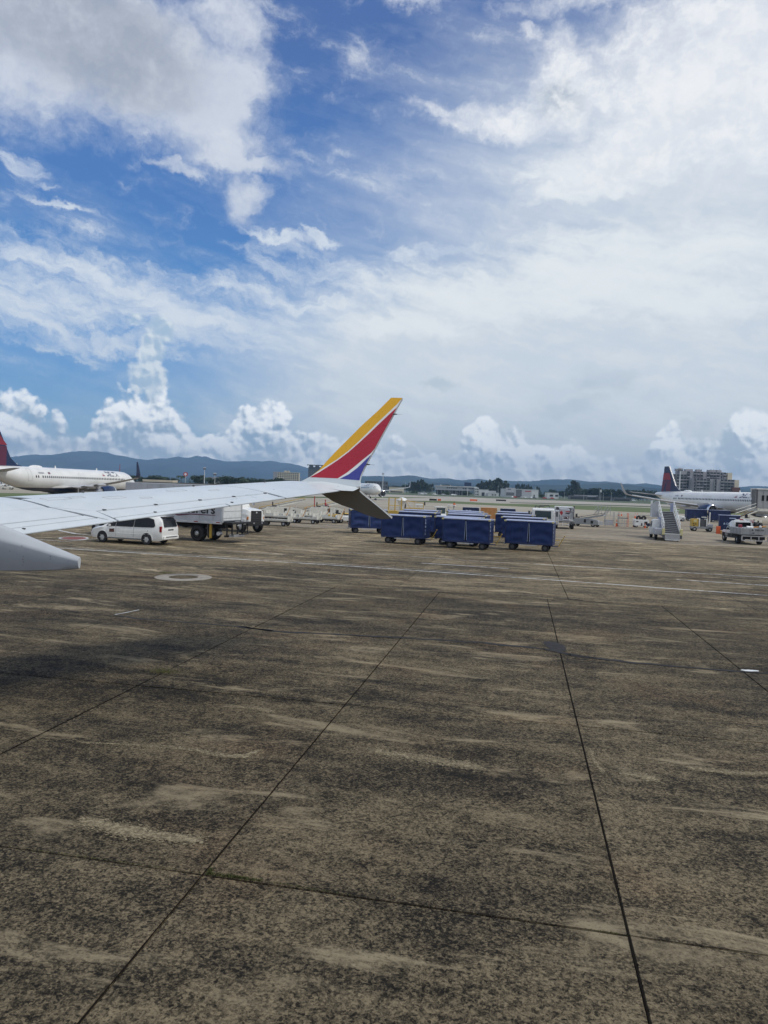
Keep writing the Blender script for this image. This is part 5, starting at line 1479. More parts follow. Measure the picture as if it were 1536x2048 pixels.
def place_cart(o, px_left, py_roof, z=2.2):
    """front left roof corner seen at this photo point"""
    p = gp(px_left, py_roof, CH - .08)
    loc = Matrix.Rotation(AX, 3, 'Z') @ Vector((CL / 2, CW / 2, 0)) + Vector((p.x, p.y, 0))
    o.location = loc; o.rotation_euler = (0, 0, AX + tr_r.uniform(-.02, .02))
def noup(o):   # tow bar folded down instead of raised
    for c in list(o.children):
        if c.name.startswith('tow_bar'): c.rotation_euler = (0, R(68), 0); c.location = (-.02, 0, 1.93) if False else (0, 0, 0); c.rotation_euler = (0, 0, 0)
place_cart(proto, 1011, 1041)
spots = [(1004, 1034.5, 'blue baggage cart directly behind the nearest right-hand cart'),
         (991, 1028.5, 'third blue cart back in the right-hand row'),
         (994, 1024.0, 'rearmost blue cart of the right-hand row, before the fuel truck'),
         (886, 1037.0, 'blue curtained cart at the front of the middle row, curtains rucked'),
         (871, 1033.5, 'blue cart just left of and behind the front middle cart'),
         (894, 1028.6, 'third blue cart back in the middle row'),
         (895, 1025.0, 'fourth blue cart back in the middle row'),
         (893, 1021.8, 'rearmost blue cart of the middle row'),
         (763, 1030.0, 'blue cart below the tip of the lower winglet with open centre gap'),
         (797, 1023.6, 'blue cart behind the one under the winglet tip'),
         (806, 1020.0, 'rearmost blue cart of the left-hand row')]
proto2 = None
for i, (x, y, lab) in enumerate(spots):
    if lab.startswith('blue curtained cart at the front'):
        o = make_cart(lab, True, 11, group=cg); proto2 = o
    elif lab.startswith('blue cart below'):
        o = make_cart(lab, True, 23, group=cg)
        for c in o.children:
            if c.name.startswith('curtain_edge'): c.location.x = .05 if c.location.x >= 0 else -.05
    else:
        o = dup(proto2 if (proto2 and i % 2) else proto, lab, group=cg)
        for c in list(o.children):
            if c.name.startswith('tow_bar'): c.rotation_euler = (0, R(60), 0); c.location = Vector((CL / 2 + .35, 0, .38)) - (Matrix.Rotation(R(60), 3, 'Y') @ Vector((CL / 2 + .35, 0, .38)))
    place_cart(o, x, y)
# cart at far left, turned the other way, with reddish-marked end
o = make_cart('blue cart under the winglet showing its end with faded red and white marks', True, 31, group=cg)
o.location = on(735, 1066); o.rotation_euler = (0, 0, heading(80))
for c in list(o.children):
    if c.name.startswith('end_panel'):
        m2 = MB().box((c.matrix_basis.translation.x - CL / 2 - .03, -.2, 1.05), (.008, .8, .55)).build('faded_patch', 'jetmaroon', c) if c.name.endswith('') and not any(k.name.startswith('faded') for k in c.children) else None
# carts and box containers farther off
def far_cart(px, py_top, D, label, mat, txt=False, w=2.0, hh=2.2, az=100):
    p = at(px, py_top, D); t = thing('luggage_container', label, 'container', (p.x, D, 0), heading(az))
    MB().box((0, 0, hh * .62), (w, 1.5, hh * .70)).build('box', mat, t, bevel=.03)
    MB().box((0, 0, hh * .985), (w + .04, 1.54, .05)).build('lid', 'lgrey' if mat != 'ply' else 'ply', t)
    MB().box((0, 0, .42), (w + .1, 1.5, .12)).build('dolly_frame', 'dgrey', t)
    for k in range(4): MB().box((-w / 2 + w * (k + .5) / 4, -.77, hh * .62), (.05, .03, hh * .66)).build('rib', mat if mat == 'ply' else 'cart', t)
    MB().box((w / 2 + .01, 0, hh * .6), (.02, 1.3, hh * .6)).build('dark_opening', 'black', t)
    if txt: MB().box((-.25, -.765, hh * .80), (.7, .015, .16)).build('marking', 'cart_mark', t)
    for x in (-w * .35, w * .35):
        for y in (-.6, .6): wheel(t, (x, y, .2), .2, .12, n=10)
    return t
far_cart(942, 1013.4, 92, 'dark navy container with pale marking, left of the orange one', 'navy', True)
far_cart(978, 1013.6, 92, 'orange-brown panelled container between two navy ones', 'ply')
far_cart(1016, 1015.6, 92, 'dark navy container right of the orange-brown one', 'navy', True, w=1.9)
# Delta carts on the right
def big_cart(px, py, L_, label, text=False, az=98, hh=2.25):
    p = gp(px, py); t = thing('baggage_cart', label, 'baggage cart', (p.x, p.y, 0), heading(az), 'blue carts by the right-hand jet')
    MB().box((0, 0, .62 + (hh - .62) / 2), (L_, 1.6, hh - .62)).build('body', 'cart', t, bevel=.03)
    MB().box((0, 0, hh + .02), (L_ + .1, 1.7, .07)).build('roof', 'cart_roof', t)
    MB().box((0, 0, .5), (L_ + .05, 1.5, .16)).build('frame', 'cart', t)
    for k in range(5): MB().box((-L_ / 2 + L_ * (k + .5) / 5, -.82, .62 + (hh - .62) / 2), (.05, .04, hh - .7)).build('rib', 'cart', t)
    for x in (-L_ * .36, L_ * .36):
        for y in (-.6, .6): wheel(t, (x, y, .25), .25, .16, hub='white', n=12)
    if text:
        flat_text('lettering', 'DELTA', .34, 'cart_mark', t, (-.35, -.86, 1.1), (1, 0, 0), (0, 0, 1), .004, bold=.01)
        MB().add([(-.72, -.865, 1.10), (-.44, -.865, 1.10), (-.58, -.865, 1.38)], [(0, 1, 2)]).build('triangle_emblem', 'cart_mark', t)
        MB().box((.35, -.86, 1.92), (.75, .01, .13)).build('marking', 'cart_mark', t)
    return t
big_cart(1391, 1042, 3.7, 'long blue cart left of the engine of the right-hand jet')
big_cart(1438, 1044.5, 3.6, 'long blue cart right of the engine under the jet wing')
big_cart(1457, 1066, 2.4, 'tall blue cart with white lettering behind the grey service truck', True, 112, 2.25)

# ---------- minivan
def minivan():
    p0 = gp(296, 1090); p1 = gp(204, 1084.3)
    d = (p1 - p0); az = math.atan2(d.y, d.x); wb = 3.28
    nrm = Vector((-math.sin(az), math.cos(az), 0)); nrm = nrm if nrm.y > 0 else -nrm
    c = p0 + (p1 - p0) * .5 + nrm * .92
    t = thing('minivan', 'white minivan with dark windows parked under our wing beside the box truck', 'minivan', (c.x, c.y, 0), az)
    t.scale = (1, 1, 1.055)
    s = wb / 3.08
    st = [(-2.60, .80, .48, .80, .74, .86), (-2.56, .94, .34, .95, .86, 1.10), (-2.44, .98, .28, 1.02, .80, 1.50), (-2.25, .99, .26, 1.04, .70, 1.70), (-1.9, 1.0, .26, 1.03, .68, 1.77),
          (-1.0, 1.0, .26, 1.02, .70, 1.79), (0, 1.0, .26, 1.01, .70, 1.78), (.55, 1.0, .26, 1.0, .70, 1.70), (.95, 1.0, .26, .99, .72, 1.52), (1.35, 1.0, .26, .98, .76, 1.22), (1.62, .99, .26, .95, .80, 1.05),
          (2.0, .96, .27, .88, .76, .97), (2.35, .88, .30, .78, .68, .86), (2.52, .76, .36, .66, .56, .72), (2.58, .6, .42, .58, .45, .62)]
    st = [(x * s, *r_) for x, *r_ in st]
    carbody(t, st, 'white_clean')
    def hw(x, z):
        xs = [q[0] for q in st]; hb = np.interp(x, xs, [q[1] for q in st]); zb = np.interp(x, xs, [q[3] for q in st]); hr = np.interp(x, xs, [q[4] for q in st]); zr = np.interp(x, xs, [q[5] for q in st])
        if z <= zb: return float(hb)
        k = min(1, (z - zb) / max(.01, (zb * .18 + zr * .82) - zb)); return float(hb * (1 - k) + (hb * .25 + hr * .75) * k)
    for side in (-1, 1):
        for nm, pts in (('side_window', [(1.28, 1.04), (.62, 1.05), (.62, 1.60), (.85, 1.52), (1.18, 1.20)]), ('side_window', [(.58, 1.05), (-.62, 1.06), (-.62, 1.64), (.58, 1.61)]), ('side_window', [(-.66, 1.06), (-2.02, 1.08), (-2.10, 1.18), (-1.92, 1.56), (-1.6, 1.64), (-.66, 1.64)])):
            P_ = [(x * s, z) for x, z in pts]
            MB().add(side_quad(hw, P_, side, .035), [tuple(range(len(P_)))]).build(nm, 'glass', t)
        for x in (.60, -.64):
            MB().tube((x * s, side * (1.0 + .003), .42), (x * s, side * 1.004, 1.03), .006, n=4).build('door_seam', 'dgrey', t)
        MB().tube((1.3 * s, side * 1.004, .62), (-1.9 * s, side * 1.004, .64), .012, n=5).build('trim_strip', 'white', t)
        MB().tube((1.4 * s, side * 1.004, .33), (-1.35 * s, side * 1.004, .33), .03, n=6).build('sill', 'dgrey', t)
        for x in (.75, .42): MB().box((x * s, side * 1.015, .93), (.16, .03, .03)).build('handle', 'white', t, bevel=.008)
        MB().box((1.02 * s, side * 1.05, 1.10), (.12, .16, .14)).build('mirror', 'white', t, bevel=.03)
        MB().box((-2.46 * s, side * .935, .98), (.16, .11, .36)).build('tail_light', 'lamp', t, bevel=.03)
        MB().box((2.38 * s, side * .74, .70), (.18, .18, .12)).build('headlight', 'glass2', t, bevel=.03)
        MB().box((-1.6 * s, side * 1.004, .86), (.01, .012, .10)).build('fuel_flap', 'dgrey', t)
        for x in (-1.54 * s, 1.54 * s):
            MB().loft([[(x + rr_ * math.cos(a), side * (1.003 + o_), .34 + rr_ * math.sin(a)) for rr_, o_ in ((.385, -.02), (.40, .012), (.42, .012), (.43, -.02))] for a in [R(-8) + R(196) * k / 18 for k in range(19)]]).build('wheel_arch', 'white_clean', t, smooth=True)
            MB().add([(x + .385 * math.cos(a), side * 1.004, .34 + .385 * math.sin(a)) for a in [R(-20) + R(220) * k / 18 for k in range(19)]], [tuple(range(19))]).build('wheel_well', 'black', t)
            w = wheel(t, (x, side * .93, .335), .335, .21, hub='alu', n=22)
            for k in range(6):
                a = k * math.pi / 3
                MB().box((.10 * math.cos(a), side * .108, .10 * math.sin(a)), (.16, .012, .04), ry=-a).build('spoke', 'alu', w)
    xr = -2.455 * s
    MB().add([(-2.60 * s, -.74, 1.12), (-2.60 * s, .74, 1.12), (-2.49 * s, .70, 1.49), (-2.49 * s, -.70, 1.49), (-2.37 * s, .64, 1.66), (-2.37 * s, -.64, 1.66)], [(0, 1, 2, 3), (3, 2, 4, 5)]).build('rear_window', 'glass', t)
    MB().box((-2.33 * s, 0, 1.71), (.20, 1.3, .06)).build('spoiler', 'dgrey', t, bevel=.02)
    MB().box((-2.585 * s, 0, .92), (.03, .62, .09)).build('handle_trim', 'black', t, bevel=.01)
    MB().box((-2.59 * s, 0, .80), (.02, .32, .16)).build('number_plate', 'lgrey', t)
    MB().box((-2.60 * s, 0, .46), (.14, 1.74, .22)).build('rear_bumper', 'white_clean', t, bevel=.05)
    MB().box((-2.68 * s, 0, .52), (.02, 1.3, .04)).build('bumper_strip', 'dgrey', t)
    MB().add([(1.42 * s, -.74, 1.16), (1.42 * s, .74, 1.16), (.74 * s, .64, 1.66), (.74 * s, -.64, 1.66)], [(0, 1, 2, 3)]).build('windscreen', 'glass', t)
    for side in (-1, 1): MB().box((.88 * s, side * 1.012, .78), (.36, .012, .20)).build('door_sign', 'brown_b', t)
    MB().path([(-1.8 * s, -.62, 1.83), (.3 * s, -.62, 1.84)], .015).path([(-1.8 * s, .62, 1.83), (.3 * s, .62, 1.84)], .015).build('roof_rack', 'dgrey', t)
minivan()

# ---------- box truck, rear end to the right
def box_truck():
    corner = gp(444, 1044, 1.45)
    ax = Vector((math.sin(R(110)), math.cos(R(110)), 0)); pr = Vector((-ax.y, ax.x, 0))   # pr points away
    c = Vector((corner.x, corner.y, 0)) + pr * 1.25
    t = thing('box_truck', 'white lettered box truck, its side greyed as shade, whose rear sticks out below our wing', 'truck', (c.x, c.y, 0), heading(290))
    # local: +x forwards (to the left), rear face at x=0; our side is +y
    L_ = 8.2; H0, H1 = 1.45, 3.95
    MB().b2((.03, -1.22, H0), (L_, 1.22, H1)).build('box_body', 'lgrey', t, bevel=.03)  # white box; the shade on its side is put into the grey
    for k in range(7): MB().box((.75 + k * 1.1, 1.225, (H0 + H1) / 2), (.02, .012, H1 - H0 - .1)).build('panel_seam', 'grey', t)
    MB().b2((-.02, -1.17, H0 + .08), (.03, 1.17, H1 - .08)).build('rear_door', 'white', t)
    for k in range(5): MB().box((-.03, 0, H0 + .25 + k * .48), (.012, 2.3, .02)).build('door_seam', 'grey', t)
    MB().box((-.035, .25, 2.75), (.012, .62, .26)).build('door_label', 'cart_mark', t)
    MB().b2((-.06, -1.27, H0 - .05), (.05, -1.16, H1)).build('corner_post', 'alu', t); MB().b2((-.06, 1.16, H0 - .05), (.05, 1.27, H1)).build('corner_post', 'alu', t)
    MB().b2((0, 1.22, H0 - .16), (L_, 1.27, H0 + .02)).build('side_rail', 'alu', t)
    for k in range(9): MB().box((.3 + k * .9, 1.275, H0 - .06), (.32, .008, .055)).build('reflector_strip', 'lamp' if k % 2 == 0 else 'white', t)
    flat_text('lettering', 'Caterers', .84, 'black', t, (4.05, 1.235, 1.99), (-1, 0, 0), (0, 0, 1), .004, bold=.012, sx=1.15)
    MB().prism([(4.6, 1.235, 2.02), (3.6, 1.235, 1.83), (2.6, 1.235, 1.92), (.55, 1.235, 1.90), (.55, 1.235, 1.86), (2.6, 1.235, 1.85), (3.6, 1.235, 1.73)], (0, .004, 0)).build('swoosh', 'jetmaroon', t)
    MB().b2((.2, -.5, .95), (L_ + 1.5, -.3, 1.3)).b2((.2, .3, .95), (L_ + 1.5, .5, 1.3)).b2((.4, -1.0, 1.3), (L_, 1.0, 1.44)).build('chassis', 'black', t)
    for x in (2.05,):
        for y in (-.95, .95):
            w = wheel(t, (x, y, .56), .56, .5, hub='black', n=26)
            MB().lathe([(.01, .30), (.10, .30), (.14, .26), (.14, .22)], (0, 0, 0), 'Y', 14).build('hub_cap', 'alu', w, smooth=True) if y > 0 else None
            for k in range(10):
                a = k * math.pi / 5; MB().tube((.20 * math.cos(a), .24, .20 * math.sin(a)), (.20 * math.cos(a), .28, .20 * math.sin(a)), .02, n=6).build('lug_nut', 'grey', w) if y > 0 else None
    MB().b2((1.18, .35, .42), (1.22, 1.18, 1.35)).build('mudflap', 'dgrey', t)
    MB().b2((.92, 1.02, .28), (1.06, 1.16, 1.28)).build('orange_strut', 'yellow', t, bevel=.02)
    MB().tube((.35, .8, .62), (.35, 1.15, .62), .14, n=16).build('air_tank', 'alu', t)
    # folded lift platform and steps at the rear
    lf = MB().b2((-.75, -1.15, 1.30), (-.05, 1.15, 1.42)).b2((-.75, -1.1, .55), (-.68, 1.1, .62))
    for y in (-1.0, -.35, .35, 1.0): lf.b2((-.72, y - .03, .55), (-.66, y + .03, 1.32)).b2((-.3, y - .04, .45), (-.22, y + .04, 1.32))
    lf.b2((-.3, -1.1, .40), (-.1, 1.1, .52)); lf.build('tail_lift', 'black', t)
    MB().b2((-.55, -.9, .38), (-.25, .2, .48)).build('step_plate', 'steel', t); MB().b2((-.78, .3, .42), (-.4, .95, .60)).build('step_plate', 'steel', t)
    MB().prism([(-.70, .15, 1.18), (-.70, .45, 1.18), (-.70, .3, 1.34)], (-.01, 0, 0)).build('warning_triangle', 'white', t)
    # cab (to the left, mostly behind our wing)
    MB().loft([[(x, y, z) for y, z in ((-1.1, z0), (-1.15, 1.6), (-1.0, z1), (1.0, z1), (1.15, 1.6), (1.1, z0))] for x, z0, z1 in ((L_ + .3, .8, 2.9), (L_ + 1.8, .8, 2.85), (L_ + 2.2, .8, 2.0), (L_ + 3.4, .8, 1.85))]).build('cab', 'white', t, bevel=.05)
    MB().add([(L_ + 1.86, -.9, 2.75), (L_ + 1.86, .9, 2.75), (L_ + 2.2, .95, 2.02), (L_ + 2.2, -.95, 2.02)], [(0, 1, 2, 3)]).build('windscreen', 'glass', t)
    for y in (-.95, .95): wheel(t, (L_ + 2.6, y, .52), .52, .3)
box_truck()

# ---------- second truck: bonneted cab facing us
def hood_truck():
    c = gp(499, 1064.5)
    t = thing('bonneted_truck', 'white bonneted truck with big dark grille facing right behind the box truck', 'truck', (c.x, c.y, 0), heading(128))
    # front axle at origin
    MB().loft([[(x, y, z) for y, z in ((-hw_, z0), (-hw_, (z0 + z1) / 2 + .1), (-hw_ + .14, z1), (hw_ - .14, z1), (hw_, (z0 + z1) / 2 + .1), (hw_, z0))] for x, hw_, z0, z1 in ((-1.25, 1.02, .85, 2.12), (-.4, 1.0, .95, 2.06), (.55, .92, .9, 1.95), (.78, .84, .95, 1.82))]).build('bonnet', 'white_clean', t, bevel=.06)
    MB().loft([[(x, y, z) for y, z in ((-1.15, .9), (-1.15, 2.0), (-hw_, z1), (hw_, z1), (1.15, 2.0), (1.15, .9))] for x, hw_, z1 in ((-2.9, 1.05, 3.05), (-1.75, 1.02, 3.05), (-1.2, .98, 2.25))]).build('cab', 'white_clean', t, bevel=.05)
    MB().add([(-1.70, -.92, 2.95), (-1.70, .92, 2.95), (-1.22, .95, 2.22), (-1.22, -.95, 2.22)], [(0, 1, 2, 3)]).build('windscreen', 'glass2', t)
    for y in (-1.158, 1.158): MB().add([(-2.7, y, 2.1), (-1.55, y, 2.1), (-1.7, y * .93, 2.85), (-2.7, y * .93, 2.85)], [(0, 1, 2, 3)]).build('side_window', 'glass', t)
    g = MB().box((.80, 0, 1.42), (.06, 1.15, .92)).build('grille', 'black', t, bevel=.06)
    for k in range(6): MB().box((.835, 0, 1.06 + k * .15), (.012, 1.0, .025)).build('bar', 'dgrey', g)
    MB().lathe([(.01, .85), (.07, .85), (.08, .84)], (0, 0, 1.72), 'X', 14).build('badge', 'alu', g)
    for y in (-.78, .78):
        MB().box((.70, y, 1.25), (.14, .30, .24)).build('headlight', 'amber', t, bevel=.03)
        MB().box((.0, y * 1.28, .95), (1.2, .22, .5)).build('wing_panel', 'white', t, bevel=.08)
        wheel(t, (0, y * 1.18, .54), .54, .34, n=24)
    MB().box((.92, 0, .78), (.22, 2.3, .34)).build('bumper', 'black', t, bevel=.04)
    for y in (-.45, .45): MB().tube((.99, y, .84), (1.05, y, .84), .06, n=10).build('fog_lamp', 'alu', t)
    for y in (-1.4, 1.4):
        MB().path([(-1.3, y * .8, 2.15), (-1.15, y, 2.2), (-1.15, y, 2.85), (-1.4, y * .78, 2.9)], .02).build('mirror_arm', 'chrome', t); MB().box((-1.17, y, 2.5), (.08, .2, .45)).build('mirror', 'chrome', t, bevel=.02)
    MB().b2((-9.6, -1.22, 1.3), (-3.0, 1.22, 3.7)).build('box_body', 'white', t, bevel=.03)
    MB().b2((-9.5, -.5, .8), (-.2, .5, 1.15)).build('chassis', 'black', t)
    for y in (-.95, .95): wheel(t, (-7.6, y, .54), .54, .45)
    MB().b2((-6.2, -1.1, .5), (-3.6, 1.1, 1.1)).build('side_tank', 'black', t)
hood_truck()

# ---------- belt loader
def belt_loader(px, py, az, label, mat='white', scale=1.0, L_=6.5, up=2.1, rider=False, rail='yellow'):
    p = gp(px, py); t = thing('belt_loader', label, 'belt loader', (p.x, p.y, 0), heading(az)); t.scale = (scale,) * 3
    MB().loft([[(x, y, z) for y, z in ((-.95, .35), (-.95, z1), (-.2, z1), (-.2, .9), (.95, .9), (.95, .35))] for x, z1 in ((-2.4, .9), (-1.9, 1.25), (1.2, 1.3), (2.5, 1.05), (2.6, .8))]).build('chassis', mat, t, bevel=.04)
    MB().b2((.2, -.975, .62), (.55, -.955, 1.15)).b2((1.35, -.975, .55), (1.75, -.955, .98)).build('dark_opening', 'black', t)
    a, b_ = Vector((-L_ / 2, .35, .75)), Vector((L_ / 2, .35, up))
    ang = -math.atan2(b_.z - a.z, L_)
    MB().box((0, .35, (a.z + b_.z) / 2), (math.hypot(L_, up - .75), .85, .18), ry=ang).build('conveyor', mat, t)
    MB().box((0, .35, (a.z + b_.z) / 2 + .10), (math.hypot(L_, up - .75) - .1, .66, .03), ry=ang).build('belt', 'black', t)
    for y in (-.08, .78): MB().path([(-L_ / 2 + .3, y, .85), (-L_ / 2 + .3, y, 1.15), (L_ / 2 - .2, y, up + .32), (L_ / 2 - .2, y, up)], .02).build('guard_rail', rail, t)
    for x in (-1.6, 1.7):
        for y in (-.82, .82): wheel(t, (x, y, .33), .33, .22, n=14)
    MB().box((-1.0, -.6, 1.42), (.5, .5, .14)).box((-1.25, -.6, 1.7), (.1, .5, .5)).build('seat', 'black', t)
    MB().tube((-.3, -.6, 1.3), (-.5, -.6, 1.75), .02).build('steering_column', 'dgrey', t)
    return t
belt_loader(563, 1033.5, 76, 'white belt loader with sloping black belt, left of the pair beyond the dollies', 'off', 1.0, 6.3, 2.25)
belt_loader(650, 1033, 78, 'white belt loader with red-shirted driver, right of the pair beyond the dollies', 'off', 1.0, 6.3, 2.2)
belt_loader(1170, 1052.5, 130, 'grey belt loader with lowered dark ramp right of the fuel truck', 'grey', .85, 6.0, 1.9, rail='dgrey')
belt_loader(1494, 1052, 60, 'belt loader raised to the hold of the right-hand jet', 'off', 1.0, 8.0, 3.0)

# ---------- flat white dollies
def make_dolly(label):
    t = thing('baggage_dolly', label, 'dolly', (0, 0, 0), 0, 'white flat dollies beyond the trucks')
    MB().box((0, 0, .52), (3.2, 1.5, .10)).box((0, -.74, .60), (3.2, .05, .10)).box((0, .74, .60), (3.2, .05, .10)).build('deck', 'off', t, bevel=.01)
    for k in range(6): MB().box((-1.35 + k * .54, 0, .60), (.07, 1.4, .07)).build('roller', 'steel', t)
    MB().b2((-1.5, -.4, .34), (1.5, .4, .46)).build('frame', 'dgrey', t)
    for x in (-1.1, 1.1):
        for y in (-.6, .6): wheel(t, (x, y, .24), .24, .16, n=12, hub='lgrey')
    MB().box((-1.58, 0, .78), (.05, 1.5, .45)).build('end_board', 'off', t); MB().box((1.58, 0, .78), (.05, 1.5, .45)).build('end_board', 'off', t)
    MB().tube((1.65, 0, .42), (2.15, 0, 1.75), .035).tube((1.65, -.2, .42), (1.95, 0, 1.2), .025).build('tow_bar', 'off', t)
    return t
dp = make_dolly('white dolly standing nearest, right beside the dark grille')
dl = [(551, 1051, 104), (577, 1043.5, 106), (612, 1046.5, 108), (640, 1041.5, 106), (655, 1045.5, 112), (545, 1041, 104), (598, 1039, 104), (668, 1040.5, 110), (628, 1037.5, 104), (560, 1037.5, 104)]
labs = ['white dolly standing nearest, right beside the dark grille', 'white dolly behind the nearest one, pole upright', 'white dolly in the middle of the front line', 'white dolly in the second line, below the red-shirted driver', 'white dolly towards the right end of the front line',
        'white dolly touching the truck mirror at the left end', 'white dolly between the two belt loaders', 'rightmost white dolly next to the yellow tug', 'back-row white dolly before the right belt loader', 'back-row white dolly before the left belt loader']
for i, ((x, y, az), lab) in enumerate(zip(dl, labs)):
    o = dp if i == 0 else dup(dp, lab)
    o.location = on(x, y); o.rotation_euler = (0, 0, heading(az))
    if i in (1, 4, 5, 8):
        for c in o.children:
            if c.name.startswith('tow_bar'):
                c.data = c.data.copy() if False else c.data
                if not M.get('tb'):
                    M['tb'] = c.data.copy(); M['tb'].materials.clear(); M['tb'].materials.append(M['ply'])
                c.data = M['tb']
# ---------- tugs
def tug(px, py, az, label, mat='white', cab=False, group=None):
    p = gp(px, py); t = thing('baggage_tug', label, 'tug', (p.x, p.y, 0), heading(az), group)
    MB().loft([[(x, y, z) for y, z in ((-.75, .28), (-.78, z1 - .1), (-.6, z1), (.6, z1), (.78, z1 - .1), (.75, .28))] for x, z1 in ((-1.5, .78), (-1.45, .85), (.1, .85), (.2, 1.08), (1.25, 1.0), (1.5, .8))]).build('body', mat, t, bevel=.03)
    MB().box((-.35, -.32, .98), (.5, .5, .14)).box((-.62, -.32, 1.2), (.1, .5, .4)).build('seat', 'black', t)
    MB().tube((.2, -.32, 1.0), (-.05, -.32, 1.3), .02).build('steering_column', 'dgrey', t)
    for x in (-1.0, 1.05):
        for y in (-.68, .68): wheel(t, (x, y, .3), .3, .2, n=14, hub='lgrey')
    MB().box((1.54, 0, .5), (.08, 1.3, .3)).build('bumper', 'dgrey', t)
    if cab:
        for x in (-.75, .25):
            for y in (-.68, .68): MB().tube((x, y, .85), (x * .9, y * .92, 1.9), .03).build('roof_post', mat, t)
        MB().box((-.25, 0, 1.95), (1.3, 1.5, .08)).build('canopy', mat, t, bevel=.03)
        MB().add([(.27, -.6, 1.05), (.27, .6, 1.05), (.2, .6, 1.85), (.2, -.6, 1.85)], [(0, 1, 2, 3)]).build('windscreen', 'glass2', t)
    return t
tug(683, 1043, 100, 'small yellow tug between white dollies and the leftmost blue cart', 'yellow')
tug(697, 1046, 80, 'low white tug squeezed against the leftmost blue cart', 'white')
tug(15, 979, 85, 'white and yellow tug by the tail of the left jet', 'off', True)
tug(1, 974, 85, 'second pale tug at the very left edge', 'white', True)
tug(843, 1036, 100, 'white tug whose top shows above the left-hand cart row', 'white', True)
tug(905, 1036, 100, 'white canopied tug behind the middle cart row, beside the orange-vested worker', 'white', True)
tug(880, 1043, 170, 'white tug with upright white screen between two cart rows', 'white', True)
tug(1352, 1042, 100, 'white tug seen through the gap right of the stairs', 'white', True)
# red items on the right loader and its driver
# ---------- people
def person(loc, rz, H, label, top, bottom, pose='stand', hat=None, name='person'):
    t = thing(name, label, 'person', loc, rz)
    me = bpy.data.meshes.new('body')
    k = H / 1.78
    if pose == 'stand':
        V = [(0, 0, .95), (0, 0, 1.15), (0, 0, 1.38), (0, 0, 1.50), (0, .01, 1.60), (0, .01, 1.70), (.19, 0, 1.40), (.26, .02, 1.15), (.28, .08, .92), (.285, .10, .84), (-.19, 0, 1.40), (-.30, .0, 1.18), (-.22, .16, 1.02), (-.16, .2, .98),
             (.10, 0, .88), (.12, .02, .50), (.13, 0, .09), (.14, .14, .04), (-.10, 0, .88), (-.14, .05, .50), (-.15, 0, .09), (-.16, .14, .04)]
        E_ = [(0, 1), (1, 2), (2, 3), (3, 4), (4, 5), (2, 6), (6, 7), (7, 8), (8, 9), (2, 10), (10, 11), (11, 12), (12, 13), (0, 14), (14, 15), (15, 16), (16, 17), (0, 18), (18, 19), (19, 20), (20, 21)]
        Rr_ = [.15, .135, .165, .06, .085, .09, .065, .048, .038, .045, .065, .048, .038, .045, .10, .068, .048, .042, .10, .068, .048, .042]
    else:
        V = [(0, 0, .10), (0, 0, .30), (0, .0, .52), (0, .02, .64), (0, .03, .74), (0, .03, .84), (.19, 0, .54), (.25, .10, .32), (.16, .32, .32), (.12, .38, .34), (-.19, 0, .54), (-.25, .10, .32), (-.16, .32, .32), (-.12, .38, .34),
             (.11, .05, .08), (.13, .45, .10), (.13, .50, -.30), (.13, .62, -.34), (-.11, .05, .08), (-.13, .45, .10), (-.13, .50, -.30), (-.13, .62, -.34)]
        E_ = [(0, 1), (1, 2), (2, 3), (3, 4), (4, 5), (2, 6), (6, 7), (7, 8), (8, 9), (2, 10), (10, 11), (11, 12), (12, 13), (0, 14), (14, 15), (15, 16), (16, 17), (0, 18), (18, 19), (19, 20), (20, 21)]
        Rr_ = [.15, .135, .165, .06, .085, .09, .065, .048, .038, .045, .065, .048, .038, .045, .10, .068, .048, .042, .10, .068, .048, .042]
    me.from_pydata([(x * k, y * k, z * k) for x, y, z in V], E_, [])
    o = bpy.data.objects.new('body', me); COL.objects.link(o)
    md = o.modifiers.new('s', 'SKIN'); me.skin_vertices.new() if not me.skin_vertices else None
    for i, r_ in enumerate(Rr_): me.skin_vertices[0].data[i].radius = (r_ * k, r_ * k * .85)
    me.skin_vertices[0].data[0].use_root = True
    sd = o.modifiers.new('d', 'SUBSURF'); sd.levels = sd.render_levels = 2
    dg = bpy.context.evaluated_depsgraph_get()
    m2 = bpy.data.meshes.new_from_object(o.evaluated_get(dg))
    bpy.data.objects.remove(o)
    o = bpy.data.objects.new('body', m2); COL.objects.link(o); o.parent = t
    for m_ in ('skin', top, bottom, 'black'): m2.materials.append(M[m_])
    zneck, zwaist = (1.50, .93) if pose == 'stand' else (.64, .12)
    for p in m2.polygons:
        z = p.center.z / k; x = abs(p.center.x) / k
        hand = (x > .24 and z < .95 and pose == 'stand') or (pose != 'stand' and p.center.y / k > .30 and z > .2)
        p.material_index = 0 if (z > zneck or hand) else (1 if z > zwaist else (3 if z < (.10 if pose == 'stand' else -.28) else 2))
        p.use_smooth = True
    hz = 1.70 if pose == 'stand' else .84
    MB().lathe([(.01, .115), (.07, .09), (.10, .03), (.105, -.02)], (0, -.005, hz * k), 'Z', 14).build('hair' if not hat else 'cap', 'black' if not hat else hat, t, smooth=True)
    MB().box((0, .10 * k, (hz - .06) * k), (.025, .035, .045)).build('nose', 'skin', t, bevel=.008)
    return t
person(on(908, 1020), R(160), 1.80, 'person in orange vest and dark trousers standing beyond the middle cart row', 'vest', 'cloth')
pp = gp(651, 1033); Fd = Vector((math.sin(R(78)), math.cos(R(78)), 0))
person((pp.x - Fd.x * .1 , pp.y - Fd.y * .1, 1.42), heading(78) - R(90), 1.75, 'person in red shirt seated on the right belt loader', 'red', 'cloth', 'sit', 'red')
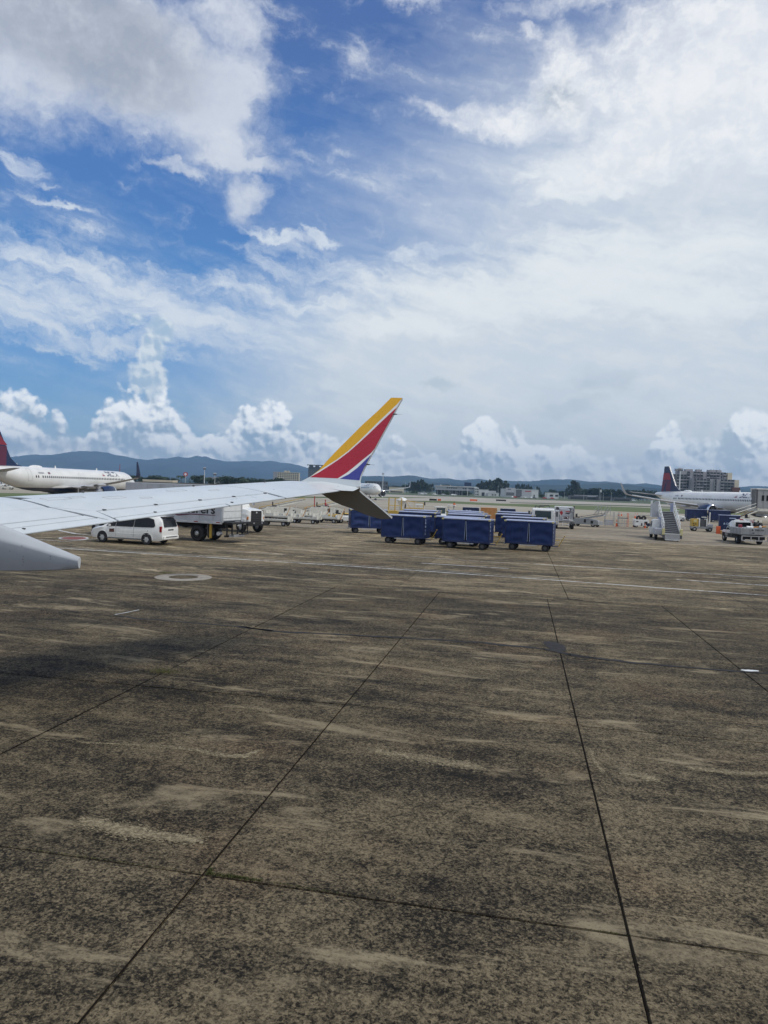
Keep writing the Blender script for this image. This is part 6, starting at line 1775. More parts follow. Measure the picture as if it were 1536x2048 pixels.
t = thing('red_post', 'upright red post on the right belt loader beside its driver', 'post', (pp.x - 1.6, pp.y + .1, 0), 0)
MB().tube((0, 0, 0), (0, 0, 2.75), .06).box((0, 0, 2.1), (.12, .12, .9)).build('post', 'red', t)

# ---------- yellow access platform with white boom
p = at(790, 1010, 76)
t = thing('access_platform', 'yellow railed access platform standing behind the left-hand carts', 'platform', (p.x, 76, 0), R(-4))
for x in (-.65, .0, .68):
    for y in (-.5, .5): MB().tube((x, y, 1.2), (x, y, 3.2), .03, n=6).build('post', 'yellow', t)
MB().box((0, 0, 1.6), (1.5, 1.1, .55)).build('deck_skirt', 'yellow', t, bevel=.02)
MB().box((0, 0, .8), (1.3, 1.0, 1.0)).build('base', 'grey', t, bevel=.03)
for z in (2.4, 3.18): MB().path([(-.65, -.5, z), (.68, -.5, z), (.68, .5, z), (-.65, .5, z), (-.65, -.5, z)], .022, 6).build('rail', 'yellow', t)
for x in (-.5, .5):
    for y in (-.45, .45): wheel(t, (x, y, .25), .25, .15, n=10)
p = at(804, 1010, 77)
t = thing('boom_lift', 'white mushroom-topped lift column with yellow railed gangway to its right', 'lift', (p.x, 77, 0), R(-5))
MB().lathe([(.32, 0), (.32, 1.0), (.28, 2.2), (.42, 2.7), (.55, 2.95), (.40, 3.2), (.02, 3.28)], (0, 0, 0), 'Z', 16).build('column', 'white', t, smooth=50)
MB().box((.38, 0, 2.2), (.12, .3, .9)).build('control_box', 'dgrey', t)
MB().path([(.3, -.3, 3.0), (2.3, -.3, 2.75), (2.3, -.3, 2.2), (.4, -.3, 2.2)], .025).path([(.45, -.3, 2.9), (1.0, -.3, 2.0)], .022).path([(1.3, -.3, 2.85), (1.3, -.3, 2.2)], .02).path([(.4, .3, 2.9), (2.3, .3, 2.75), (2.3, .3, 2.2)], .025).build('gangway_rail', 'yellow', t)
MB().box((2.4, 0, 2.7), (.16, .3, .35)).build('hose_reel', 'dgrey', t); MB().box((1.3, 0, 2.12), (2.0, .7, .06)).build('gangway', 'yellow', t); MB().tube((1.9, 0, 0), (1.9, 0, 2.1), .05).build('leg', 'yellow', t)
MB().box((0, 0, .2), (1.4, 1.2, .3)).build('base', 'grey', t)

# ---------- fuel dispenser trucks
def fuel_rear():
    c = gp(1137, 1058.5); t = thing('fuel_truck', 'rear of white hydrant fuel truck with red diamond placard and hose racks', 'truck', (c.x, c.y + 2.5, 0), heading(12))
    # rear face at x=-2.6
    MB().b2((-2.4, -1.2, .75), (2.6, 1.2, .95)).build('chassis', 'grey', t)
    MB().b2((-2.2, -.60, .96), (1.0, .62, 2.45)).build('module', 'lgrey', t, bevel=.05)
    MB().b2((1.1, -1.15, .9), (2.6, 1.15, 2.7)).build('cab', 'white', t, bevel=.1)
    MB().b2((1.08, -1.0, 1.9), (1.1, 1.0, 2.5)).build('rear_window', 'glass', t)
    m_ = MB(); m_.prism([(-2.215, .62, 1.95), (-2.215, .40, 2.25), (-2.215, .18, 1.95), (-2.215, .40, 1.65)], (-.012, 0, 0)); m_.build('diamond_placard', 'red', t)
    MB().box((-2.22, -.35, 2.12), (.02, .5, .10)).build('text_strip', 'red', t); MB().box((-2.22, -.35, 1.92), (.02, .5, .12)).build('text_strip', 'black', t)
    MB().b2((-2.26, -.65, 1.25), (-2.2, .1, 1.55)).build('red_panel', 'jetmaroon', t)
    b = MB(); r = random.Random(4)
    for k in range(34):
        y = r.uniform(-1.15, 1.15); z = r.uniform(.8, 2.3 if abs(y) > .65 else 1.6)
        b.path([(-2.3 - r.uniform(0, .25), y, z), (-2.35, y + r.uniform(-.35, .35), z + r.uniform(-.4, .4))], .03)
    tag(b.build('piping', 'steel', t), kind='stuff')
    for y0 in (-1.0, .8):
        b = MB()
        for k in range(3):
            pts = [(-2.3 + .1 * k, y0 + .10 * k + .10 * math.cos(a), 1.9 + .75 * math.sin(a)) for a in np.linspace(-1.2, 3.6, 12)]
            b.path(pts, .045)
        b.build('hose', 'dgrey' if y0 > 0 else 'lgrey', t)
    MB().tube((-2.2, -1.1, 1.2), (-2.2, -1.1, 2.85), .07).tube((-2.2, -.98, 1.2), (-2.2, -.98, 2.65), .05).build('riser_pipe', 'dgrey', t)
    MB().tube((-2.2, 1.05, 1.2), (-2.2, 1.05, 2.6), .05).build('riser_pipe', 'steel', t)
    for z in (.55, .85, 1.15): MB().tube((-2.55, .2, z), (-2.55, -.55, z), .03).build('ladder_rung', 'white', t)
    MB().tube((-2.55, .2, .4), (-2.55, .2, 1.5), .03).tube((-2.55, -.55, .4), (-2.55, -.55, 1.5), .03).build('ladder_rail', 'white', t)
    MB().b2((-2.6, -1.2, .95), (-2.2, 1.2, 1.03)).build('rear_deck', 'steel', t)
    for x in (-1.6, 1.8):
        for y in (-.95, .95): wheel(t, (x, y, .46), .46, .38)
fuel_rear()
def fuel_front():
    c = at(1086, 1030, 72); t = thing('fuel_truck', 'white fuel truck facing us behind the right-hand carts, wide windscreen', 'truck', (c.x, 72, 0), heading(194))
    MB().loft([[(x, y, z) for y, z in ((-1.12, .6), (-1.14, 1.8), (-1.05, z1), (1.05, z1), (1.14, 1.8), (1.12, .6))] for x, z1 in ((-1.6, 2.72), (-.2, 2.74), (.12, 2.6))]).build('cab', 'white', t, bevel=.07)
    MB().add([(.14, -.80, 1.72), (.14, .80, 1.72), (.13, .78, 2.48), (.13, -.78, 2.48)], [(0, 1, 2, 3)]).build('windscreen', 'glass2', t)
    MB().b2((.13, -1.0, .75), (.2, 1.0, 1.25)).build('grille', 'black', t)
    for y in (-1.35, 1.35): MB().box((.1, y, 2.2), (.1, .2, .5)).build('mirror', 'dgrey', t, bevel=.02); MB().tube((0, y * .8, 2.3), (.1, y, 2.3), .02).build('mirror_arm', 'dgrey', t)
    MB().b2((-6.5, -1.1, .8), (-1.7, 1.1, 2.4)).build('tank_module', 'lgrey', t, bevel=.08)
    MB().path([(-2.2, -.6, 2.4), (-2.2, -.4, 2.95), (-2.2, .5, 3.0), (-2.2, .7, 2.4)], .05).path([(-3, -.9, 2.4), (-2.8, -.9, 2.9), (-2.5, 0, 2.85)], .04).build('top_hose', 'dgrey', t)
    MB().b2((-2.6, .2, 2.4), (-1.9, 1.0, 2.8)).build('top_box', 'steel', t)
    for y in (-.7, .7): MB().box((.2, y, .98), (.06, .24, .18)).build('headlight', 'white', t)
    for k in range(4): MB().b2((-5.5 + k, -1.16, 1.0), (-5.0 + k, -1.1, 2.2)).build('locker_door', 'dgrey', t)
    MB().b2((-6.2, 1.1, 1.0), (-4.4, 1.5, 2.5)).build('hose_rack', 'lgrey', t, bevel=.05); MB().b2((-5.6, 1.5, 1.6), (-5.0, 1.53, 2.2)).build('rack_opening', 'black', t)
    for x in (-.5, -5.0):
        for y in (-.95, .95): wheel(t, (x, y, .46), .46, .32)
fuel_front()

# ---------- ladder stands, racks, cones, power unit
def ladder_stand(px, py, label, az=60):
    p = gp(px, py); t = thing('ladder_stand', label, 'ladder', (p.x, p.y, 0), heading(az))
    for k in range(5): MB().box((k * .28, 0, .25 + k * .25), (.26, .9, .05)).build('step', 'dgrey', t)
    for y in (-.47, .47): MB().path([(-.1, y, .1), (1.25, y, 1.35), (1.25, y, 0)], .045).path([(0, y, 1.0), (1.25, y, 2.1), (1.25, y, 1.3)], .035).path([(.5, y, .6), (.5, y, 1.5)], .02).build('rail', 'grey', t)
ladder_stand(1191, 1031, 'grey step ladder stand, left one of the pair'); ladder_stand(1209, 1031.5, 'grey step ladder stand, right one of the pair')
def rack(px, py, w, label, shelf=False, orange=False):
    p = gp(px, py); t = thing('metal_rack', label, 'rack', (p.x, p.y, 0), R(-6))
    for x in (-w / 2, w / 2):
        for y in (-.35, .35): MB().tube((x, y, 0), (x, y, 1.95), .035, n=6).build('upright', 'orange' if (orange and x > 0) else 'grey', t)
    for z in ((.12, .8) if not shelf else (.12, .45, 1.15)): MB().path([(-w / 2, -.35, z), (w / 2, -.35, z), (w / 2, .35, z), (-w / 2, .35, z), (-w / 2, -.35, z)], .03).build('cross_frame', 'grey', t)
    if shelf: MB().box((0, 0, 1.2), (w, .7, .12)).build('shelf', 'dgrey', t); MB().path([(-.2, -.35, .1), (-.2, -.35, 1.1)], .03).path([(.15, -.35, .1), (.15, -.35, 1.1)], .03).build('inner_post', 'steel', t)
    else: MB().box((0, .3, .5), (w, .03, .7)).build('mesh_panel', 'lgrey', t)
rack(1218, 1051.5, 1.2, 'open grey wheeled rack, left one of the pair'); rack(1245.5, 1053.5, 1.25, 'grey shelf rack with one orange upright', True, True)
def make_cone(label):
    t = thing('traffic_cone', label, 'traffic cone', (0, 0, 0), 0, 'orange cones by the racks')
    MB().box((0, 0, .02), (.42, .42, .04)).build('base', 'orange', t, bevel=.01)
    c = MB().lathe([(.15, .04), (.035, .92), (.01, .93)], (0, 0, 0), 'Z', 14).build('cone', 'orange', t, smooth=50)
    MB().lathe([(.098, .5), (.075, .68)], (0, 0, 0), 'Z', 14).build('white_collar', 'white', c, smooth=True)
    return t
c0 = make_cone('orange cone between the two metal racks')
for i, (x, y, lab) in enumerate(((1233, 1053, 0), (1269.5, 1054, 'orange cone at the left corner of the white power unit'), (1270, 1036, 'left one of two orange cones far behind the power unit'), (1274.8, 1036, 'right one of two orange cones far behind the power unit'), (1238, 1032, 'orange cone seen above the shelf rack, left'), (1243, 1032, 'orange cone seen above the shelf rack, right'), (1290, 1056, 'orange cone against the front of the white power unit'))):
    o = c0 if i == 0 else dup(c0, lab); o.location = on(x, y)
    if i == 6: o.scale = (.7, .7, .7)
p = gp(1284, 1055.5); t = thing('power_unit', 'white ground power unit with two black hose rolls on top', 'power unit', (p.x, p.y + .6, 0), R(-6))
MB().box((0, 0, .68), (1.9, 1.2, .86)).build('housing', 'white', t, bevel=.05)
for x in (-.35, .35): MB().lathe([(.12, -.18), (.34, -.18), (.36, 0), (.34, .18), (.12, .18)], (x, -.1, 1.3), 'Y', 18).build('hose_roll', 'black', t, smooth=50)
MB().box((-.6, -.61, .85), (.28, .02, .14)).build('vent', 'black', t); MB().box((.55, -.61, .6), (.4, .02, .5)).build('dark_opening', 'black', t); MB().box((0, -.61, .45), (.18, .02, .4)).build('panel', 'dgrey', t)
for x in (-.7, .7):
    for y in (-.5, .5): wheel(t, (x, y, .22), .22, .16, n=12)

# ---------- pickup-type cab used by two trucks (local +x = forwards, origin mid)
def pickup_front(t, x0, glassmat='glass'):
    st = [(x0, .98, .5, 1.15, .80, 1.2), (x0 + .02, 1.0, .45, 1.15, .82, 2.12), (x0 + 1.1, 1.0, .42, 1.15, .80, 2.16), (x0 + 1.5, 1.0, .42, 1.15, .78, 2.05), (x0 + 2.1, 1.0, .42, 1.13, .85, 1.32), (x0 + 2.3, 1.0, .42, 1.08, .86, 1.25), (x0 + 3.3, .97, .45, 1.0, .84, 1.15), (x0 + 3.45, .9, .5, .9, .8, 1.0)]
    carbody(t, st, 'white', 'cab')
    MB().add([(x0 - .012, -.72, 1.3), (x0 - .012, .72, 1.3), (x0 - .004, .70, 2.02), (x0 - .004, -.70, 2.02)], [(0, 1, 2, 3)]).build('rear_window', 'glass', t)
    for s_ in (-1, 1):
        for xa, xb in ((x0 + .2, x0 + .95), (x0 + 1.02, x0 + 1.75)):
            MB().add([(xa, s_ * 1.005, 1.22), (xb + (.1 if xb > x0 + 1.5 else 0), s_ * 1.005, 1.22), (xb - (.25 if xb > x0 + 1.5 else 0), s_ * .87, 1.80), (xa, s_ * .87, 1.82)], [(0, 1, 2, 3)]).build('side_window', 'glass', t)
        MB().box((x0 + 1.8, s_ * 1.12, 1.32), (.14, .2, .24)).build('mirror', 'navy', t, bevel=.03)
        MB().box((x0 + .85, s_ * 1.01, 1.05), (.16, .02, .03)).build('handle', 'dgrey', t)
        wheel(t, (x0 + 2.6, s_ * .88, .38), .38, .26, hub='alu')
def stairs_truck():
    c = gp(1344, 1083)
    t = thing('stairs_truck', 'white passenger stairs mounted on a truck, steps rising away from us', 'stairs truck', (c.x, c.y, 0), heading(15))
    # +x away from us; rear (foot of the stairs) at x=0
    MB().b2((.2, -.55, .45), (7.2, .9, .70)).build('chassis', 'grey', t)
    pickup = 4.0
    for s_ in (.9,):
        pass
    body = MB().b2((1.2, .55, .55), (3.6, 1.45, 1.15)).build('side_locker', 'lgrey', t, bevel=.04)
    st = [(3.7, .62, .5, 1.15, .5, 1.2), (3.72, .64, .45, 1.15, .5, 1.95), (4.9, .64, .42, 1.15, .5, 1.98), (5.6, .64, .42, 1.12, .52, 1.35), (6.8, .6, .45, 1.0, .5, 1.15)]
    carb = MB().loft([[(x, y + .95, z) for (x, y, z) in ring6(*q)] for q in st]).build('cab', 'white', t, smooth=38)
    MB().b2((3.8, 1.585, 1.2), (4.8, 1.6, 1.8)).build('side_window', 'glass', t)
    MB().box((5.2, 1.75, 1.35), (.2, .28, .3)).build('mirror', 'navy', t, bevel=.03)
    for x, y in ((2.0, 1.3), (5.9, 1.38), (2.0, -.55), (5.9, -.4)): wheel(t, (x, y, .38), .38, .26, hub='alu')
    # staircase
    n = 13; w = .68; x_a, z_a, x_b, z_b = .35, .72, 6.4, 2.75
    for k in range(n):
        u = k / (n - 1); x, z = x_a + (x_b - x_a) * u, z_a + (z_b - z_a) * u
        MB().box((x, 0, z), (.34, 2 * w, .04)).build('step', 'steel', t)
        MB().box((x - .17, 0, z - .09), (.02, 2 * w, .15)).build('riser', 'dgrey', t)
    for s_ in (-1, 1):
        MB().prism([(x_a - .2, s_ * (w + .03), z_a - .25), (x_a - .2, s_ * (w + .03), z_a + .1), (x_b, s_ * (w + .03), z_b + .12), (x_b, s_ * (w + .03), z_b - .3)], (0, s_ * .04, 0)).build('stringer', 'alu', t)
        MB().path([(x_a, s_ * (w + .05), z_a + .2), (x_a, s_ * (w + .05), z_a + 1.0), (x_b - .2, s_ * (w + .05), z_b + 1.12), (x_b - .2, s_ * (w + .05), z_b + .1)], .035).build('handrail', 'white', t)
        MB().tube((x_a, s_ * (w + .05), z_a + .62), (x_b - .2, s_ * (w + .05), z_b + .70), .025).build('handrail', 'white', t)
        for k in range(1, 7):
            u = k / 7; x, z = x_a + (x_b - x_a) * u, z_a + (z_b - z_a) * u
            MB().tube((x, s_ * (w + .05), z), (x, s_ * (w + .05), z + 1.02), .022, n=5).build('baluster', 'white', t)
        MB().b2((-.12, s_ * (w + .12) - .12, .62), (.35, s_ * (w + .12) + .12, 1.22)).build('yellow_fender', 'paleyellow', t, bevel=.03)
        MB().b2((-.10, s_ * (w + .10) - .1, .28), (.25, s_ * (w + .10) + .1, .60)).build('lamp_box', 'dgrey', t, bevel=.02)
    MB().box((-.08, 0, .42), (.06, 1.35, .56)).build('rear_plate', 'steel', t); MB().box((-.13, 0, .74), (.06, 1.5, .07)).build('cross_bar', 'white', t); MB().box((-.13, 0, .14), (.06, 1.3, .06)).build('cross_bar', 'white', t)
    # top platform with side screens
    MB().b2((6.4, -.75, z_b - .05), (8.0, .75, z_b)).build('landing', 'steel', t)
    sc = MB()
    for x in (6.5, 7.2, 8.0): sc.tube((x, 1.35, z_b - .6), (x, 1.35, z_b + 1.1), .03)
    for z in (-.6, .3, 1.1): sc.tube((6.5, 1.35, z_b + z), (8.0, 1.35, z_b + z), .03)
    sc.build('side_screen_frame', 'white', t)
    MB().b2((6.5, 1.33, z_b - .55), (8.0, 1.36, z_b + .75)).build('side_screen', 'lgrey', t)
    MB().b2((6.45, .72, z_b - .6), (6.5, 1.35, z_b + .85)).build('end_screen', 'lgrey', t)
    MB().b2((6.6, -.82, z_b + .0), (7.6, -.78, z_b + .95)).b2((6.55, -.8, z_b), (6.6, -.45, z_b + .9)).build('side_screen', 'cart_roof', t)
    MB().b2((3.5, .72, .75), (6.4, .78, 2.2)).build('panel', 'cart_roof', t)
    for x in (3.2, 6.2): MB().tube((x, -.5, .65), (x, -.5, 1.5 if x < 5 else 2.6), .06).tube((x, .6, .65), (x, .6, 1.5 if x < 5 else 2.6), .06).build('strut', 'grey', t)
    for x, y in ((.4, -.55), (.4, .55)): wheel(t, (x, y, .2), .2, .14, n=12)
stairs_truck()

def service_truck():
    c = gp(1481, 1089); ax = Vector((math.sin(R(8)), math.cos(R(8)), 0)); rg = Vector((ax.y, -ax.x, 0))
    c = c + rg * 1.2
    t = thing('service_truck', 'grey-bodied service truck with white cab, lettering on the rear, at the right edge', 'truck', (c.x, c.y, 0), heading(8))
    # +x away; rear face x=0; left side (+y) visible
    MB().b2((0, -1.25, .95), (3.0, 1.25, 1.58)).build('utility_bed', 'grey', t, bevel=.03)
    for k in range(3): MB().b2((.15 + k * .95, 1.25, 1.0), (1.05 + k * .95, 1.27, 1.53)).build('locker_door', 'grey', t, bevel=.01)
    for y in (-1.0, -.35, .35, 1.0): MB().b2((-.02, y - .015, 1.0), (0, y + .015, 1.7)).build('seam', 'grey', t)
    flat_text('lettering', 'DELTA', .20, 'black', t, (-.025, -.05, 1.36), (0, -1, 0), (0, 0, 1), .003, bold=.006, sx=1.3)
    MB().add([(-.03, .10, 1.36), (-.03, .28, 1.36), (-.03, .19, 1.52)], [(0, 1, 2)]).build('triangle_emblem', 'black', t)
    MB().box((-.02, .1, 1.14), (.03, .16, .08)).build('latch', 'black', t)
    MB().b2((-.2, -1.2, .38), (-.08, 1.2, .46)).b2((-.2, -1.2, .80), (-.08, 1.2, .88)).b2((-.2, -1.2, .38), (-.1, -1.12, .88)).b2((-.2, 1.12, .38), (-.1, 1.2, .88)).b2((-.2, .3, .38), (-.1, .38, .88)).b2((-.2, -.4, .38), (-.1, -.32, .88)).build('rear_frame', 'steel', t)
    MB().b2((.1, -1.0, .5), (6.2, 1.0, .9)).build('chassis', 'black', t)
    MB().box((-.28, .0, .42), (.2, .12, .12)).build('tow_hitch', 'steel', t)
    pickup_front(t, 3.15)
    for s_ in (-1, 1): wheel(t, (1.45, s_ * .98, .40), .40, .36, hub='steel')
    MB().b2((6.7, -1.0, .6), (6.95, 1.0, 1.0)).build('bumper', 'yellow', t, bevel=.03); MB().b2((6.3, 1.15, .65), (6.5, 1.55, 1.45)).build('side_board', 'orange', t, bevel=.02)
    r = random.Random(9)
    MB().lathe([(.16, -.12), (.30, -.12), (.33, 0), (.30, .12), (.16, .12)], (1.0, -.85, 1.82), 'Y', 18).build('hose_roll', 'black', t, smooth=50)
    MB().lathe([(.16, -.12), (.30, -.12), (.33, 0), (.30, .12), (.16, .12)], (2.2, -.85, 1.82), 'Y', 18).build('hose_roll', 'black', t, smooth=50)
    MB().tube((.3, .0, 1.66), (.4, -1.15, 1.80), .06).build('wooden_pole', 'ply', t); MB().tube((.7, .5, 1.66), (.8, -.2, 1.62), .12, n=10).build('white_sack', 'white', t, smooth=True)
    MB().box((1.4, .85, 1.70), (.34, .3, .36)).build('red_bin', 'jetred', t, bevel=.06); MB().lathe([(.01, .13), (.1, .09), (.13, 0), (.1, -.1)], (.3, -.6, 1.74), 'Z', 12).build('lamp_globe', 'white', t, smooth=True)
    MB().path([(2.9, -1.0, 1.7), (2.9, -1.0, 2.2), (2.9, 1.0, 2.2), (2.9, 1.0, 1.7)], .035).build('head_rack', 'white', t)
service_truck()
# striped bundle behind it and the yellow cabinet tractor
p = gp(1487, 1071); t = thing('equipment_pile', 'white and red striped equipment on a trolley behind the service truck', 'equipment', (p.x, p.y, 0), heading(100))
for k in range(5): MB().box((-.8 + k * .4, 0, 1.75 + .08 * (k % 2)), (.34, .9, .30)).build('bundle', ('white', 'jetred', 'white', 'lgrey', 'jetred')[k], t, bevel=.05)
MB().box((0, 0, .95), (2.2, 1.1, 1.2)).build('trolley', 'dgrey', t, bevel=.04)
for x in (-.8, .8):
    for y in (-.5, .5): wheel(t, (x, y, .25), .25, .15, n=10)
c = gp(1402, 1062.5); t = thing('cabinet_tractor', 'yellow-fronted utility tractor with dark centre box before the blue carts', 'tractor', (c.x, c.y, 0), heading(100))
MB().b2((-1.3, -.65, .35), (1.3, .65, .62)).build('chassis', 'grey', t, bevel=.03)
MB().b2((-1.3, -.6, .62), (-.50, .6, 1.62)).build('yellow_cabinet', 'yellow', t, bevel=.05)
MB().b2((-1.1, -.62, 1.18), (-.72, -.6, 1.5)).build('panel', 'paleyellow', t)
for x, z in ((-1.12, .98), (-.85, .95), (-1.05, .75)): MB().box((x, -.615, z), (.16, .02, .12)).build('dial', 'black', t)
MB().b2((-.46, -.62, .6), (-.32, .62, 1.72)).build('white_post', 'white_clean', t); MB().b2((-.28, -.55, .62), (.42, .55, 1.55)).build('dark_box', 'dgrey', t, bevel=.04)
MB().b2((.46, -.6, .7), (.62, .6, 1.66)).build('white_screen', 'white_clean', t); MB().b2((.66, -.6, .62), (1.3, .6, .98)).build('rear_deck', 'lgrey', t, bevel=.03)
MB().path([(-.9, 0, 1.6), (-.9, 0, 1.95), (-.7, 0, 1.95)], .03).build('lever', 'dgrey', t); MB().box((.3, 0, 1.85), (.5, .6, .14)).build('seat', 'off', t); MB().tube((.3, 0, 1.5), (.3, 0, 1.8), .04).build('seat_post', 'dgrey', t)
for x in (-.95, .95):
    for y in (-.58, .58): wheel(t, (x, y, .28), .28, .2, n=14)
t = thing('white_bollard', 'slim white upright post between the two long blue carts', 'post', on(1419, 1047), 0); MB().tube((0, 0, 0), (0, 0, 2.0), .09, n=12).build('post', 'white_clean', t)

# ---------- passenger bridge at the right edge
p = at(1514, 1000, 112)
t = thing('boarding_bridge', 'grey boarding bridge cab with two small windows at the right edge', 'boarding bridge', (p.x, 112, 0), R(4))
z0, z1 = zat(1510, 1016, 112), zat(1508, 978.5, 112)
MB().b2((.10, 0, z0), (4.2, 1.4, z1)).build('cab', 'grey', t, bevel=.05)
MB().b2((-.12, .05, z0), (.09, 1.35, z1)).build('bellows_hood', 'dgrey', t, bevel=.05)
for k in range(4): MB().b2((-.17, .1 + k * .33, z0 + .02), (-.10, .22 + k * .33, z1 - .03)).build('bellows_fold', 'grey', t)
MB().b2((-.2, -.12, z1 + .01), (16, 1.6, z1 + .18)).build('roof', 'white', t)
MB().b2((-.20, 1.36, z0 + 1.6), (-.10, 1.5, z1 + .2)).build('edge_post', 'white', t)
MB().b2((4.21, .2, z0 + .1), (16, 2.6, z1 - .05)).build('tunnel', 'grey', t)
for k in range(9): MB().b2((4.9 + k * 1.2, .12, z0 + .12), (5.0 + k * 1.2, .2, z1 - .1)).build('tunnel_rib', 'lgrey', t)
for x in (.75, 1.5): MB().b2((x, -.04, z0 + 1.15), (x + .38, .02, z0 + 2.0)).build('window', 'glass', t)
MB().b2((1.0, -.03, z0 + .1), (1.02, .01, z1 - .3)).b2((1.85, -.03, z0 + .1), (1.87, .01, z1 - .3)).b2((2.7, -.03, z0 + .1), (2.72, .01, z1 - .3)).build('panel_seam', 'dgrey', t)
MB().b2((.2, 0, z0 - .45), (16, 3.0, z0 - .05)).build('beam', 'off', t)
MB().b2((1.5, .4, 1.9), (6, 2.6, 2.3)).build('cross_frame', 'grey', t)
for x in (4.5, 5.3):
    MB().tube((x, 1.5, .8), (x, 1.5, z0), .22, n=12).build('leg', 'grey', t)
for x in (4.3, 5.5): wheel(t, (x, 1.5, .5), .5, .35)
MB().path([(-.2, -.2, z0 + .2), (-3.8, -.8, z0 - .9)], .06).path([(-.2, -.2, z0 + .7), (-3.8, -.8, z0 - .4)], .04).build('service_stair_rail', 'off', t)

# ---------- manhole, spilled patches, cracks, weeds
c = gp(367, 1154.5); t = thing('manhole', 'round manhole with pale concrete collar set in the apron', 'manhole', (c.x, c.y, 0))
MB().lathe([(.62, .0), (.62, .012), (1.18, .012), (1.2, .0)], (0, 0, 0), 'Z', 40).build('collar', line_mat('collar_concrete', (.30, .27, .22, 1), .8), t)
MB().lathe([(.01, .014), (.60, .014), (.60, .0)], (0, 0, 0), 'Z', 36).build('cover', 'concrete', t)
def splat(px, py, rx, ry, name, mat, z, seed, label=None, cat=None):
    c = gp(px, py, z); r = random.Random(seed); n = 44
    pts = [(c.x + rx * (1 + .45 * mnoise.noise(Vector((math.cos(a) * 2, math.sin(a) * 2, seed))) + r.uniform(-.08, .08)) * math.cos(a), c.y + ry * (1 + .45 * mnoise.noise(Vector((math.cos(a) * 2, math.sin(a) * 2, seed + 5))) + r.uniform(-.08, .08)) * math.sin(a), z) for a in [2 * math.pi * k / n for k in range(n)]]
    o = MB().add(pts, [tuple(range(n))]).build(name, mat); tag(o, label, cat, kind=None if label else 'structure'); return o
M['crack'] = paint('crack_filler', (0.014, 0.012, 0.011), 0.8)
def crack(pxs, w0, w1, seed, z=.0075, name='crack'):
    pts = []
    P_ = [gp(x, y, z) for x, y in pxs]
    for a, c_ in zip(P_[:-1], P_[1:]):
        n = max(2, int((c_ - a).length / .12))
        for k in range(n): pts.append(a + (c_ - a) * (k / n))
    pts.append(P_[-1]); L1, L2 = [], []
    for i, p in enumerate(pts):
        q = pts[min(i + 1, len(pts) - 1)] - pts[max(0, i - 1)]; s = Vector((-q.y, q.x, 0)).normalized()
        u = i / len(pts); o_ = mnoise.noise(Vector((i * .21, seed, 0))) * .09 + mnoise.noise(Vector((i * .9, seed, 3))) * .03
        w = (w0 + (w1 - w0) * u) * (.35 + 1.3 * abs(mnoise.noise(Vector((i * .35, seed, 8)))) + .35)
        L1.append(p + s * (o_ + w / 2)); L2.append(p + s * (o_ - w / 2))
    n = len(pts); o = MB().add(L1 + L2, [(i, i + 1, n + i + 1, n + i) for i in range(n - 1)]).build(name, 'crack'); tag(o, kind='structure')
crack([(228, 1231), (278, 1237), (390, 1246), (490, 1254), (545, 1262), (660, 1268), (800, 1275), (960, 1285), (1090, 1298)], .13, .18, 1)
crack([(478, 1253), (500, 1256), (545, 1262)], .22, .24, 2)
crack([(1085, 1297), (1128, 1306), (1165, 1313), (1200, 1317), (1270, 1326), (1350, 1332), (1440, 1340), (1540, 1347), (1620, 1355)], .20, .12, 3)
crack([(1130, 1307), (1160, 1312), (1195, 1316)], .22, .12, 4)
crack([(0, 1212), (60, 1217), (150, 1224), (228, 1231)], .03, .04, 5)
crack([(0, 1315), (150, 1325), (310, 1342)], .012, .022, 6); crack([(1150, 1420), (1330, 1441), (1536, 1452)], .010, .018, 7)
crack([(1008, 1118), (1016, 1113), (1026, 1109)], .04, .03, 8)
splat(1110, 1292, .26, .62, 'spalled_patch', 'crack', .0072, 3)
splat(1500, 1341, .22, .09, 'white_scrap', 'white', .02, 4, 'white scrap lying on the long crack at the right edge', 'scrap')
splat(543, 1158.5, .22, .1, 'tar_spot', 'crack', .005, 9)
M['weed'] = leaf_mat('weed_green', (0.055, 0.07, 0.018, 1), (0.13, 0.13, 0.04, 1))
def weeds(px0, py0, px1, py1, n, h, seed, spread=.03):
    r = random.Random(seed); b = MB(); a, c_ = gp(px0, py0), gp(px1, py1)
    for _ in range(n):
        u = min(1, max(0, r.gauss(.5, .28))); p = a + (c_ - a) * u + Vector((r.gauss(0, spread), r.gauss(0, spread), 0)); hh = h * r.uniform(.3, 1)
        t_ = p + Vector((r.gauss(0, .35) * hh, r.gauss(0, .35) * hh, hh)); w = Vector((r.gauss(0, 1), r.gauss(0, 1), 0)).normalized() * .004
        b.add([p - w, p + w, t_], [(0, 1, 2)])
    tag(b.build('joint_weeds', 'weed'), kind='stuff')
weeds(418, 1748, 520, 1762, 700, .035, 1, .012); weeds(520, 1762, 700, 1790, 260, .02, 2, .008); weeds(416, 1749, 424, 1738, 160, .035, 3, .01)
weeds(305, 1342, 350, 1345, 420, .07, 4, .10); weeds(322, 1147, 342, 1147, 260, .10, 5, .12); weeds(20, 1693, 400, 1746, 420, .014, 6, .006); weeds(1180, 1860, 1262, 1872, 160, .015, 7, .006)

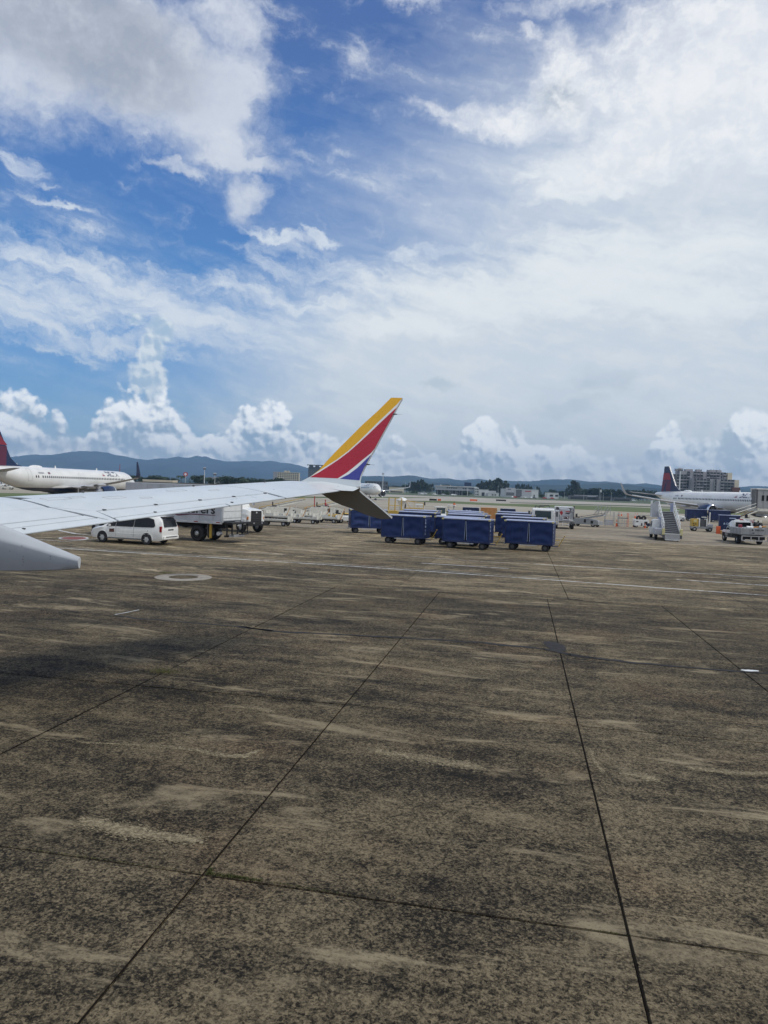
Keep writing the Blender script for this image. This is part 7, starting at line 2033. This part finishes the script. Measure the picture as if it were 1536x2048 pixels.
# long narrow scuffs where the dark film has worn off
M['scuff'] = None
def scuff_mat():
    m, n, b = new_mat('worn_pale_film')
    g = n.node('ShaderNodeNewGeometry'); P = X(n, g.outputs['Position'])
    f = n.ss(n.noise(P, 17.0, 6, .8), .42, .60)
    n.put(b.inputs['Base Color'], n.mix(f, (0.13, 0.108, 0.07, 1), (0.32, 0.27, 0.175, 1)))
    b.inputs['Roughness'].default_value = .9; b.inputs['Specular IOR Level'].default_value = .12
    return m
M['scuff'] = scuff_mat()
def scuff(pxs, w, seed, dens=900):
    r = random.Random(seed); b = MB(); P_ = [gp(x, y, .0042) for x, y in pxs]; seg = [(a, c) for a, c in zip(P_[:-1], P_[1:])]
    tot = sum((c - a).length for a, c in seg)
    for _ in range(dens):
        u = r.random(); k = min(len(seg) - 1, int(u * len(seg))); a, c = seg[k]; q = a + (c - a) * r.random(); d = (c - a).normalized(); sd = Vector((-d.y, d.x, 0))
        env = math.sin(math.pi * u) ** .5
        q = q + sd * r.gauss(0, w * env * .45) + d * r.gauss(0, .05); L = r.uniform(.006, .03); wd = r.uniform(.004, .013); q.z = .0036 + r.uniform(0, .0008)
        pts = [q + d * (L * math.cos(t) * r.uniform(.6, 1.2)) + sd * (wd * math.sin(t) * r.uniform(.6, 1.2)) for t in (0, 1.05, 2.1, 3.14, 4.2, 5.2)]
        b.add(pts, [tuple(range(6))])
    o = b.build('worn_scuff', 'scuff'); tag(o, kind='stuff')
scuff([(160, 1484), (290, 1491), (390, 1499), (450, 1512), (490, 1512), (515, 1502)], .10, 1, 1600)
scuff([(165, 1640), (230, 1655), (290, 1668), (400, 1680)], .16, 2, 3400)
scuff([(860, 1332), (905, 1338), (925, 1345)], .22, 3, 700)
scuff([(740, 1500), (820, 1512), (900, 1525), (960, 1535)], .22, 4, 2200)
scuff([(1240, 1545), (1290, 1552), (1310, 1560)], .16, 5, 900)
scuff([(1380, 1535), (1460, 1545), (1560, 1548)], .14, 6, 1300)
scuff([(450, 1412), (510, 1416), (545, 1424)], .16, 7, 700)
scuff([(1205, 1545), (1190, 1520), (1180, 1500)], .05, 8, 300)
